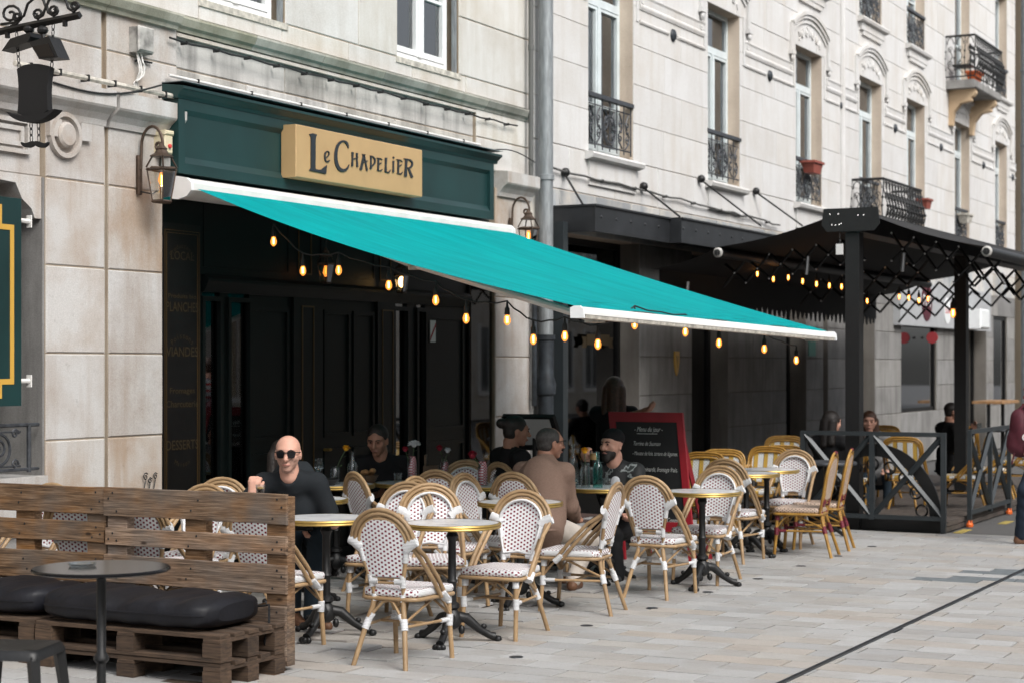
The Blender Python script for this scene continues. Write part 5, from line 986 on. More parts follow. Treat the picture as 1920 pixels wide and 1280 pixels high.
# ---------------------------------------------------------------- cane bistro chairs
def make_chair(kind):
    frame, bind, wv = {'white': ('bamboo', 'bind_white', 'weave'), 'beige': ('bamboo_yellow', 'bind_red', 'weave_beige'), 'stripe': ('bamboo_yellow', 'bind_black', 'weave_yellow')}[kind]
    fr, bi, we = M[frame], M[bind], M[wv]
    t_ = thing('bistro_chair', 'chair', 'chair')
    ex = {'white': 1.0, 'beige': 1.0, 'stripe': .55}[kind]; wA, wB, wC = (.205, .181, .156) if kind == 'white' else (.19, .175, .165) if kind == 'beige' else (.235, .215, .20)
    zs, tA, tB, tC = (.70, .195, .172, .145) if kind != 'beige' else (.72, .21, .19, .165)
    yb = lambda z: -.205-.2*(z-.43)
    def arch(w, h, off=0.0, n=14):
        P = []
        for i in range(n+1):
            a = PI*i/n; c_, s_ = math.cos(a), math.sin(a); x = w*math.copysign(abs(c_)**ex, c_); z = zs+h*s_**ex; P.append((x, yb(z)+off, z))
        return P
    low = .105 if kind != 'stripe' else .15
    C_ = [(low-.012, yb(.40)+.008, .40), (low, yb(.50), .50), (low+(wC-low)*.55, yb(.60), .60)]+arch(wC, tC)+[(-(low+(wC-low)*.55), yb(.60), .60), (-low, yb(.50), .50), (-low+.012, yb(.40)+.008, .40)]
    g = MB(); g.tube(C_, .0135, 7); g.build('back_frame', fr, t_, smooth=60)
    if kind != 'beige':
        A = [(wA+.012, .075, .385), (wA+.010, -.02, .50), (wA+.004, -.15, .63)]+arch(wA, tA)+[(-wA-.004, -.15, .63), (-wA-.010, -.02, .50), (-wA-.012, .075, .385)]
        B = [(wB+.030, .035, .382), (wB+.024, -.055, .49), (wB+.012, -.18, .62)]+arch(wB, tB, -.003)+[(-wB-.012, -.18, .62), (-wB-.024, -.055, .49), (-wB-.030, .035, .382)]
        g = MB(); g.tube(A, .0135, 7); g.tube(B, .0135, 7); g.build('outer_hoop', fr, t_, smooth=60)
    else:
        g = MB(); g.tube([(wA-.03, yb(.40), .40), (wA-.02, yb(.55), .55)]+arch(wA, tA)+[(-wA+.02, yb(.55), .55), (-wA+.03, yb(.40), .40)], .012, 7); g.build('outer_hoop', fr, t_, smooth=60)
    # woven back
    rows = 14; nx = 8; V = []; F = []; z0_, z1_ = .515, zs+tC-.008
    for side in (0, 1):
        for i in range(rows+1):
            z = z0_+(z1_-z0_)*i/rows
            w = low+(wC-low)*min(1, (z-.50)/(zs-.50)) if z < zs else wC*max(.02, (1-((z-zs)/tC)**(2/ex)))**(ex/2)
            for k in range(nx+1): x = w*(-1+2*k/nx); V.append((x, yb(z)-.012*(1-(x/wC)**2)+(.005 if side else -.005), z))
    n1 = (rows+1)*(nx+1)
    for i in range(rows):
        for k in range(nx): a = i*(nx+1)+k; F += [(a, a+1, a+nx+2, a+nx+1), (n1+a+nx+1, n1+a+nx+2, n1+a+1, n1+a)]
    g = MB(); g.add(V, F); g.build('back_panel', we, t_, smooth=80, uv=lambda c, n: (c.x, c.z))
    if kind != 'stripe':
        s_ = .955; P = [(p[0]*s_, p[1]+.012, p[2] if p[2] < .69 else zs+(p[2]-zs)*s_) for p in C_[1:-1]]; g = MB(); g.tube(P+[(0, yb(.515)+.004, .515)], .0105, 6, closed=True); g.build('braided_border', M['weave_edge'] if kind == 'white' else fr, t_, smooth=60)
    g = MB(); [g.tube([(low, yb(z)-.004, z), (-low, yb(z)-.004, z)], .009, 6) for z in (.478, .500)]; g.build('crossbar', fr, t_, smooth=60)
    # seat: rounded slab
    out = []
    for (cx_, cy_, a0, r) in ((.165, .165, 0, .045), (-.165, .165, 90, .045), (-.12, -.145, 180, .06), (.12, -.145, 270, .06)):
        for k in range(5): a = math.radians(a0+90*k/4); out.append((cx_+r*math.cos(a), cy_+r*math.sin(a)))
    n = len(out); V = []
    for (s_, z) in ((.97, .398), (1.0, .405), (1.01, .425), (.985, .438), (.86, .443), (.35, .436)): V += [(p[0]*s_, p[1]*s_, z) for p in out]
    F = [tuple(reversed(range(n)))]+[(r*n+k, r*n+(k+1) % n, (r+1)*n+(k+1) % n, (r+1)*n+k) for r in range(5) for k in range(n)]+[tuple(5*n+k for k in range(n))]
    g = MB(); g.add(V, F)
    for i, f in enumerate(F[1:-1]):
        p = [V[v] for v in f]; mx = sum(abs(q[0]) for q in p)/4; my = sum(abs(q[1]) for q in p)/4
        if i < 3*n and mx > .16 and my < .17: g.m[i+1] = 1
    g.build('seat', [we, M['weave_edge'] if kind == 'white' else we], t_, smooth=50, uv=lambda c, n: (c.x, c.y) if abs(n.z) > .6 else ((c.x, c.z) if abs(n.y) > abs(n.x) else (c.y, c.z)))
    g = MB(); g.tube([(p[0]*1.0, p[1]*1.0, .385) for p in out], .0125, 7, closed=True); g.build('seat_rail', fr, t_, smooth=60)
    for s_ in (-1, 1):
        g = MB(); g.tube([(s_*.178, .178, .40), (s_*.182, .185, .22), (s_*.188, .205, 0)], [.0155, .0155, .0145], 8); g.build('leg', fr, t_, smooth=60)
        g = MB(); g.tube([(s_*(low-.012), -.195, .405), (s_*.10, -.205, .34), (s_*.125, -.235, .24), (s_*.172, -.305, 0)], [.0155, .016, .016, .0145], 8); g.build('leg', fr, t_, smooth=60)
        g = MB(); g.tube([(s_*.182, .185, .235), (s_*.126, -.235, .235)], .009, 6); g.tube(bez((s_*.184, .183, .26), (s_*.18, .10, .37), (s_*.175, .10, .375), (s_*.17, .02, .378), 6), .0085, 6); g.tube([(s_*.17, .02, .378), (s_*.125, -.225, .26)], .0085, 6); g.build('stretcher', fr, t_, smooth=60)
    for P_ in ([(-.12, -.235, .265), (-.035, -.205, .365), (0, -.203, .375), (.035, -.205, .365), (.12, -.235, .265)], [(-.18, .185, .265), (-.05, .182, .365), (.05, .182, .365), (.18, .185, .265)], [(-.15, -.03, .235), (.15, -.03, .235)]): g = MB(); g.tube(P_, .0087, 6); g.build('brace', fr, t_, smooth=60)
    def bd(*P, r=.02, n=8, flat=None): g = MB(); g.tube(P, r, n, flat=flat); g.build('binding', bi, t_, smooth=60)
    for s_ in (-1, 1):
        if kind == 'white':
            bd((s_*(wC-.016), yb(.68)+.002, .678), (s_*(wA+wC)*.5, yb(.71), .712), (s_*(wA+.012), yb(.73)+.004, .728), r=[.036, .036, .033], n=10, flat=.56)
            bd((s_*(wC-.024), yb(.6), .60), (s_*(wC-.004), yb(.68), .69), r=.0185)
        bd((s_*(low-.005), yb(.45), .455), (s_*low, yb(.525), .525), r=.018); bd((s_*(low+.002), yb(.49)-.003, .489), (s_*(low-.05), yb(.49)-.003, .489), r=.021, flat=.8)
        bd((s_*.176, .178, .33), (s_*.175, .175, .43), r=.0225); bd((s_*.181, .183, .20), (s_*.183, .186, .265), r=.021); bd((s_*.182, .185, .235), (s_*.17, .10, .235), r=.0135, n=7)
        bd((s_*.113, -.222, .275), (s_*.130, -.242, .215), r=.0215); bd((s_*.126, -.235, .24), (s_*.085, -.222, .30), r=.014, n=7); bd((s_*(low-.012), -.195, .37), (s_*(low-.012), -.193, .41), r=.020)
        if kind != 'beige': bd((s_*(wA+.012), .085, .365), (s_*(wA+.006), .035, .41), r=.021, flat=1.4)
    if kind == 'beige': bd(*arch(wA, tA)[6:9], r=.0145)
    return t_
proto = {k: make_chair(k) for k in ('white', 'beige', 'stripe')}; used = {}
def chair(x, y, deg, label, kind='white', z=None, sc=1.0):
    p = (x, y, gz(y) if z is None else z); rz = math.radians(deg-90+rnd.uniform(-2.5, 2.5))
    grp = {'white': 'white and red woven bistro chairs', 'beige': 'beige woven chairs with red bindings', 'stripe': 'yellow striped terrace chairs'}[kind]
    if kind not in used: c = proto[kind]; c.location = p; c.rotation_euler = (0, 0, rz); c['label'] = label; c['group'] = grp; used[kind] = 1
    else: c = dup(proto[kind], p, rz, label, grp)
    c.scale = (sc, sc, sc); return c
chair(8.95, -3.03, 2, 'woven bistro chair nearest the camera, seen from behind at a marble table')
chair(10.08, -3.06, 181, 'woven bistro chair facing the nearest chair across the marble table')
chair(11.32, -2.98, 96, 'woven bistro chair seen side on, back turned to the street')
chair(12.42, -3.15, 0, 'woven bistro chair with its back to us before the red framed menu board')
chair(13.30, -3.15, 180, 'woven bistro chair facing us beside the red edge of the menu board')
chair(14.90, -2.80, 2, 'woven bistro chair half hidden beyond the menu board, facing away')
chair(16.25, -2.80, 183, 'white woven chair facing us next to the beige wicker pair')
chair(15.58, -3.17, 95, 'beige wicker chair with red bindings, nearer of the pair', 'beige')
chair(16.22, -3.12, 97, 'beige wicker chair with red bindings, nearer the steel barrier', 'beige')
chair(10.22, -2.12, 184, 'woven chair facing us directly behind the nearest chair')
chair(8.98, -2.12, 0, 'woven chair partly behind the pallet end, pulled to the bald man table')
chair(11.03, -2.13, 268, 'woven chair turned to the street across from the side on chair')
chair(11.56, -2.22, 262, 'narrow looking woven chair beside the small second table')
chair(11.95, -1.66, 2, 'woven chair in the middle row showing its dark dotted back')
chair(11.35, -1.45, -32, 'woven chair with dark dotted back before the seated man in shade')
chair(12.62, -1.34, 200, 'shaded woven chair behind the gingham wrapped jar')
chair(12.15, -2.22, -3, 'woven chair on which the man in the light brown sweater sits')
chair(13.1, -1.68, -25, 'woven chair under the person with the hair bun')
chair(10.28, -2.42, 212, 'woven chair on which the bald man sits')
chair(8.72, -1.50, 2, 'woven chair seen through the pallet slats, back turned')
chair(9.15, -1.25, 183, 'woven chair whose hoop just clears the pallet top')
chair(9.70, -1.02, 190, 'woven chair standing highest behind the pallet back')
chair(8.55, -.48, 181, 'woven chair against the stone pier behind the pallets')
chair(8.62, -1.05, 5, 'woven chair behind the far pallet, mostly covered by slats')
for k, (x, y, d, lab) in enumerate([(16.3, -1.84, 180, 'yellow striped chair just beyond the red menu board'), (16.95, -1.85, 190, 'yellow striped chair second beyond the menu board'), (17.8, -1.95, 175, 'yellow striped chair in the gap before the white backed one'), (18.1, -2.05, 183, 'yellow striped chair with a broad white back by the barrier end'),
    (20.2, -2.85, 8, 'yellow striped chair standing behind the crossed barrier'), (20.5, -3.40, 100, 'yellow striped chair side on between the two barriers'), (22.2, -3.35, 95, 'yellow striped chair behind the narrow side barrier'), (23.4, -1.6, 180, 'yellow striped chair far back near the white pilaster'), (19.3, -2.45, 10, 'yellow striped chair of the dark haired woman'), (21.4, -2.2, 170, 'yellow striped chair of the woman in pale grey'), (24.2, -2.5, 10, 'yellow striped chair of the man in dark jacket'), (24.0, -3.3, 95, 'yellow striped chair farthest along the street edge'), (19.4, -1.7, 200, 'yellow striped chair deep under the black awning')]):
    chair(x, y, d, lab, 'stripe', DZ-.05 if x > 18.4 else 0, .95)
# ---------------------------------------------------------------- round tables
def make_table():
    t_ = thing('bistro_table', 'table', 'table'); R_ = .293
    g = MB(); g.lathe([(0, .722), (R_-.006, .722), (R_-.004, .741), (0, .742)], 40, caps=False); g.build('marble_top', M['marble'], t_, smooth=30)
    g = MB(); g.lathe([(R_-.008, .712), (R_+.004, .711), (R_+.009, .717), (R_+.004, .725), (R_+.010, .733), (R_+.005, .742), (R_-.006, .743)], 40, caps=False); g.build('brass_rim', M['brass'], t_, smooth=50)
    g = MB(); g.lathe([(.10, .71), (.10, .70), (.028, .685), (.038, .66), (.024, .63), (.026, .40), (.034, .385), (.026, .37), (.026, .26), (.045, .245), (.048, .225), (.032, .21), (.05, .185), (.06, .14), (.05, .11), (.02, .09)], 16); g.build('column', M['black_iron'], t_, smooth=40)
    for k in range(3):
        a = 2*PI*k/3+.5; d = Vector((math.cos(a), math.sin(a), 0)); P = [d*.03+Vector((0, 0, .165)), d*.09+Vector((0, 0, .155)), d*.17+Vector((0, 0, .085)), d*.235+Vector((0, 0, .045)), d*.27+Vector((0, 0, .035))]
        g = MB(); g.tube(P, [.035, .032, .024, .022, .026], 8); sd_ = Vector((-d.y, d.x, 0))
        for q in (-1, 0, 1): c_ = d*(.295-.01*abs(q))+sd_*.022*q; g.ball((c_.x, c_.y, .020), (.022, .016, .02), 7, 5)
        g.ball(tuple(d*.20+Vector((0, 0, .10))), (.02, .02, .018), 6, 4); g.ball(tuple(d*.06+Vector((0, 0, .085))), (.022, .022, .03), 6, 4); g.build('claw_foot', M['black_iron'], t_, smooth=60)
    return t_
TP = make_table()
tabs = [(9.66, -2.93, 'marble topped round table in front, between the two nearest chairs'), (9.45, -2.15, 'marble topped round table before the bald man'), (11.28, -2.56, 'small marble table in front of the man in the light brown sweater'), (12.90, -2.45, 'marble table with jar and teal bottle between the two talking men'),
    (12.98, -3.25, 'marble table standing before the red framed menu board'), (15.30, -2.75, 'marble table near the beige wicker chairs, nearer one'), (15.92, -2.72, 'marble table near the beige wicker chairs, farther one'), (10.5, -1.28, 'marble table just behind the bald man'), (11.75, -.72, 'dim table with decanter and wine glass'), (12.28, -1.08, 'dim table holding the gingham jar before the man in shade'), (12.90, -.97, 'dim table holding the small wooden crate'), (12.47, -1.69, 'shaded marble table with red gingham jar by the hair bun person')]
TZ = {}
for k, (x, y, lab) in enumerate(tabs):
    o = TP if k == 0 else dup(TP, (x, y, gz(y)), rnd.uniform(0, 6)); o.location = (x, y, gz(y)); o['label'] = lab; o['group'] = 'round marble bistro tables'
TP.rotation_euler = (0, 0, math.radians(-75))
for (x, y, h, lab) in ((17.6, -2.75, .74, 'small dark iron table beside the beige wicker chairs'), (24.6, -2.95, .80, 'dark table under the man holding a glass'), (20.3, -2.2, .74, 'dark table between the two women on the terrace')):
    t_ = thing('iron_table', lab, 'table', (x, y, 0 if x < 18 else DZ-.05)); g = MB(); g.lathe([(0, h-.03), (.30, h-.03), (.305, h-.015), (.30, h), (0, h)], 24, caps=False); g.build('top', M['iron_grey'], t_, smooth=30); g = MB(); g.lathe([(.024, .1), (.024, h-.03)], 10); g.build('column', M['black_iron'], t_, smooth=40)
    for k in range(3): a = 2*PI*k/3; g = MB(); g.tube([(0, 0, .14), (.12*math.cos(a), .12*math.sin(a), .08), (.26*math.cos(a), .26*math.sin(a), .02)], [.03, .024, .02], 6); g.build('foot', M['black_iron'], t_, smooth=50)
# glossy black stand table and stool in front of the bench
q = onZ(190, 1062, .80); bt = thing('black_table', 'glossy black round stand table in front of the pallet bench', 'table', (q.x, q.y, 0))
g = MB(); g.lathe([(0, .782), (.298, .782), (.306, .786), (.307, .794), (.300, .800), (0, .800)], 48, caps=False); g.build('top', plain('black_gloss', (.008, .008, .009, 1), .16, spec=.12), bt, smooth=30)
g = MB(); g.lathe([(.05, .782), (.022, .75), (.021, .42), (.035, .40), (.035, .385), (.021, .37), (.021, .05)], 12); g.build('pole', M['black_iron'], bt, smooth=40); g = MB(); g.lathe([(.20, 0), (.20, .012), (.03, .05), (.02, .06)], 24); g.build('base', M['black_iron'], bt, smooth=40)
pp = thing('glass_ashtray', 'clear glass ashtray lying on the glossy black table', 'ashtray', (q.x-.01, q.y+.10, .801)); g = MB(); g.lathe([(.055, 0), (.065, .012), (.060, .013), (.05, .005), (0, .005)], 16, caps=False); g.build('dish', M['glass_frost'], pp, smooth=40)
q = onZ(28, 1207, .50); stl = thing('metal_stool', 'black metal stool with flared legs at the picture corner', 'stool', (q.x, q.y, 0), math.radians(20))
g = MB(); c_ = [(.13, .13, 0), (-.13, .13, 90), (-.13, -.13, 180), (.13, -.13, 270)]; o_ = [(a+.035*math.cos(math.radians(s_+30*k)), b+.035*math.sin(math.radians(s_+30*k))) for a, b, s_ in c_ for k in range(4)]; n = len(o_)
V = [(x*s_, y*s_, z) for s_, z in ((1.03, .455), (1.0, .485), (.93, .498), (.3, .488)) for x, y in o_]; g.add(V, [tuple(reversed(range(n)))]+[(r*n+k, r*n+(k+1) % n, (r+1)*n+(k+1) % n, (r+1)*n+k) for r in range(3) for k in range(n)]+[tuple(3*n+k for k in range(n))]); g.build('seat', M['black_iron'], stl, smooth=45)
for a, b in ((1, 1), (-1, 1), (-1, -1), (1, -1)):
    g = MB(); g.tube([(a*.14, b*.14, .47), (a*.19, b*.19, 0)], [.030, .020], 4); g.build('leg', M['black_iron'], stl)
for a, b in (((1, 1), (-1, -1)), ((1, -1), (-1, 1))): g = MB(); g.tube([(a[0]*.168, a[1]*.168, .21), (b[0]*.168, b[1]*.168, .21)], .011, 5); g.build('brace', M['black_iron'], stl)
# ---------------------------------------------------------------- pallet bench
def nails(parent, spots, x):
    g = MB(); [g.ball((x, y, z), (.003, .007, .007), 6, 4) for y, z in spots]; g.build('nail', M['cable'], parent, kind='stuff')
def pallet_back(y0, y1, x, label, zs_):
    t_ = thing('upright_pallet', label, 'pallet', (x, (y0+y1)/2, 0)); L = y1-y0
    for k, (a, b) in enumerate(zs_):
        g = MB(); e0, e1 = -L/2+rnd.uniform(-.008, .008), L/2+rnd.uniform(-.008, .008); d = rnd.uniform(-.003, .003); sl = rnd.uniform(-.006, .006); w = [rnd.uniform(-.005, .005) for _ in range(8)]
        V = []; n = 7
        for i in range(n):
            yy = e0+(e1-e0)*i/(n-1); za, zb = a+sl*i/n+w[i]*.6, b+sl*i/n-w[7-i]*.6
            V += [(d, yy, za+.003), (d, yy, zb-.003), (d+.004, yy, zb), (d+.024, yy, zb), (d+.024, yy, za), (d+.004, yy, za)]
        F = [(i*6+k_, (i+1)*6+k_, (i+1)*6+(k_+1) % 6, i*6+(k_+1) % 6) for i in range(n-1) for k_ in range(6)]+[tuple(range(6)), tuple(reversed(range((n-1)*6, n*6)))]
        g.add(V, F); g.build('board', M['pallet_wood'], t_); nails(t_, [(s_*(L/2-q_), z) for s_ in (-1, 1) for q_, z in ((.06, b-.03), (.09, a+.03), (.03, (a+b)/2+rnd.uniform(-.02, .02)))]+[(rnd.uniform(-.05, .05), (a+b)/2+r_) for r_ in (-.03, .03)], d-.001)
    for yc in (-L/2+.075, .0, L/2-.075): g = MB(); g.cbox(.026, .10, yc-.07, yc+.07, .04, .975, .004); g.build('block_post', M['pallet_wood'], t_)
    return t_
BX = 8.27; BYR, BYM, BYL = -2.665, -1.385, -.12
pallet_back(BYR, BYM, BX, 'upright wooden pallet nearer the chairs as bench back', [(.825, .992), (.655, .757), (.44, .60), (.07, .37)])
pallet_back(BYM+.012, BYL, BX+.01, 'upright wooden pallet farther from the chairs as bench back', [(.83, .99), (.665, .785), (.43, .60), (.07, .36)])
def flat_pallet(y0, y1, x0, x1, z0_, label):
    t_ = thing('flat_pallet', label, 'pallet', ((x0+x1)/2, (y0+y1)/2, z0_)); L = (y1-y0)/2; W = (x1-x0)/2
    for bx in (-W+.05, 0, W-.05):
        g = MB(); g.cbox(bx-.05, bx+.05, -L, L, 0, .021, .004, axis='z'); g.build('board', M['pallet_dark'], t_)
        for by in (-L+.06, 0, L-.06): g = MB(); g.cbox(bx-.05, bx+.05, by-.06+rnd.uniform(-.006, .006), by+.06, .022, .10, .004, axis='z'); g.build('block', M['pallet_dark'], t_)
    for by in (-L+.06, 0, L-.06): g = MB(); g.cbox(-W, W, by-.055, by+.055, .101, .121, .003, axis='z'); g.build('stringer_board', M['pallet_dark'], t_)
    for k in range(5): bx = -W+.05+(2*W-.1)*k/4; g = MB(); g.cbox(bx-.045, bx+.045, -L+rnd.uniform(-.01, .01), L+rnd.uniform(-.01, .01), .122, .144, .004, axis='z'); g.build('top_board', M['pallet_dark'], t_)
for z0_, w_ in ((0, 'lower'), (.147, 'upper')):
    flat_pallet(BYR, BYM-.01, 7.68, BX-.01, z0_, w_+' of two flat dark pallets under the navy cushion'); flat_pallet(BYM+.01, BYL, 7.70, BX, z0_, w_+' of two flat dark pallets at the picture edge')
def cushion(y0, y1, x0, x1, z, h, label, seed):
    t_ = thing('bench_cushion', label, 'cushion', ((x0+x1)/2, (y0+y1)/2, z)); L = (y1-y0)/2; W = (x1-x0)/2; r = random.Random(seed); N, K = 72, 28; V = []; F = []
    ph = [r.uniform(0, 6) for _ in range(6)]
    for i in range(N+1):
        t = -1+2*i/N; e = (1-abs(t)**9)**.5 if abs(t) < 1 else 0; yy = L*t
        hump = 1-.20*math.exp(-((t-.02)/.16)**2)-.10*math.exp(-((t+.62)/.12)**2)-.07*math.exp(-((t-.68)/.08)**2)
        for k in range(K):
            a = 2*PI*k/K; ca, sa = math.cos(a), math.sin(a); x = W*math.copysign(abs(ca)**.62, ca)*(.55+.45*e); zz = .5+.5*math.copysign(abs(sa)**.62, sa)*(.5+.5*e)
            bump = .007*math.sin(7*t+ph[0]+2*ca)+.0025*math.sin(23*t+ph[1]+4*sa)+(.0035*math.sin(60*t+3*sa)*math.exp(-((t-.68)/.10)**2) if ca < 0 else 0)
            zz = zz*h*(hump if sa > 0 else 1)+(bump if sa > -.3 else 0)
            V.append((x-(.012*math.sin(17*t+ph[3]) if ca < 0 else 0)*abs(sa), yy, max(0.0, zz)))
    for i in range(N):
        for k in range(K): F.append((i*K+k, i*K+(k+1) % K, (i+1)*K+(k+1) % K, (i+1)*K+k))
    F += [tuple(range(K)), tuple(reversed(range(N*K, N*K+K)))]
    g = MB(); g.add(V, F); g.build('pad', M['cushion'], t_, smooth=70)
    pp_ = []
    for i in range(2, N-1):
        t = -1+2*i/N; pp_.append((-W*1.0*(.55+.45*(1-abs(t)**9)**.5)+.0, L*t, h*.5))
    g = MB(); g.tube(pp_, .0055, 5); g.build('piping', M['cushion'], t_, smooth=60)
    g = MB(); g.tube([(W*1.0, -L*.8, h*.4)]+[(W*1.02, -L-.005, h*.5), (W*.8, -L-.05, .0), (W*.7, -L-.04, -.10), (W*.8, -L-.03, -.16), (W*.9, -L-.03, -.02), (W*.95, -L-.02, h*.4)], .007, 5); g.build('strap', M['black_cloth'], t_, smooth=60)
    return t_
cushion(BYR+.10, BYM-.02, 7.66, 8.24, .293, .175, 'dark navy cushion on the pallet bench nearer the chairs', 3); cushion(BYM+.03, BYL, 7.70, 8.26, .293, .175, 'dark cushion on the far pallet bench at the picture edge', 5)
# ---------------------------------------------------------------- menu board
mb = thing('menu_board', 'red framed chalk menu board standing behind the bearded man', 'menu board', (0, 0, 0))
bl_, tl_, tr_ = onX(1163, 1052, 14.35), onX(1143, 772, 14.55), onX(1281, 772, 14.55); br_ = onX(1306, 1052, 14.35); bl_.z = br_.z = .0; tl_.z = tr_.z = (tl_.z+tr_.z)/2
def bp(u, v, d=0.0): b_ = bl_.lerp(br_, u); t__ = tl_.lerp(tr_, u); p = b_.lerp(t__, v); return p+Vector((-d, 0, 0))
def slab(parent, u0, u1, v0, v1, d0, d1, mat, name):
    g = MB(); V = [bp(u0, v0, d0), bp(u1, v0, d0), bp(u1, v1, d0), bp(u0, v1, d0), bp(u0, v0, d1), bp(u1, v0, d1), bp(u1, v1, d1), bp(u0, v1, d1)]; g.add(V, [(3, 2, 1, 0), (4, 5, 6, 7), (0, 1, 5, 4), (1, 2, 6, 5), (2, 3, 7, 6), (3, 0, 4, 7)]); return g.build(name, mat, parent)
vb = .235; slab(mb, .05, .95, vb+.03, .97, 0, .012, M['chalkboard'], 'slate')
for a in ((0, .085, 0, 1), (.915, 1, 0, 1), (.085, .915, .935, 1), (.085, .915, vb-.02, vb+.045)): slab(mb, *a, -.008, .024, M['red'], 'frame')
g = MB(); g.tube([bp(.1, .95, -.05), bp(.1, 0, -.5)], .025, 4); g.tube([bp(.9, .95, -.05), bp(.9, 0, -.5)], .025, 4); g.build('rear_leg', M['red'], mb)
def chalk(s, u, v, size, width):
    me = text_mesh(s, size, M['chalk'], shear=.25, align='LEFT'); o = put('chalk_line', me, mb); xs = [w_.co.x for w_ in me.vertices]; w0 = max(xs)-min(xs)
    ux = (bp(1, v)-bp(0, v)); uy = bp(u, 1)-bp(u, 0); k = width*ux.length/w0; ux = ux.normalized(); uy = (uy-ux*uy.dot(ux)).normalized(); nz = ux.cross(uy); o.matrix_local = Matrix((( ux.x*k, uy.x, nz.x, bp(u, v, .0145).x), (ux.y*k, uy.y, nz.y, bp(u, v, .0145).y), (ux.z*k, uy.z, nz.z, bp(u, v, .0145).z), (0, 0, 0, 1)))
for (s, u, v, sz, w) in (('- Menu du jour -', .33, .885, .062, .38), ('Terrine de Saumon', .30, .79, .052, .36), ('- Mousse de foie, tartare de légumes', .28, .725, .05, .60), ('épinards, fromage frais,', .40, .62, .055, .46), ('Melon', .45, .50, .055, .12), ('Chorizo', .55, .455, .055, .16), ('- Complet -', .64, .29, .058, .24)): chalk(s, u, v, sz, w)
slab(mb, .36, .64, .855, .858, .0, .0145, M['chalk'], 'underline')
# stand with a sloping framed sheet by the pier (menu lectern)
q = onX(1000, 850, 14.1); ml = thing('menu_stand', 'black sloping menu stand against the pier behind the bun person', 'stand', (14.1, q.y, 0)); g = MB(); g.obox((0, 0, 1.12), (.05, .50, .36), Matrix.Rotation(math.radians(-35), 3, 'Y')); g.build('frame', M['black_iron'], ml); g = MB(); g.obox((-.03, 0, 1.125), (.01, .42, .28), Matrix.Rotation(math.radians(-35), 3, 'Y')); g.build('sheet', M['paper'], ml); g = MB(); g.tube([(.02, 0, 0), (.02, 0, 1.1)], .02, 6); g.build('pole', M['black_iron'], ml)
# ---------------------------------------------------------------- things on the tables
def at_table(px, k, dy=0.0):                                       # a spot on table k in the direction of picture column px
    x, y, _ = tabs[k]; z = gz(y)+.742; d = ray(px, 685); d.z = 0; o = Vector((x, y, 0))-Vector((0, CY, 0)); t = o.dot(d)/d.dot(d); p = CAM+d*(t+dy); return Vector((p.x, p.y, z+.001))
def vessel(name, label, cat, p, prof, mat, inner=None, group=None, n=14):
    t_ = thing(name, label, cat, tuple(p), 0, group); g = MB(); g.lathe(prof, n, caps=False); g.build('glass', M[mat], t_, smooth=50)
    for (r, z0_, z1_, m, nm) in (inner or ()): g = MB(); g.lathe([(0, z0_), (r, z0_), (r, z1_), (0, z1_)], n, caps=False); g.build(nm, M[m], t_)
    return t_
tumb = lambda h, r: [(0, .004), (r*.8, 0), (r*.82, .01), (r, h), (r-.003, h), (r*.8, .014), (0, .014)]
bott = lambda h, r: [(0, .004), (r*.95, 0), (r, .01), (r, h*.52), (r*.85, h*.62), (r*.34, h*.76), (r*.30, h*.95), (r*.38, h*.96), (r*.38, h), (r*.25, h), (r*.25, h*.78), (r*.8, h*.6), (r*.93, .02), (0, .012)]
jar = lambda h, r: [(0, .004), (r*.95, 0), (r, .01), (r, h*.82), (r*.86, h*.88), (r*.9, h), (r*.82, h), (r*.8, h*.86), (r*.93, .012), (0, .012)]
def flower(p, h, lean, mat, kind, label, r=.035):
    t_ = thing('flower', label, 'flower', tuple(p)); top = Vector((lean[0], lean[1], h)); g = MB(); g.tube(bez((0, 0, .015), (0, 0, h*.5), top*.85, top, 6), .0035, 5); g.build('stem', M['leaf'], t_)
    r0 = random.Random(int(h*1e4)); g = MB()
    for k in range(46 if kind else 34):
        a = k*2.4; e = (k/46)*1.5 if not kind else -.2+1.4*k/46; d = Vector((math.cos(a)*math.cos(e), math.sin(a)*math.cos(e), math.sin(e)*(.9 if not kind else .75))); sd_ = Vector((-d.y, d.x, 0)).normalized() if abs(d.z) < .99 else Vector((1, 0, 0)); L = r*(1.0+r0.uniform(-.1, .15)); w = r*(.13 if kind else .30); c_ = top
        up_ = d.cross(sd_)*r*.12
        g.add([c_+d*L*.2-sd_*w*.5, c_+d*L*.2+sd_*w*.5, c_+d*L*.75+sd_*w+up_, c_+d*L, c_+d*L*.75-sd_*w+up_], [(0, 1, 2, 3, 4)])
    g.ball(tuple(top), r*(.4 if kind else .66), 8, 6); g.build('petals', M[mat], t_); 
    g = MB()
    for k in range(3): a = k*2.1+h; c_ = top*(.45+.14*k); e = c_+Vector((math.cos(a), math.sin(a), .4))*.045; sd_ = Vector((-math.sin(a), math.cos(a), 0))*.010; g.add([c_, (c_+e)/2+sd_, e, (c_+e)/2-sd_], [(0, 1, 2, 3)])
    g.build('leaf', M['leaf'], t_); return t_
def gingham_wrap(t_, r, h):
    g = MB(); n = 12; V = []
    for k in range(n): a = 2*PI*k/n; V += [(r*math.cos(a), r*math.sin(a), .01), (r*1.0*math.cos(a+.15), r*1.0*math.sin(a+.15), h*(.9+.25*math.sin(2*a)))]
    g.add(V, [(2*k, 2*((k+1) % n), 2*((k+1) % n)+1, 2*k+1) for k in range(n)]); g.build('napkin', M['gingham'], t_, smooth=50)
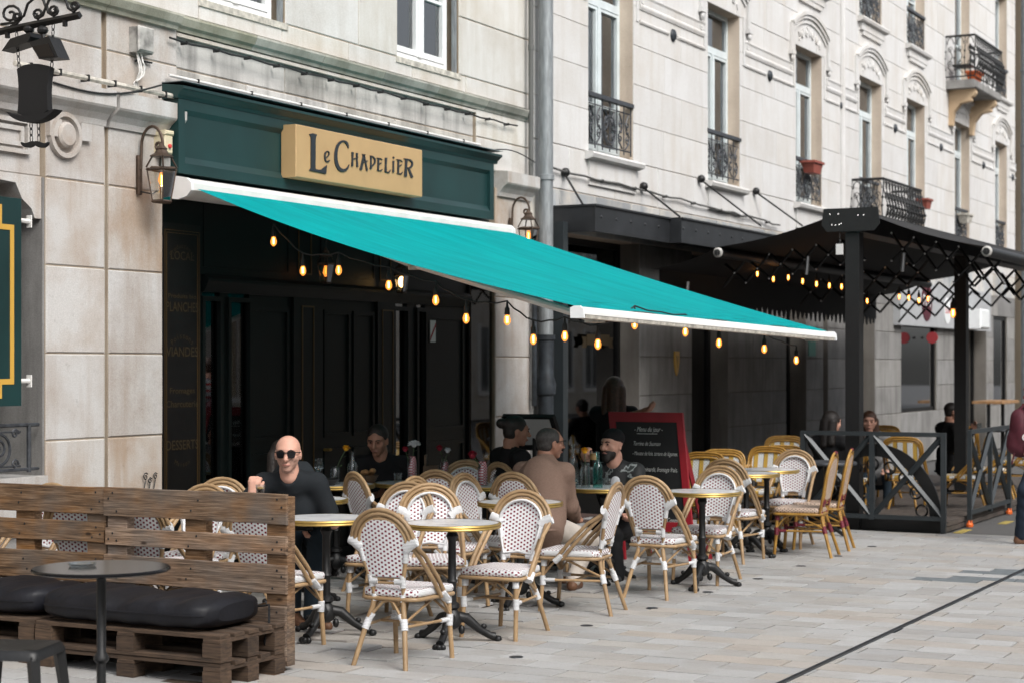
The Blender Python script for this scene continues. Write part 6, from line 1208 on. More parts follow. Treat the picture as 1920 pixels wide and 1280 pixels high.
# table between the talking men
p = at_table(1098, 3, -.10); vessel('flower_jar', 'ribbed glass jar of water holding a yellow flower', 'jar', p, jar(.19, .038), 'glass_frost'); flower(p+Vector((0, 0, .01)), .275, (.004, .01), 'petal_yellow', 0, 'yellow ranunculus in the ribbed jar between the talking men', .034)
vessel('water_bottle', 'pale teal glass water bottle beside the yellow flower jar', 'bottle', at_table(1121, 3, -.12), bott(.28, .040), 'glass_teal', [(.036, .012, .16, 'glass_teal', 'water')])
vessel('tall_bottle', 'clear tall glass bottle behind the coffee glass', 'bottle', at_table(1075, 3, .12), bott(.33, .042), 'glass')
vessel('water_tumbler', 'small clear tumbler beside the teal bottle', 'glass', at_table(1138, 3, -.14), tumb(.075, .034), 'glass')
vessel('coffee_glass', 'short glass half full of black coffee with cream foam', 'glass', at_table(1074, 3, -.14), tumb(.075, .036), 'glass', [(.028, .012, .038, 'coffee', 'coffee'), (.029, .038, .044, 'crema', 'foam')])
vessel('tall_tumbler', 'tall empty tumbler beside the coffee glass', 'glass', at_table(1084, 3, -.02), tumb(.14, .036), 'glass')
# dim back tables
p = at_table(598, 8, -.02); vessel('wine_glass', 'stemmed wine glass on the dim back table', 'glass', p, [(.035, 0), (.034, .004), (.005, .012), (.004, .09), (.018, .10), (.036, .125), (.038, .15), (.03, .20), (.028, .20), (.035, .15), (.016, .105)], 'glass')
p = at_table(628, 8, .05); vessel('flower_jar', 'glass jar with one yellow rose on the dim back table', 'jar', p, jar(.13, .040), 'glass_frost'); flower(p+Vector((0, 0, .01)), .26, (.05, -.07), 'petal_yellow', 0, 'yellow rose leaning from the jar on the dim back table', .032)
vessel('decanter', 'clear ridged glass decanter on the dim back table', 'bottle', at_table(661, 8, -.05), bott(.25, .042), 'glass')
p = at_table(615, 8, -.12); g = MB(); g.lathe([(.05, 0), (.09, .045), (.085, .047), (.045, .008), (0, .008)], 16, caps=False); tag(g.build('dark_bowl', M['shoe_black'], None, tuple(p), smooth=40), 'black shallow bowl on the dim back table', 'bowl')
p = at_table(688, 8, -.1)+Vector((.1, 0, 0)); bb_ = thing('bread_basket', 'small basket of bread behind the dark dotted chair', 'basket', tuple(at_table(690, 9, -.02))); g = MB(); g.lathe([(.05, 0), (.085, .06), (.08, .06), (.045, .01), (0, .01)], 14, caps=False); g.build('basket', M['wood_crate'], bb_); [MB().ball((.04*math.cos(k*1.6), .04*math.sin(k*1.6), .07+.008*k), (.035, .025, .022), 7, 5).build('bread', M['bread'], bb_) for k in range(4)]
vessel('water_tumbler', 'clear tumbler before the man seated in shade', 'glass', at_table(746, 9, -.18), tumb(.085, .036), 'glass')
p = at_table(773, 9, -.12); j = vessel('gingham_jar', 'tall jar wrapped in red gingham with a white daisy', 'jar', p, jar(.21, .038), 'glass'); gingham_wrap(j, .034, .19); flower(p+Vector((0, 0, .1)), .20, (.02, -.005), 'petal_white', 1, 'white daisy standing in the tall gingham jar', .052); flower(p+Vector((-.01, .02, .1)), .165, (-.03, .02), 'petal_red', 0, 'dark red bloom beside the white daisy', .028)
p = at_table(808, 10, -.08); cr = thing('wooden_crate', 'small dark wooden crate on the dim back table', 'crate', tuple(p), .45)
for s_ in (-1, 1): MB().box(-.07, .07, s_*.055-.005, s_*.055+.005, 0, .10).build('side_board', M['wood_crate'], cr); MB().box(s_*.07-.005, s_*.07+.005, -.05, .05, 0, .10).build('end_board', M['wood_crate'], cr)
MB().box(-.064, .064, -.049, .049, .002, .008).build('bottom', M['wood_crate'], cr); MB().box(-.066, .066, .035, .05, .09, .19).build('back_board', M['wood_crate'], cr)
p = at_table(834, 10, -.12); j = vessel('gingham_jar', 'jar with dark plaid napkin beside the wooden crate', 'jar', p, jar(.15, .036), 'glass'); gingham_wrap(j, .032, .12); flower(p+Vector((0, 0, .06)), .165, (.01, -.02), 'petal_white', 0, 'small white rose in the plaid jar by the crate', .03); flower(p+Vector((0, .01, .06)), .185, (-.05, .01), 'petal_red', 0, 'red carnation in the plaid jar by the crate', .032)
p = at_table(905, 11, -.10); j = vessel('gingham_jar', 'clear jar knotted with red gingham near the bun person', 'jar', p, jar(.17, .040), 'glass'); gingham_wrap(j, .036, .17); flower(p+Vector((0, 0, .05)), .19, (-.07, .05), 'petal_red', 0, 'red carnation leaning out by the knotted gingham jar', .042)
vessel('water_tumbler', 'ribbed tumbler beside the knotted gingham jar', 'glass', at_table(934, 11, -.14), tumb(.08, .036), 'glass'); vessel('water_tumbler', 'clear tumbler on the shaded table nearer the door', 'glass', at_table(878, 11, -.05), tumb(.08, .036), 'glass')
# ---------------------------------------------------------------- people: signed distance bodies turned into one mesh each
import openvdb
def sdf_mesh(name, prims, mat, h, k=.022, origin=Vector((0, 0, 0)), fold=0.0, seed=0):
    pts = []
    for p in prims:
        if p[0] == 'c': r = max(p[3], p[4]); lo = np.minimum(p[1], p[2])-r; hi = np.maximum(p[1], p[2])+r
        else: r = max(p[2]); lo = np.array(p[1])-r; hi = np.array(p[1])+r
        pts.append((np.array(lo, float), np.array(hi, float)))
    add = [q for q, p in zip(pts, prims) if not (len(p) > 5 and p[5] == 'sub')]
    lo = np.min([a for a, b in add], 0)-.05; hi = np.max([b for a, b in add], 0)+.05; sh = np.ceil((hi-lo)/h).astype(int)+1
    D = np.full(tuple(sh), .3, np.float32)
    for p, (a, b) in zip(prims, pts):
        i0 = np.maximum(((a-.045-lo)/h).astype(int), 0); i1 = np.minimum(((b+.045-lo)/h).astype(int)+2, sh)
        if np.any(i1 <= i0): continue
        sl = tuple(slice(x, y) for x, y in zip(i0, i1)); X, Y, Z = np.meshgrid(*[lo[q]+h*np.arange(i0[q], i1[q]) for q in range(3)], indexing='ij', sparse=True)
        if p[0] == 'c':
            A, B = np.array(p[1]), np.array(p[2]); d = B-A; L = max(float(d@d), 1e-9); t = np.clip(((X-A[0])*d[0]+(Y-A[1])*d[1]+(Z-A[2])*d[2])/L, 0, 1)
            q = np.sqrt((X-A[0]-t*d[0])**2+(Y-A[1]-t*d[1])**2+(Z-A[2]-t*d[2])**2)-(p[3]+(p[4]-p[3])*t)
        else:
            R = np.array(p[3]) if p[3] is not None else np.eye(3); C = np.array(p[1]); x, y, z = X-C[0], Y-C[1], Z-C[2]; r = p[2]
            u = (R[0, 0]*x+R[1, 0]*y+R[2, 0]*z)/r[0]; v = (R[0, 1]*x+R[1, 1]*y+R[2, 1]*z)/r[1]; w = (R[0, 2]*x+R[1, 2]*y+R[2, 2]*z)/r[2]
            n = np.sqrt(u*u+v*v+w*w); n2 = np.sqrt((u/r[0])**2+(v/r[1])**2+(w/r[2])**2); q = n*(n-1)/np.maximum(n2, 1e-6)
        kk = p[4] if p[0] == 'e' and len(p) > 4 and p[4] else k
        S_ = D[sl]
        if len(p) > 5 and p[5] == 'sub':
            q = -q; kk = .006; hh = np.clip(.5-.5*(S_-q)/kk, 0, 1); D[sl] = S_+(q-S_)*hh+kk*hh*(1-hh)
        else:
            hh = np.clip(.5+.5*(S_-q)/kk, 0, 1); D[sl] = q*hh+S_*(1-hh)-kk*hh*(1-hh)
    if fold:
        X, Y, Z = np.meshgrid(*[lo[q]+h*np.arange(sh[q]) for q in range(3)], indexing='ij', sparse=True)
        w1 = np.sin(9*X+7*Y+seed)+np.sin(6*Z-8*Y+2*seed); D = D+(fold*(1-2*np.abs(np.sin(19*Z+7*X-6*Y+1.6*w1))**.7)*(.5+.5*np.sin(5*X+8*Z+seed))+.6*fold*(1-2*np.abs(np.sin(15*X+11*Y+12*Z+2*w1)))*(.5+.5*np.sin(9*Y-6*Z+seed))).astype(np.float32)
    g = openvdb.FloatGrid(); g.copyFromArray(np.ascontiguousarray(D)); P, T, Q = g.convertToPolygons(isovalue=0.0, adaptivity=0.0)
    P = P*h+lo-np.array(origin); me = bpy.data.meshes.new(name); F = [tuple(q[::-1]) for q in Q.tolist()]+[tuple(t__[::-1]) for t__ in T.tolist()]
    me.from_pydata(P.tolist(), [], F); me.materials.append(mat); me.shade_smooth(); me.update()
    if len(me.polygons):
        vol = sum(f.area*f.normal.dot(f.center-Vector(P.mean(0))) for f in list(me.polygons)[::7])
        if vol < 0: me.flip_normals()
    return me
def rotz(a): c, s = math.cos(a), math.sin(a); return Matrix(((c, -s, 0), (s, c, 0), (0, 0, 1)))
def head_matrix(yaw, pitch=0.0, roll=0.0):                          # columns: right, forward, up
    f = Vector((math.cos(yaw)*math.cos(pitch), math.sin(yaw)*math.cos(pitch), math.sin(pitch))); r = Vector((math.sin(yaw), -math.cos(yaw), 0)); u = r.cross(f)
    return Matrix((r, f, u)).transposed()
def figure(label, pelvis, head, torso_deg, face_deg, pitch=0.0, skin='skin', top='tee_black', legs='jeans', shoes='shoe_black', sleeve=1.0, wrists=(None, None), elbow_out=(.5, .5), knees=None, ankles=None, hair=None, hair_mat='hair_dark', beard=False, h=.012, hs=.0075, scale=1.0, grip=(None, None), cat='person', standing=False, female=False, collar=None, toes=None, stub=False, fo=.0045, snug=False):
    pel, hd = Vector(pelvis), Vector(head); th, fa = math.radians(torso_deg), math.radians(face_deg); f = Vector((math.cos(th), math.sin(th), 0)); r = Vector((math.sin(th), -math.cos(th), 0)); up_ = Vector((0, 0, 1)); k = scale
    org = Vector((pel.x, pel.y, 0)); H = head_matrix(fa, pitch); t_ = thing('person', label, cat, tuple(org))
    ax = (hd-H@Vector((0, .02, 0))-pel).normalized(); neck = hd-H@Vector((0, .035, .115*k)); nb = neck-ax*.034*k; ch = nb-ax*.20*k-f*.005; be = pel+(ch-pel)*.42; wq = .93 if female else 1.0
    sh = [nb-ax*.070*k+r*s_*.168*k*wq-f*.008 for s_ in (1, -1)]; Rt = np.array(Matrix((r, f, ax)).transposed())
    v = lambda p: np.array(p, float)
    hip = [pel+r*s_*.09*k for s_ in (1, -1)]
    if knees is None: knees = [pel+f*.43*k+r*s_*.13*k+up_*.01 for s_ in (1, -1)]
    if ankles is None: ankles = [Vector((kn.x, kn.y, 0))+f*.03*k+up_*.085 for kn in knees]
    arms = []
    for i, s_ in enumerate((1, -1)):
        w = Vector(wrists[i]) if wrists[i] is not None else pel+f*.33*k+r*s_*.13*k+up_*.12
        a, b = .285*k, .255*k; d = w-sh[i]; L = min(d.length, (a+b)*.985); dn = d.normalized(); w = sh[i]+dn*L; ca = (a*a+L*L-b*b)/(2*a*L); hint = (r*s_*elbow_out[i]-up_*1.0-f*.25); hint = (hint-dn*hint.dot(dn)).normalized()
        arms.append((sh[i]+dn*a*ca+hint*a*math.sqrt(max(0, 1-ca*ca)), w))
    body = []
    Hn = np.array(H); hp_ = lambda x, y, z: v(hd+H@(Vector((x, y, z))*k)); E = lambda x, y, z, rx, ry, rz_, kk=None, sub=None: ('e', hp_(x, y, z), (rx*k, ry*k, rz_*k), Hn, kk, sub)
    body += [E(0, -.012, .033, .078, .096, .083), E(0, .020, -.028, .065, .070, .078, .02), E(0, .058, -.092, .028, .026, .022, .018), E(0, .055, .030, .060, .045, .03, .015)]
    body += [('c', hp_(0, .094, .012), hp_(0, .113, -.026), .009*k, .0145*k), E(.013, .099, -.029, .009, .010, .008, .006), E(-.013, .099, -.029, .009, .010, .008, .006), E(0, .087, -.058, .024, .013, .0065, .006), E(0, .085, -.069, .020, .013, .007, .006), E(0, .0, -.03, .066, .045, .05, .02)]
    body += [E(s_*.031, .100, .010, .017, .014, .012, None, 'sub') for s_ in (1, -1)]+[E(s_*.031, .082, .009, .013, .012, .012, .004) for s_ in (1, -1)]
    body += [E(s_*.078, -.008, -.008, .010, .020, .033, .008) for s_ in (1, -1)]+[E(s_*.046, .062, -.020, .022, .02, .022, .015) for s_ in (1, -1)]
    body += [('c', v(neck+H@Vector((0, -.005, .03))), v(nb), .060*k*wq*wq, .066*k*wq*wq)]
    body += [('e', v(ch), (.145*k*wq, .095*k, .17*k), Rt), ('e', v(be), (.125*k, .09*k, .14*k), Rt), ('e', v(pel), (.145*k, .105*k, .11*k), Rt)]
    for i, s_ in enumerate((1, -1)):
        el, w = arms[i]; body += [('c', v(nb-ax*.02), v(sh[i]), .052*k, .050*k), ('c', v(sh[i]), v(el), .048*k*wq, .036*k*wq), ('c', v(el), v(el.lerp(w, .35)), .038*k*wq, .040*k*wq), ('c', v(el.lerp(w, .35)), v(w), .040*k*wq, .026*k*wq), ('c', v(hip[i]), v(knees[i]), .07*k, .05*k), ('c', v(knees[i]), v(ankles[i]), .047*k, .033*k)]
        fd = (w-el).normalized(); gr = grip[i]; gd = Vector(gr[0]).normalized() if gr else fd; sd_ = Vector(gr[1]).normalized() if gr else (r*-s_+up_*.3); sd_ = (sd_-gd*sd_.dot(gd)).normalized(); nrm = gd.cross(sd_)*(s_)                     # finger dir, thumb side, palm normal
        curl = gr[2] if gr else .35; pc = w+gd*.05*k
        body.append(('c', v(w+gd*.012), v(w+gd*.075*k+sd_*.012), .026*k, .026*k)); body.append(('c', v(w+gd*.02-sd_*.010), v(w+gd*.075*k-sd_*.018), .022*k, .022*k))
        for q, (off, ln) in enumerate(((.030, .070), (.010, .078), (-.011, .073), (-.030, .058))):
            p0 = w+gd*.078*k+sd_*off*k; a_ = .2+curl*.5; p1 = p0+(gd*math.cos(a_)+nrm*math.sin(a_))*ln*.45*k; a_ += curl*1.3; p2 = p1+(gd*math.cos(a_)+nrm*math.sin(a_))*ln*.33*k; a_ += curl*1.0; p3 = p2+(gd*math.cos(a_)+nrm*math.sin(a_))*ln*.26*k
            body += [('c', v(p0), v(p1), .0100*k, .0092*k), ('c', v(p1), v(p2), .0092*k, .0085*k), ('c', v(p2), v(p3), .0085*k, .0072*k)]
        t0 = w+gd*.025*k+sd_*.022*k; t1 = t0+(gd*.75+sd_*.65+nrm*.25).normalized()*.042*k; t2 = t1+(gd*.8+sd_*.05+nrm*.55).normalized()*.036*k; body += [('c', v(t0), v(t1), .013*k, .0115*k), ('c', v(t1), v(t2), .0115*k, .009*k)]
    me = sdf_mesh('body', body, M[skin], hs, .012, org)
    if stub:
        me.materials.append(M['stubble']); Hi = H.transposed(); co = org-hd
        for p_ in me.polygons:
            c_ = Hi@(p_.center+co)
            if -.125 < c_.z < -.030+abs(c_.x)*.25 and c_.y > -.01+abs(c_.z+.06)*.2 and not (abs(c_.x) < .012 and c_.z > -.040) and not (abs(c_.x) < .020 and -.072 < c_.z < -.055) and abs(c_.x) < .09: p_.material_index = 1
    put('body', me, t_)
    ro = random.Random(label).uniform(0, 6)
    # top
    pr = [('e', v(ch), (.182*k*wq, .128*k, .195*k), Rt), ('e', v(be), (.168*k*wq, .130*k, .17*k), Rt), ('e', v(pel+ax*.05), (.178*k, .138*k, .10*k), Rt), ('c', v(nb-ax*.010), v(nb-ax*.08), .062*k, .09*k)]
    if snug: pr += [('e', v(pel.lerp(ch, .5)), (.196*k, .150*k, .36*k), Rt), ('e', v(pel-ax*.02), (.19*k, .15*k, .12*k), Rt), ('c', v(nb+ax*.01), v(nb-ax*.06), .075*k, .10*k)]
    else: pr.append(('e', v(nb+ax*.045+f*.035), (.068*k, .075*k, .085*k), Rt, None, 'sub'))
    if female: pr += [('e', v(ch+f*.075*k+r*s_*.065*k-ax*.01), (.06*k, .055*k, .06*k), None) for s_ in (1, -1)]
    for i, s_ in enumerate((1, -1)):
        el, w = arms[i]; pr.append(('c', v(nb-ax*.030), v(sh[i]), .056*k, .062*k))
        e1 = sh[i].lerp(el, min(1, sleeve*1.7)) if sleeve < .6 else el; pr.append(('c', v(sh[i]), v(e1), .064*k*wq, (.062 if sleeve < .6 else .056)*k*wq))
        if sleeve >= .6: pr += [('c', v(el), v(el.lerp(w, .4)), .056*k*wq, .053*k*wq), ('c', v(el.lerp(w, .4)), v(el.lerp(w, .90)), .053*k*wq, .040*k*wq), ('c', v(el.lerp(w, .90)), v(el.lerp(w, .98)), .037*k*wq, .037*k*wq)]
    pr.sort(key=lambda p: len(p) > 5 and p[5] == 'sub'); put('top', sdf_mesh('top', pr, M[top], h*.8, .05, org, fo, ro), t_)
    Rc = Matrix((r, f, ax)).transposed()
    if snug: g = MB(); g.tube([tuple(nb+ax*.030+Rc@Vector((.064*k*math.cos(a_), .064*k*math.sin(a_)-.002, -.018*k*math.sin(a_)))-org) for a_ in [2*PI*i/20 for i in range(20)]], .019*k, 6, closed=True); put('collar', g.mesh('collar', [M[top]], 60), t_)
    if sleeve >= .6:
        g = MB(); g.tube([tuple(pel-org+ax*.0+Rc@Vector((.176*k*math.cos(a_), .140*k*math.sin(a_), -.02))) for a_ in [2*PI*i/24 for i in range(24)]], .013*k, 6, closed=True); put('hem', g.mesh('hem', [M[top]], 60), t_)
    if collar: put('undershirt', sdf_mesh('undershirt', [('e', v(ch+f*.03*k+ax*.02), (.085*k, .100*k, .185*k), Rt)], M[collar], .009, .02, org), t_)
    # trousers
    pr = [('e', v(pel), (.165*k, .125*k, .115*k), Rt)]
    for i in (0, 1): pr += [('c', v(hip[i]), v(knees[i]), .092*k, .070*k), ('c', v(knees[i]), v(ankles[i]+up_*.0), .068*k, .056*k)]
    put('trousers', sdf_mesh('trousers', pr, M[legs], h, .03, org, .004, ro+1), t_)
    for i in (0, 1):
        ft = (toes[i] if toes else f); a_ = ankles[i]; pr = [('c', v(a_-ft*.02-up_*.01), v(a_-ft*.03-up_*.045), .040*k, .036*k), ('c', v(a_-ft*.03-up_*.05), v(a_+ft*.15*k-up_*.060), .034*k, .030*k), ('c', v(a_+ft*.02-up_*.01), v(a_+ft*.12*k-up_*.05), .040*k, .034*k)]
        put('shoe', sdf_mesh('shoe', pr, M[shoes], .009, .02, org), t_)
    # hair
    hr = None
    if hair == 'short': hr = [E(0, -.018, .043, .085, .100, .087), E(0, .085, -.005, .075, .06, .075, None, 'sub'), E(0, .04, -.09, .10, .10, .085, None, 'sub'), E(.0, .11, .05, .05, .05, .055, None, 'sub')]; hr.insert(1, E(0, -.045, -.015, .072, .060, .062))
    elif hair == 'bald_crown': hr = [E(0, -.020, .034, .084, .098, .084), E(0, -.045, -.015, .074, .062, .064), E(0, .095, .0, .085, .07, .09, None, 'sub'), E(0, .045, -.09, .10, .10, .085, None, 'sub'), E(0, .0, .128, .034, .042, .032, None, 'sub')]
    elif hair == 'long': hr = [E(0, -.02, .04, .088, .104, .092), ('c', hp_(.055, -.05, 0), hp_(.07, -.055, -.22), .055*k, .045*k), ('c', hp_(-.055, -.05, 0), hp_(-.07, -.055, -.22), .055*k, .045*k), ('c', hp_(0, -.075, 0), hp_(0, -.085, -.24), .06*k, .05*k), E(0, .10, -.02, .062, .07, .085, None, 'sub')]
    elif hair == 'bun': hr = [E(0, -.018, .042, .085, .100, .089), E(0, -.045, -.015, .074, .062, .064), E(0, -.125, .055, .045, .045, .042, .012), E(0, .095, -.01, .065, .06, .08, None, 'sub'), E(0, .05, -.10, .09, .10, .09, None, 'sub')]
    elif hair == 'beanie': hr = [E(0, -.020, .058, .085, .103, .082), E(0, .06, -.03, .13, .15, .075, None, 'sub')]
    if hair == 'tied': hr = [E(0, -.018, .042, .083, .100, .089), E(0, .095, -.01, .065, .06, .08, None, 'sub'), E(0, .05, -.10, .09, .10, .09, None, 'sub'), ('c', hp_(0, -.10, .03), hp_(0, -.14, -.16), .035*k, .025*k)]
    if hr: put('hair' if hair != 'beanie' else 'beanie', sdf_mesh('hair', hr, M[hair_mat], .0065, .012, org, .0012, ro), t_)
    if beard: put('beard', sdf_mesh('beard', [E(0, .030, -.062, .062, .068, .062), E(0, .070, -.105, .040, .034, .04, .02), E(0, .105, -.058, .022, .014, .006, None, 'sub'), E(0, .075, -.005, .08, .08, .040, None, 'sub'), E(0, -.04, -.05, .09, .07, .09, None, 'sub')], M['hair_dark'], .006, .012, org, .001, ro), t_)
    put('eyes', MB().ball(tuple(Vector(hp_(.031, .089, .009))-org), (.008*k,)*3, 8, 6).ball(tuple(Vector(hp_(-.031, .089, .009))-org), (.008*k,)*3, 8, 6).mesh('eyes', [M['eye_dark']], 60), t_)
    g = MB()
    for s_ in (1, -1): g.tube([tuple(Vector(hp_(s_*x_, y_, z_))-org) for x_, y_, z_ in ((.014, .101, .024), (.030, .099, .031), (.048, .088, .026))], .0045*k, 5)
    put('eyebrows', g.mesh('eyebrows', [M[hair_mat]], 60), t_, kind='stuff')
    g = MB(); g.tube([tuple(Vector(hp_(x_, y_, -.0615-.12*abs(x_)))-org) for x_, y_ in ((-.024, .088), (-.010, .0985), (0, .100), (.010, .0985), (.024, .088))], .0046*k, 6, flat=1.2); put('lips', g.mesh('lips', [M['lips']], 60), t_)
    return t_, H, hd, org, arms
def glasses(t_, H, hd, org, dark=True):
    q = lambda x, y, z: hd+H@Vector((x, y, z))-org; g = MB()
    for s_ in (1, -1):
        P = [(s_*a, .112-.012*(abs(a)/.06), b) for a, b in ((.007, .021), (.058, .026), (.063, .016), (.056, -.014), (.040, -.021), (.017, -.017))]
        if s_ < 0: P = P[::-1]
        A = [q(*p) for p in P]; B = [q(p[0], p[1]-.006, p[2]) for p in P]; n = 6
        if dark: g.add(A+B, [tuple(range(n))[::-1], tuple(range(n, 2*n))]+[(i, (i+1) % n, n+(i+1) % n, n+i) for i in range(n)])
        else: g.tube(A, .0022, 4, closed=True)
        g.tube([q(s_*.058, .100, .017), q(s_*.076, .06, .016), q(s_*.083, -.01, .010)], .0032, 5)
    g.tube([q(-.010, .113, .016), q(.010, .113, .016)], .0035, 5)
    put('sunglasses' if dark else 'spectacles', g.mesh('glasses', [M['lens']], 30), t_)
def at(px, py, w): return CAM+ray(px, py)*w
U = Vector((0, 0, 1))
# bald man with the espresso
hd = at(540, 850, 11.62); pel = at(562, 1016, 12.10); rw = at(474, 926, 11.45); lw = at(590, 972, 11.55)
kn = [at(545, 1005, 11.62), at(598, 1000, 11.55)]; an = [at(548, 1150, 11.72), at(585, 1152, 11.62)]
t1_, H, hd_, org, arms = figure('bald man in sunglasses and black tee holding up an espresso', pel, hd, 213, 207, -.04, 'skin', 'tee_black', 'jeans', 'shoe_brown', .42, (rw, lw), (.9, .5), kn, an, None, h=.009, hs=.0055,
    grip=(((.15, -.05, .9), tuple(RGT), .75), (tuple(-U*.5-FWD*.3-RGT*.5), tuple(-FWD), .6)), stub=True, toes=[(RGT*.6-FWD*.8).normalized(), (RGT*.75-FWD*.65).normalized()])
glasses(t1_, H, hd_, org); 
p = at(488, 917, 11.36); vessel('espresso_cup', 'small glass of espresso held up by the bald man', 'glass', p-U*.03, tumb(.062, .031), 'glass', [(.025, .008, .036, 'coffee', 'coffee'), (.0255, .036, .046, 'crema', 'foam')])
q = arms[1][1]+Vector((0, 0, 0)); ph = thing('phone', 'black phone in the lowered hand of the bald man', 'phone', tuple(at(566, 988, 11.42))); g = MB(); g.obox((0, 0, 0), (.14, .07, .009), rotz(-1.0)@Matrix.Rotation(.5, 3, 'X')); g.build('body', M['lens'], ph)
# man in the light brown sweater, from behind
hd = at(1032, 830, 13.62); pel = at(1010, 985, 13.42); kn = [at(1105, 1012, 13.75), at(1075, 1000, 14.05)]; an = [at(1075, 1085, 13.6), at(1060, 1080, 14.0)]
t2_, H, hd_, org, arms = figure('man in light brown sweater and pale trousers seen from behind', pel, hd, 8, -35, -.05, 'skin_tan', 'sweater', 'chinos', 'shoe_brown', 1.0, (at(1078, 968, 13.85), at(1040, 950, 14.2)), (.12, .3), kn, an, 'bald_crown', 'hair_grey', h=.010, hs=.007, fo=.0018, snug=True); glasses(t2_, H, hd_, org, False)
# bearded man with the black beanie
hd = at(1147, 834, 14.75); pel = at(1168, 985, 14.85); kn = [at(1120, 985, 14.45), at(1150, 1000, 14.30)]; an = [at(1135, 1082, 14.4), at(1158, 1080, 14.25)]
t3_, H, hd_, org, arms = figure('bearded man in black beanie and dark floral shirt at the table', pel, hd, 195, 166, .02, 'skin', 'floral_shirt', 'cloth_black', 'shoe_black', 1.0, (at(1102, 868, 14.35), at(1180, 968, 14.30)), (.3, .6), kn, an, 'beanie', 'cloth_black', True, h=.010, hs=.007, collar='tee_white',
    grip=(((-.2, .1, .6), (-.3, -.6, .3), .7), None))
p = at(1113, 862, 14.28); vessel('latte_glass', 'layered coffee glass in the hand of the bearded man', 'glass', p-U*.06, tumb(.13, .034), 'glass', [(.029, .01, .065, 'coffee', 'coffee'), (.030, .065, .115, 'crema', 'foam')])
# person with hair bun
figure('person with dark hair bun in black top, back half turned', at(965, 935, 14.7), at(968, 808, 14.55), -30, -50, -.08, 'skin_tan', 'cloth_black', 'cloth_black', 'shoe_black', 1.0, (at(1010, 905, 14.6), None), (.5, .5), None, None, 'bun', h=.014, hs=.010)
# man in shade
figure('man in dark top seated in the shade by the glazed door', at(722, 950, 14.8), at(708, 825, 14.55), 215, 195, -.25, 'skin_tan', 'cloth_black', 'cloth_black', 'shoe_black', 1.0, (None, None), (.6, .6), None, None, 'short', 'hair_dark', h=.012, hs=.008)
# woman behind the bald man
figure('long haired woman sitting hidden behind the bald man', at(528, 972, 13.5), at(529, 856, 13.4), 20, 35, -.2, 'skin', 'cloth_black', 'cloth_black', 'shoe_black', 1.0, (None, None), (.5, .5), None, None, 'long', 'hair_dark', h=.014, hs=.010, female=True)
# waitress behind the board
b_ = at(1155, 995, 16.6); pel = Vector((b_.x, b_.y, .98))
figure('dark dressed waitress reaching over the red menu board', pel, at(1152, 732, 16.5), 200, 20, -.2, 'skin_tan', 'cloth_black', 'cloth_black', 'shoe_black', .42, (at(1206, 770, 16.15), None), (.2, .5), [Vector((pel.x, pel.y, .52))+Vector((0, s_*.09, 0)) for s_ in (1, -1)], [Vector((pel.x, pel.y, .085))+Vector((0, s_*.09, 0)) for s_ in (1, -1)], 'long', 'hair_brown', h=.014, hs=.010, female=True)
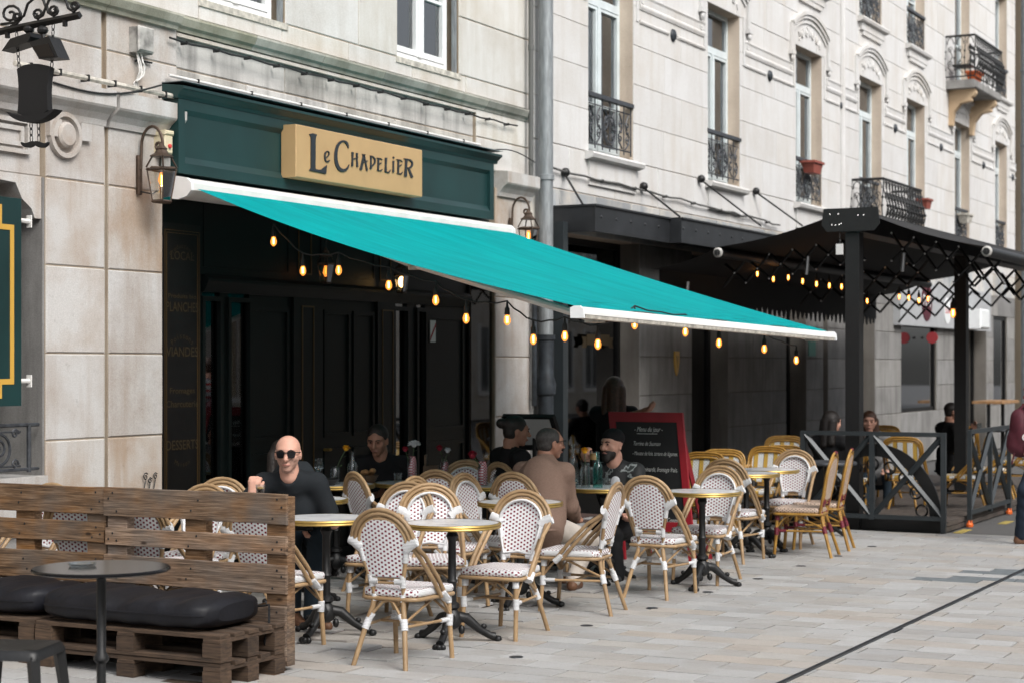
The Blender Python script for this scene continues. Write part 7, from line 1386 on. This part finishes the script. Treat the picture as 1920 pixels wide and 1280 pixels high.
# terrace guests
figure('dark haired woman on the terrace with her back to the post', at(1560, 905, 19.6), at(1560, 792, 19.5), 0, -30, -.1, 'skin', 'cloth_black', 'cloth_black', 'shoe_black', 1.0, (None, None), (.5, .5), None, None, 'long', h=.016, hs=.012, female=True)
figure('brown haired woman in pale grey leaning at the terrace table', at(1652, 895, 21.6), at(1630, 790, 21.3), 190, 195, -.05, 'skin', 'cloth_grey', 'jeans', 'shoe_black', 1.0, (at(1622, 830, 21.1), None), (.6, .8), None, None, 'long', 'hair_brown', h=.014, hs=.010, female=True)
t4_, H, hd_, org, arms = figure('man in dark jacket raising a small glass on the terrace', at(1775, 880, 24.2), at(1786, 772, 24.0), -40, -62, -.05, 'skin_tan', 'cloth_black', 'cloth_black', 'shoe_black', 1.0, (at(1822, 808, 23.7), at(1818, 815, 23.9)), (.5, .5), None, None, 'short', h=.014, hs=.010, collar='tee_white')
vessel('small_glass', 'small clear glass lifted by the man in dark jacket', 'glass', at(1836, 800, 23.6)-U*.03, tumb(.08, .035), 'glass_frost')
# passer by with the maroon backpack at the frame's edge
hd = at(1952, 690, 17.35); pel = at(1946, 852, 17.35)
t5_, H, hd_, org, arms = figure('passer by in plaid shirt and jeans at the picture edge', pel, hd, -62, -62, 0, 'skin', 'plaid', 'denim_dark', 'shoe_brown', 1.0, (at(1925, 850, 17.2), at(1950, 850, 17.6)), (.3, .3), [at(1922, 920, 17.15), at(1975, 930, 17.6)], [Vector((*at(1914, 1003, 17.25).xy, .085)), Vector((*at(1985, 1000, 17.5).xy, .085))], 'short', 'hair_brown', h=.012, hs=.009)
bpk = at(1912, 810, 17.30); t6_ = thing('backpack', 'maroon backpack with a round emblem on the passer by', 'backpack', tuple(bpk)); Rn = np.array(Matrix((FWD, RGT, U)).transposed())
put('bag', sdf_mesh('bag', [('e', np.array(bpk), (.13, .085, .21), Rn), ('c', np.array(bpk+U*.14), np.array(bpk-U*.14), .085, .10), ('c', np.array(bpk-U*.06-RGT*.05), np.array(bpk-U*.12-RGT*.05), .07, .075)], M['maroon'], .012, .03, bpk, .003, 2), t6_)
g = MB(); g.lathe([(.034, 0), (.034, .006), (0, .006)], 16, caps=False); e_ = g.build('emblem', M['paper'], t6_); e_.matrix_local = Matrix.Translation(-FWD*.128-U*.04+RGT*.02)@(Matrix((RGT, U, -FWD)).transposed().to_4x4())
g = MB(); g.lathe([(.020, .007), (.020, .009), (0, .009)], 16, caps=False); e2 = g.build('emblem', M['red_bright'], e_)
g = MB(); g.tube(bez(-RGT*.02+U*.19-FWD*.03, RGT*.02+U*.30, RGT*.12+U*.26, RGT*.16+U*.08, 8), .014, 6, flat=1.6); g.tube([(-RGT*.06-U*.18)-FWD*.05, (-RGT*.09-U*.30)-FWD*.05], .008, 5); g.build('strap', M['maroon'], t6_, smooth=60)
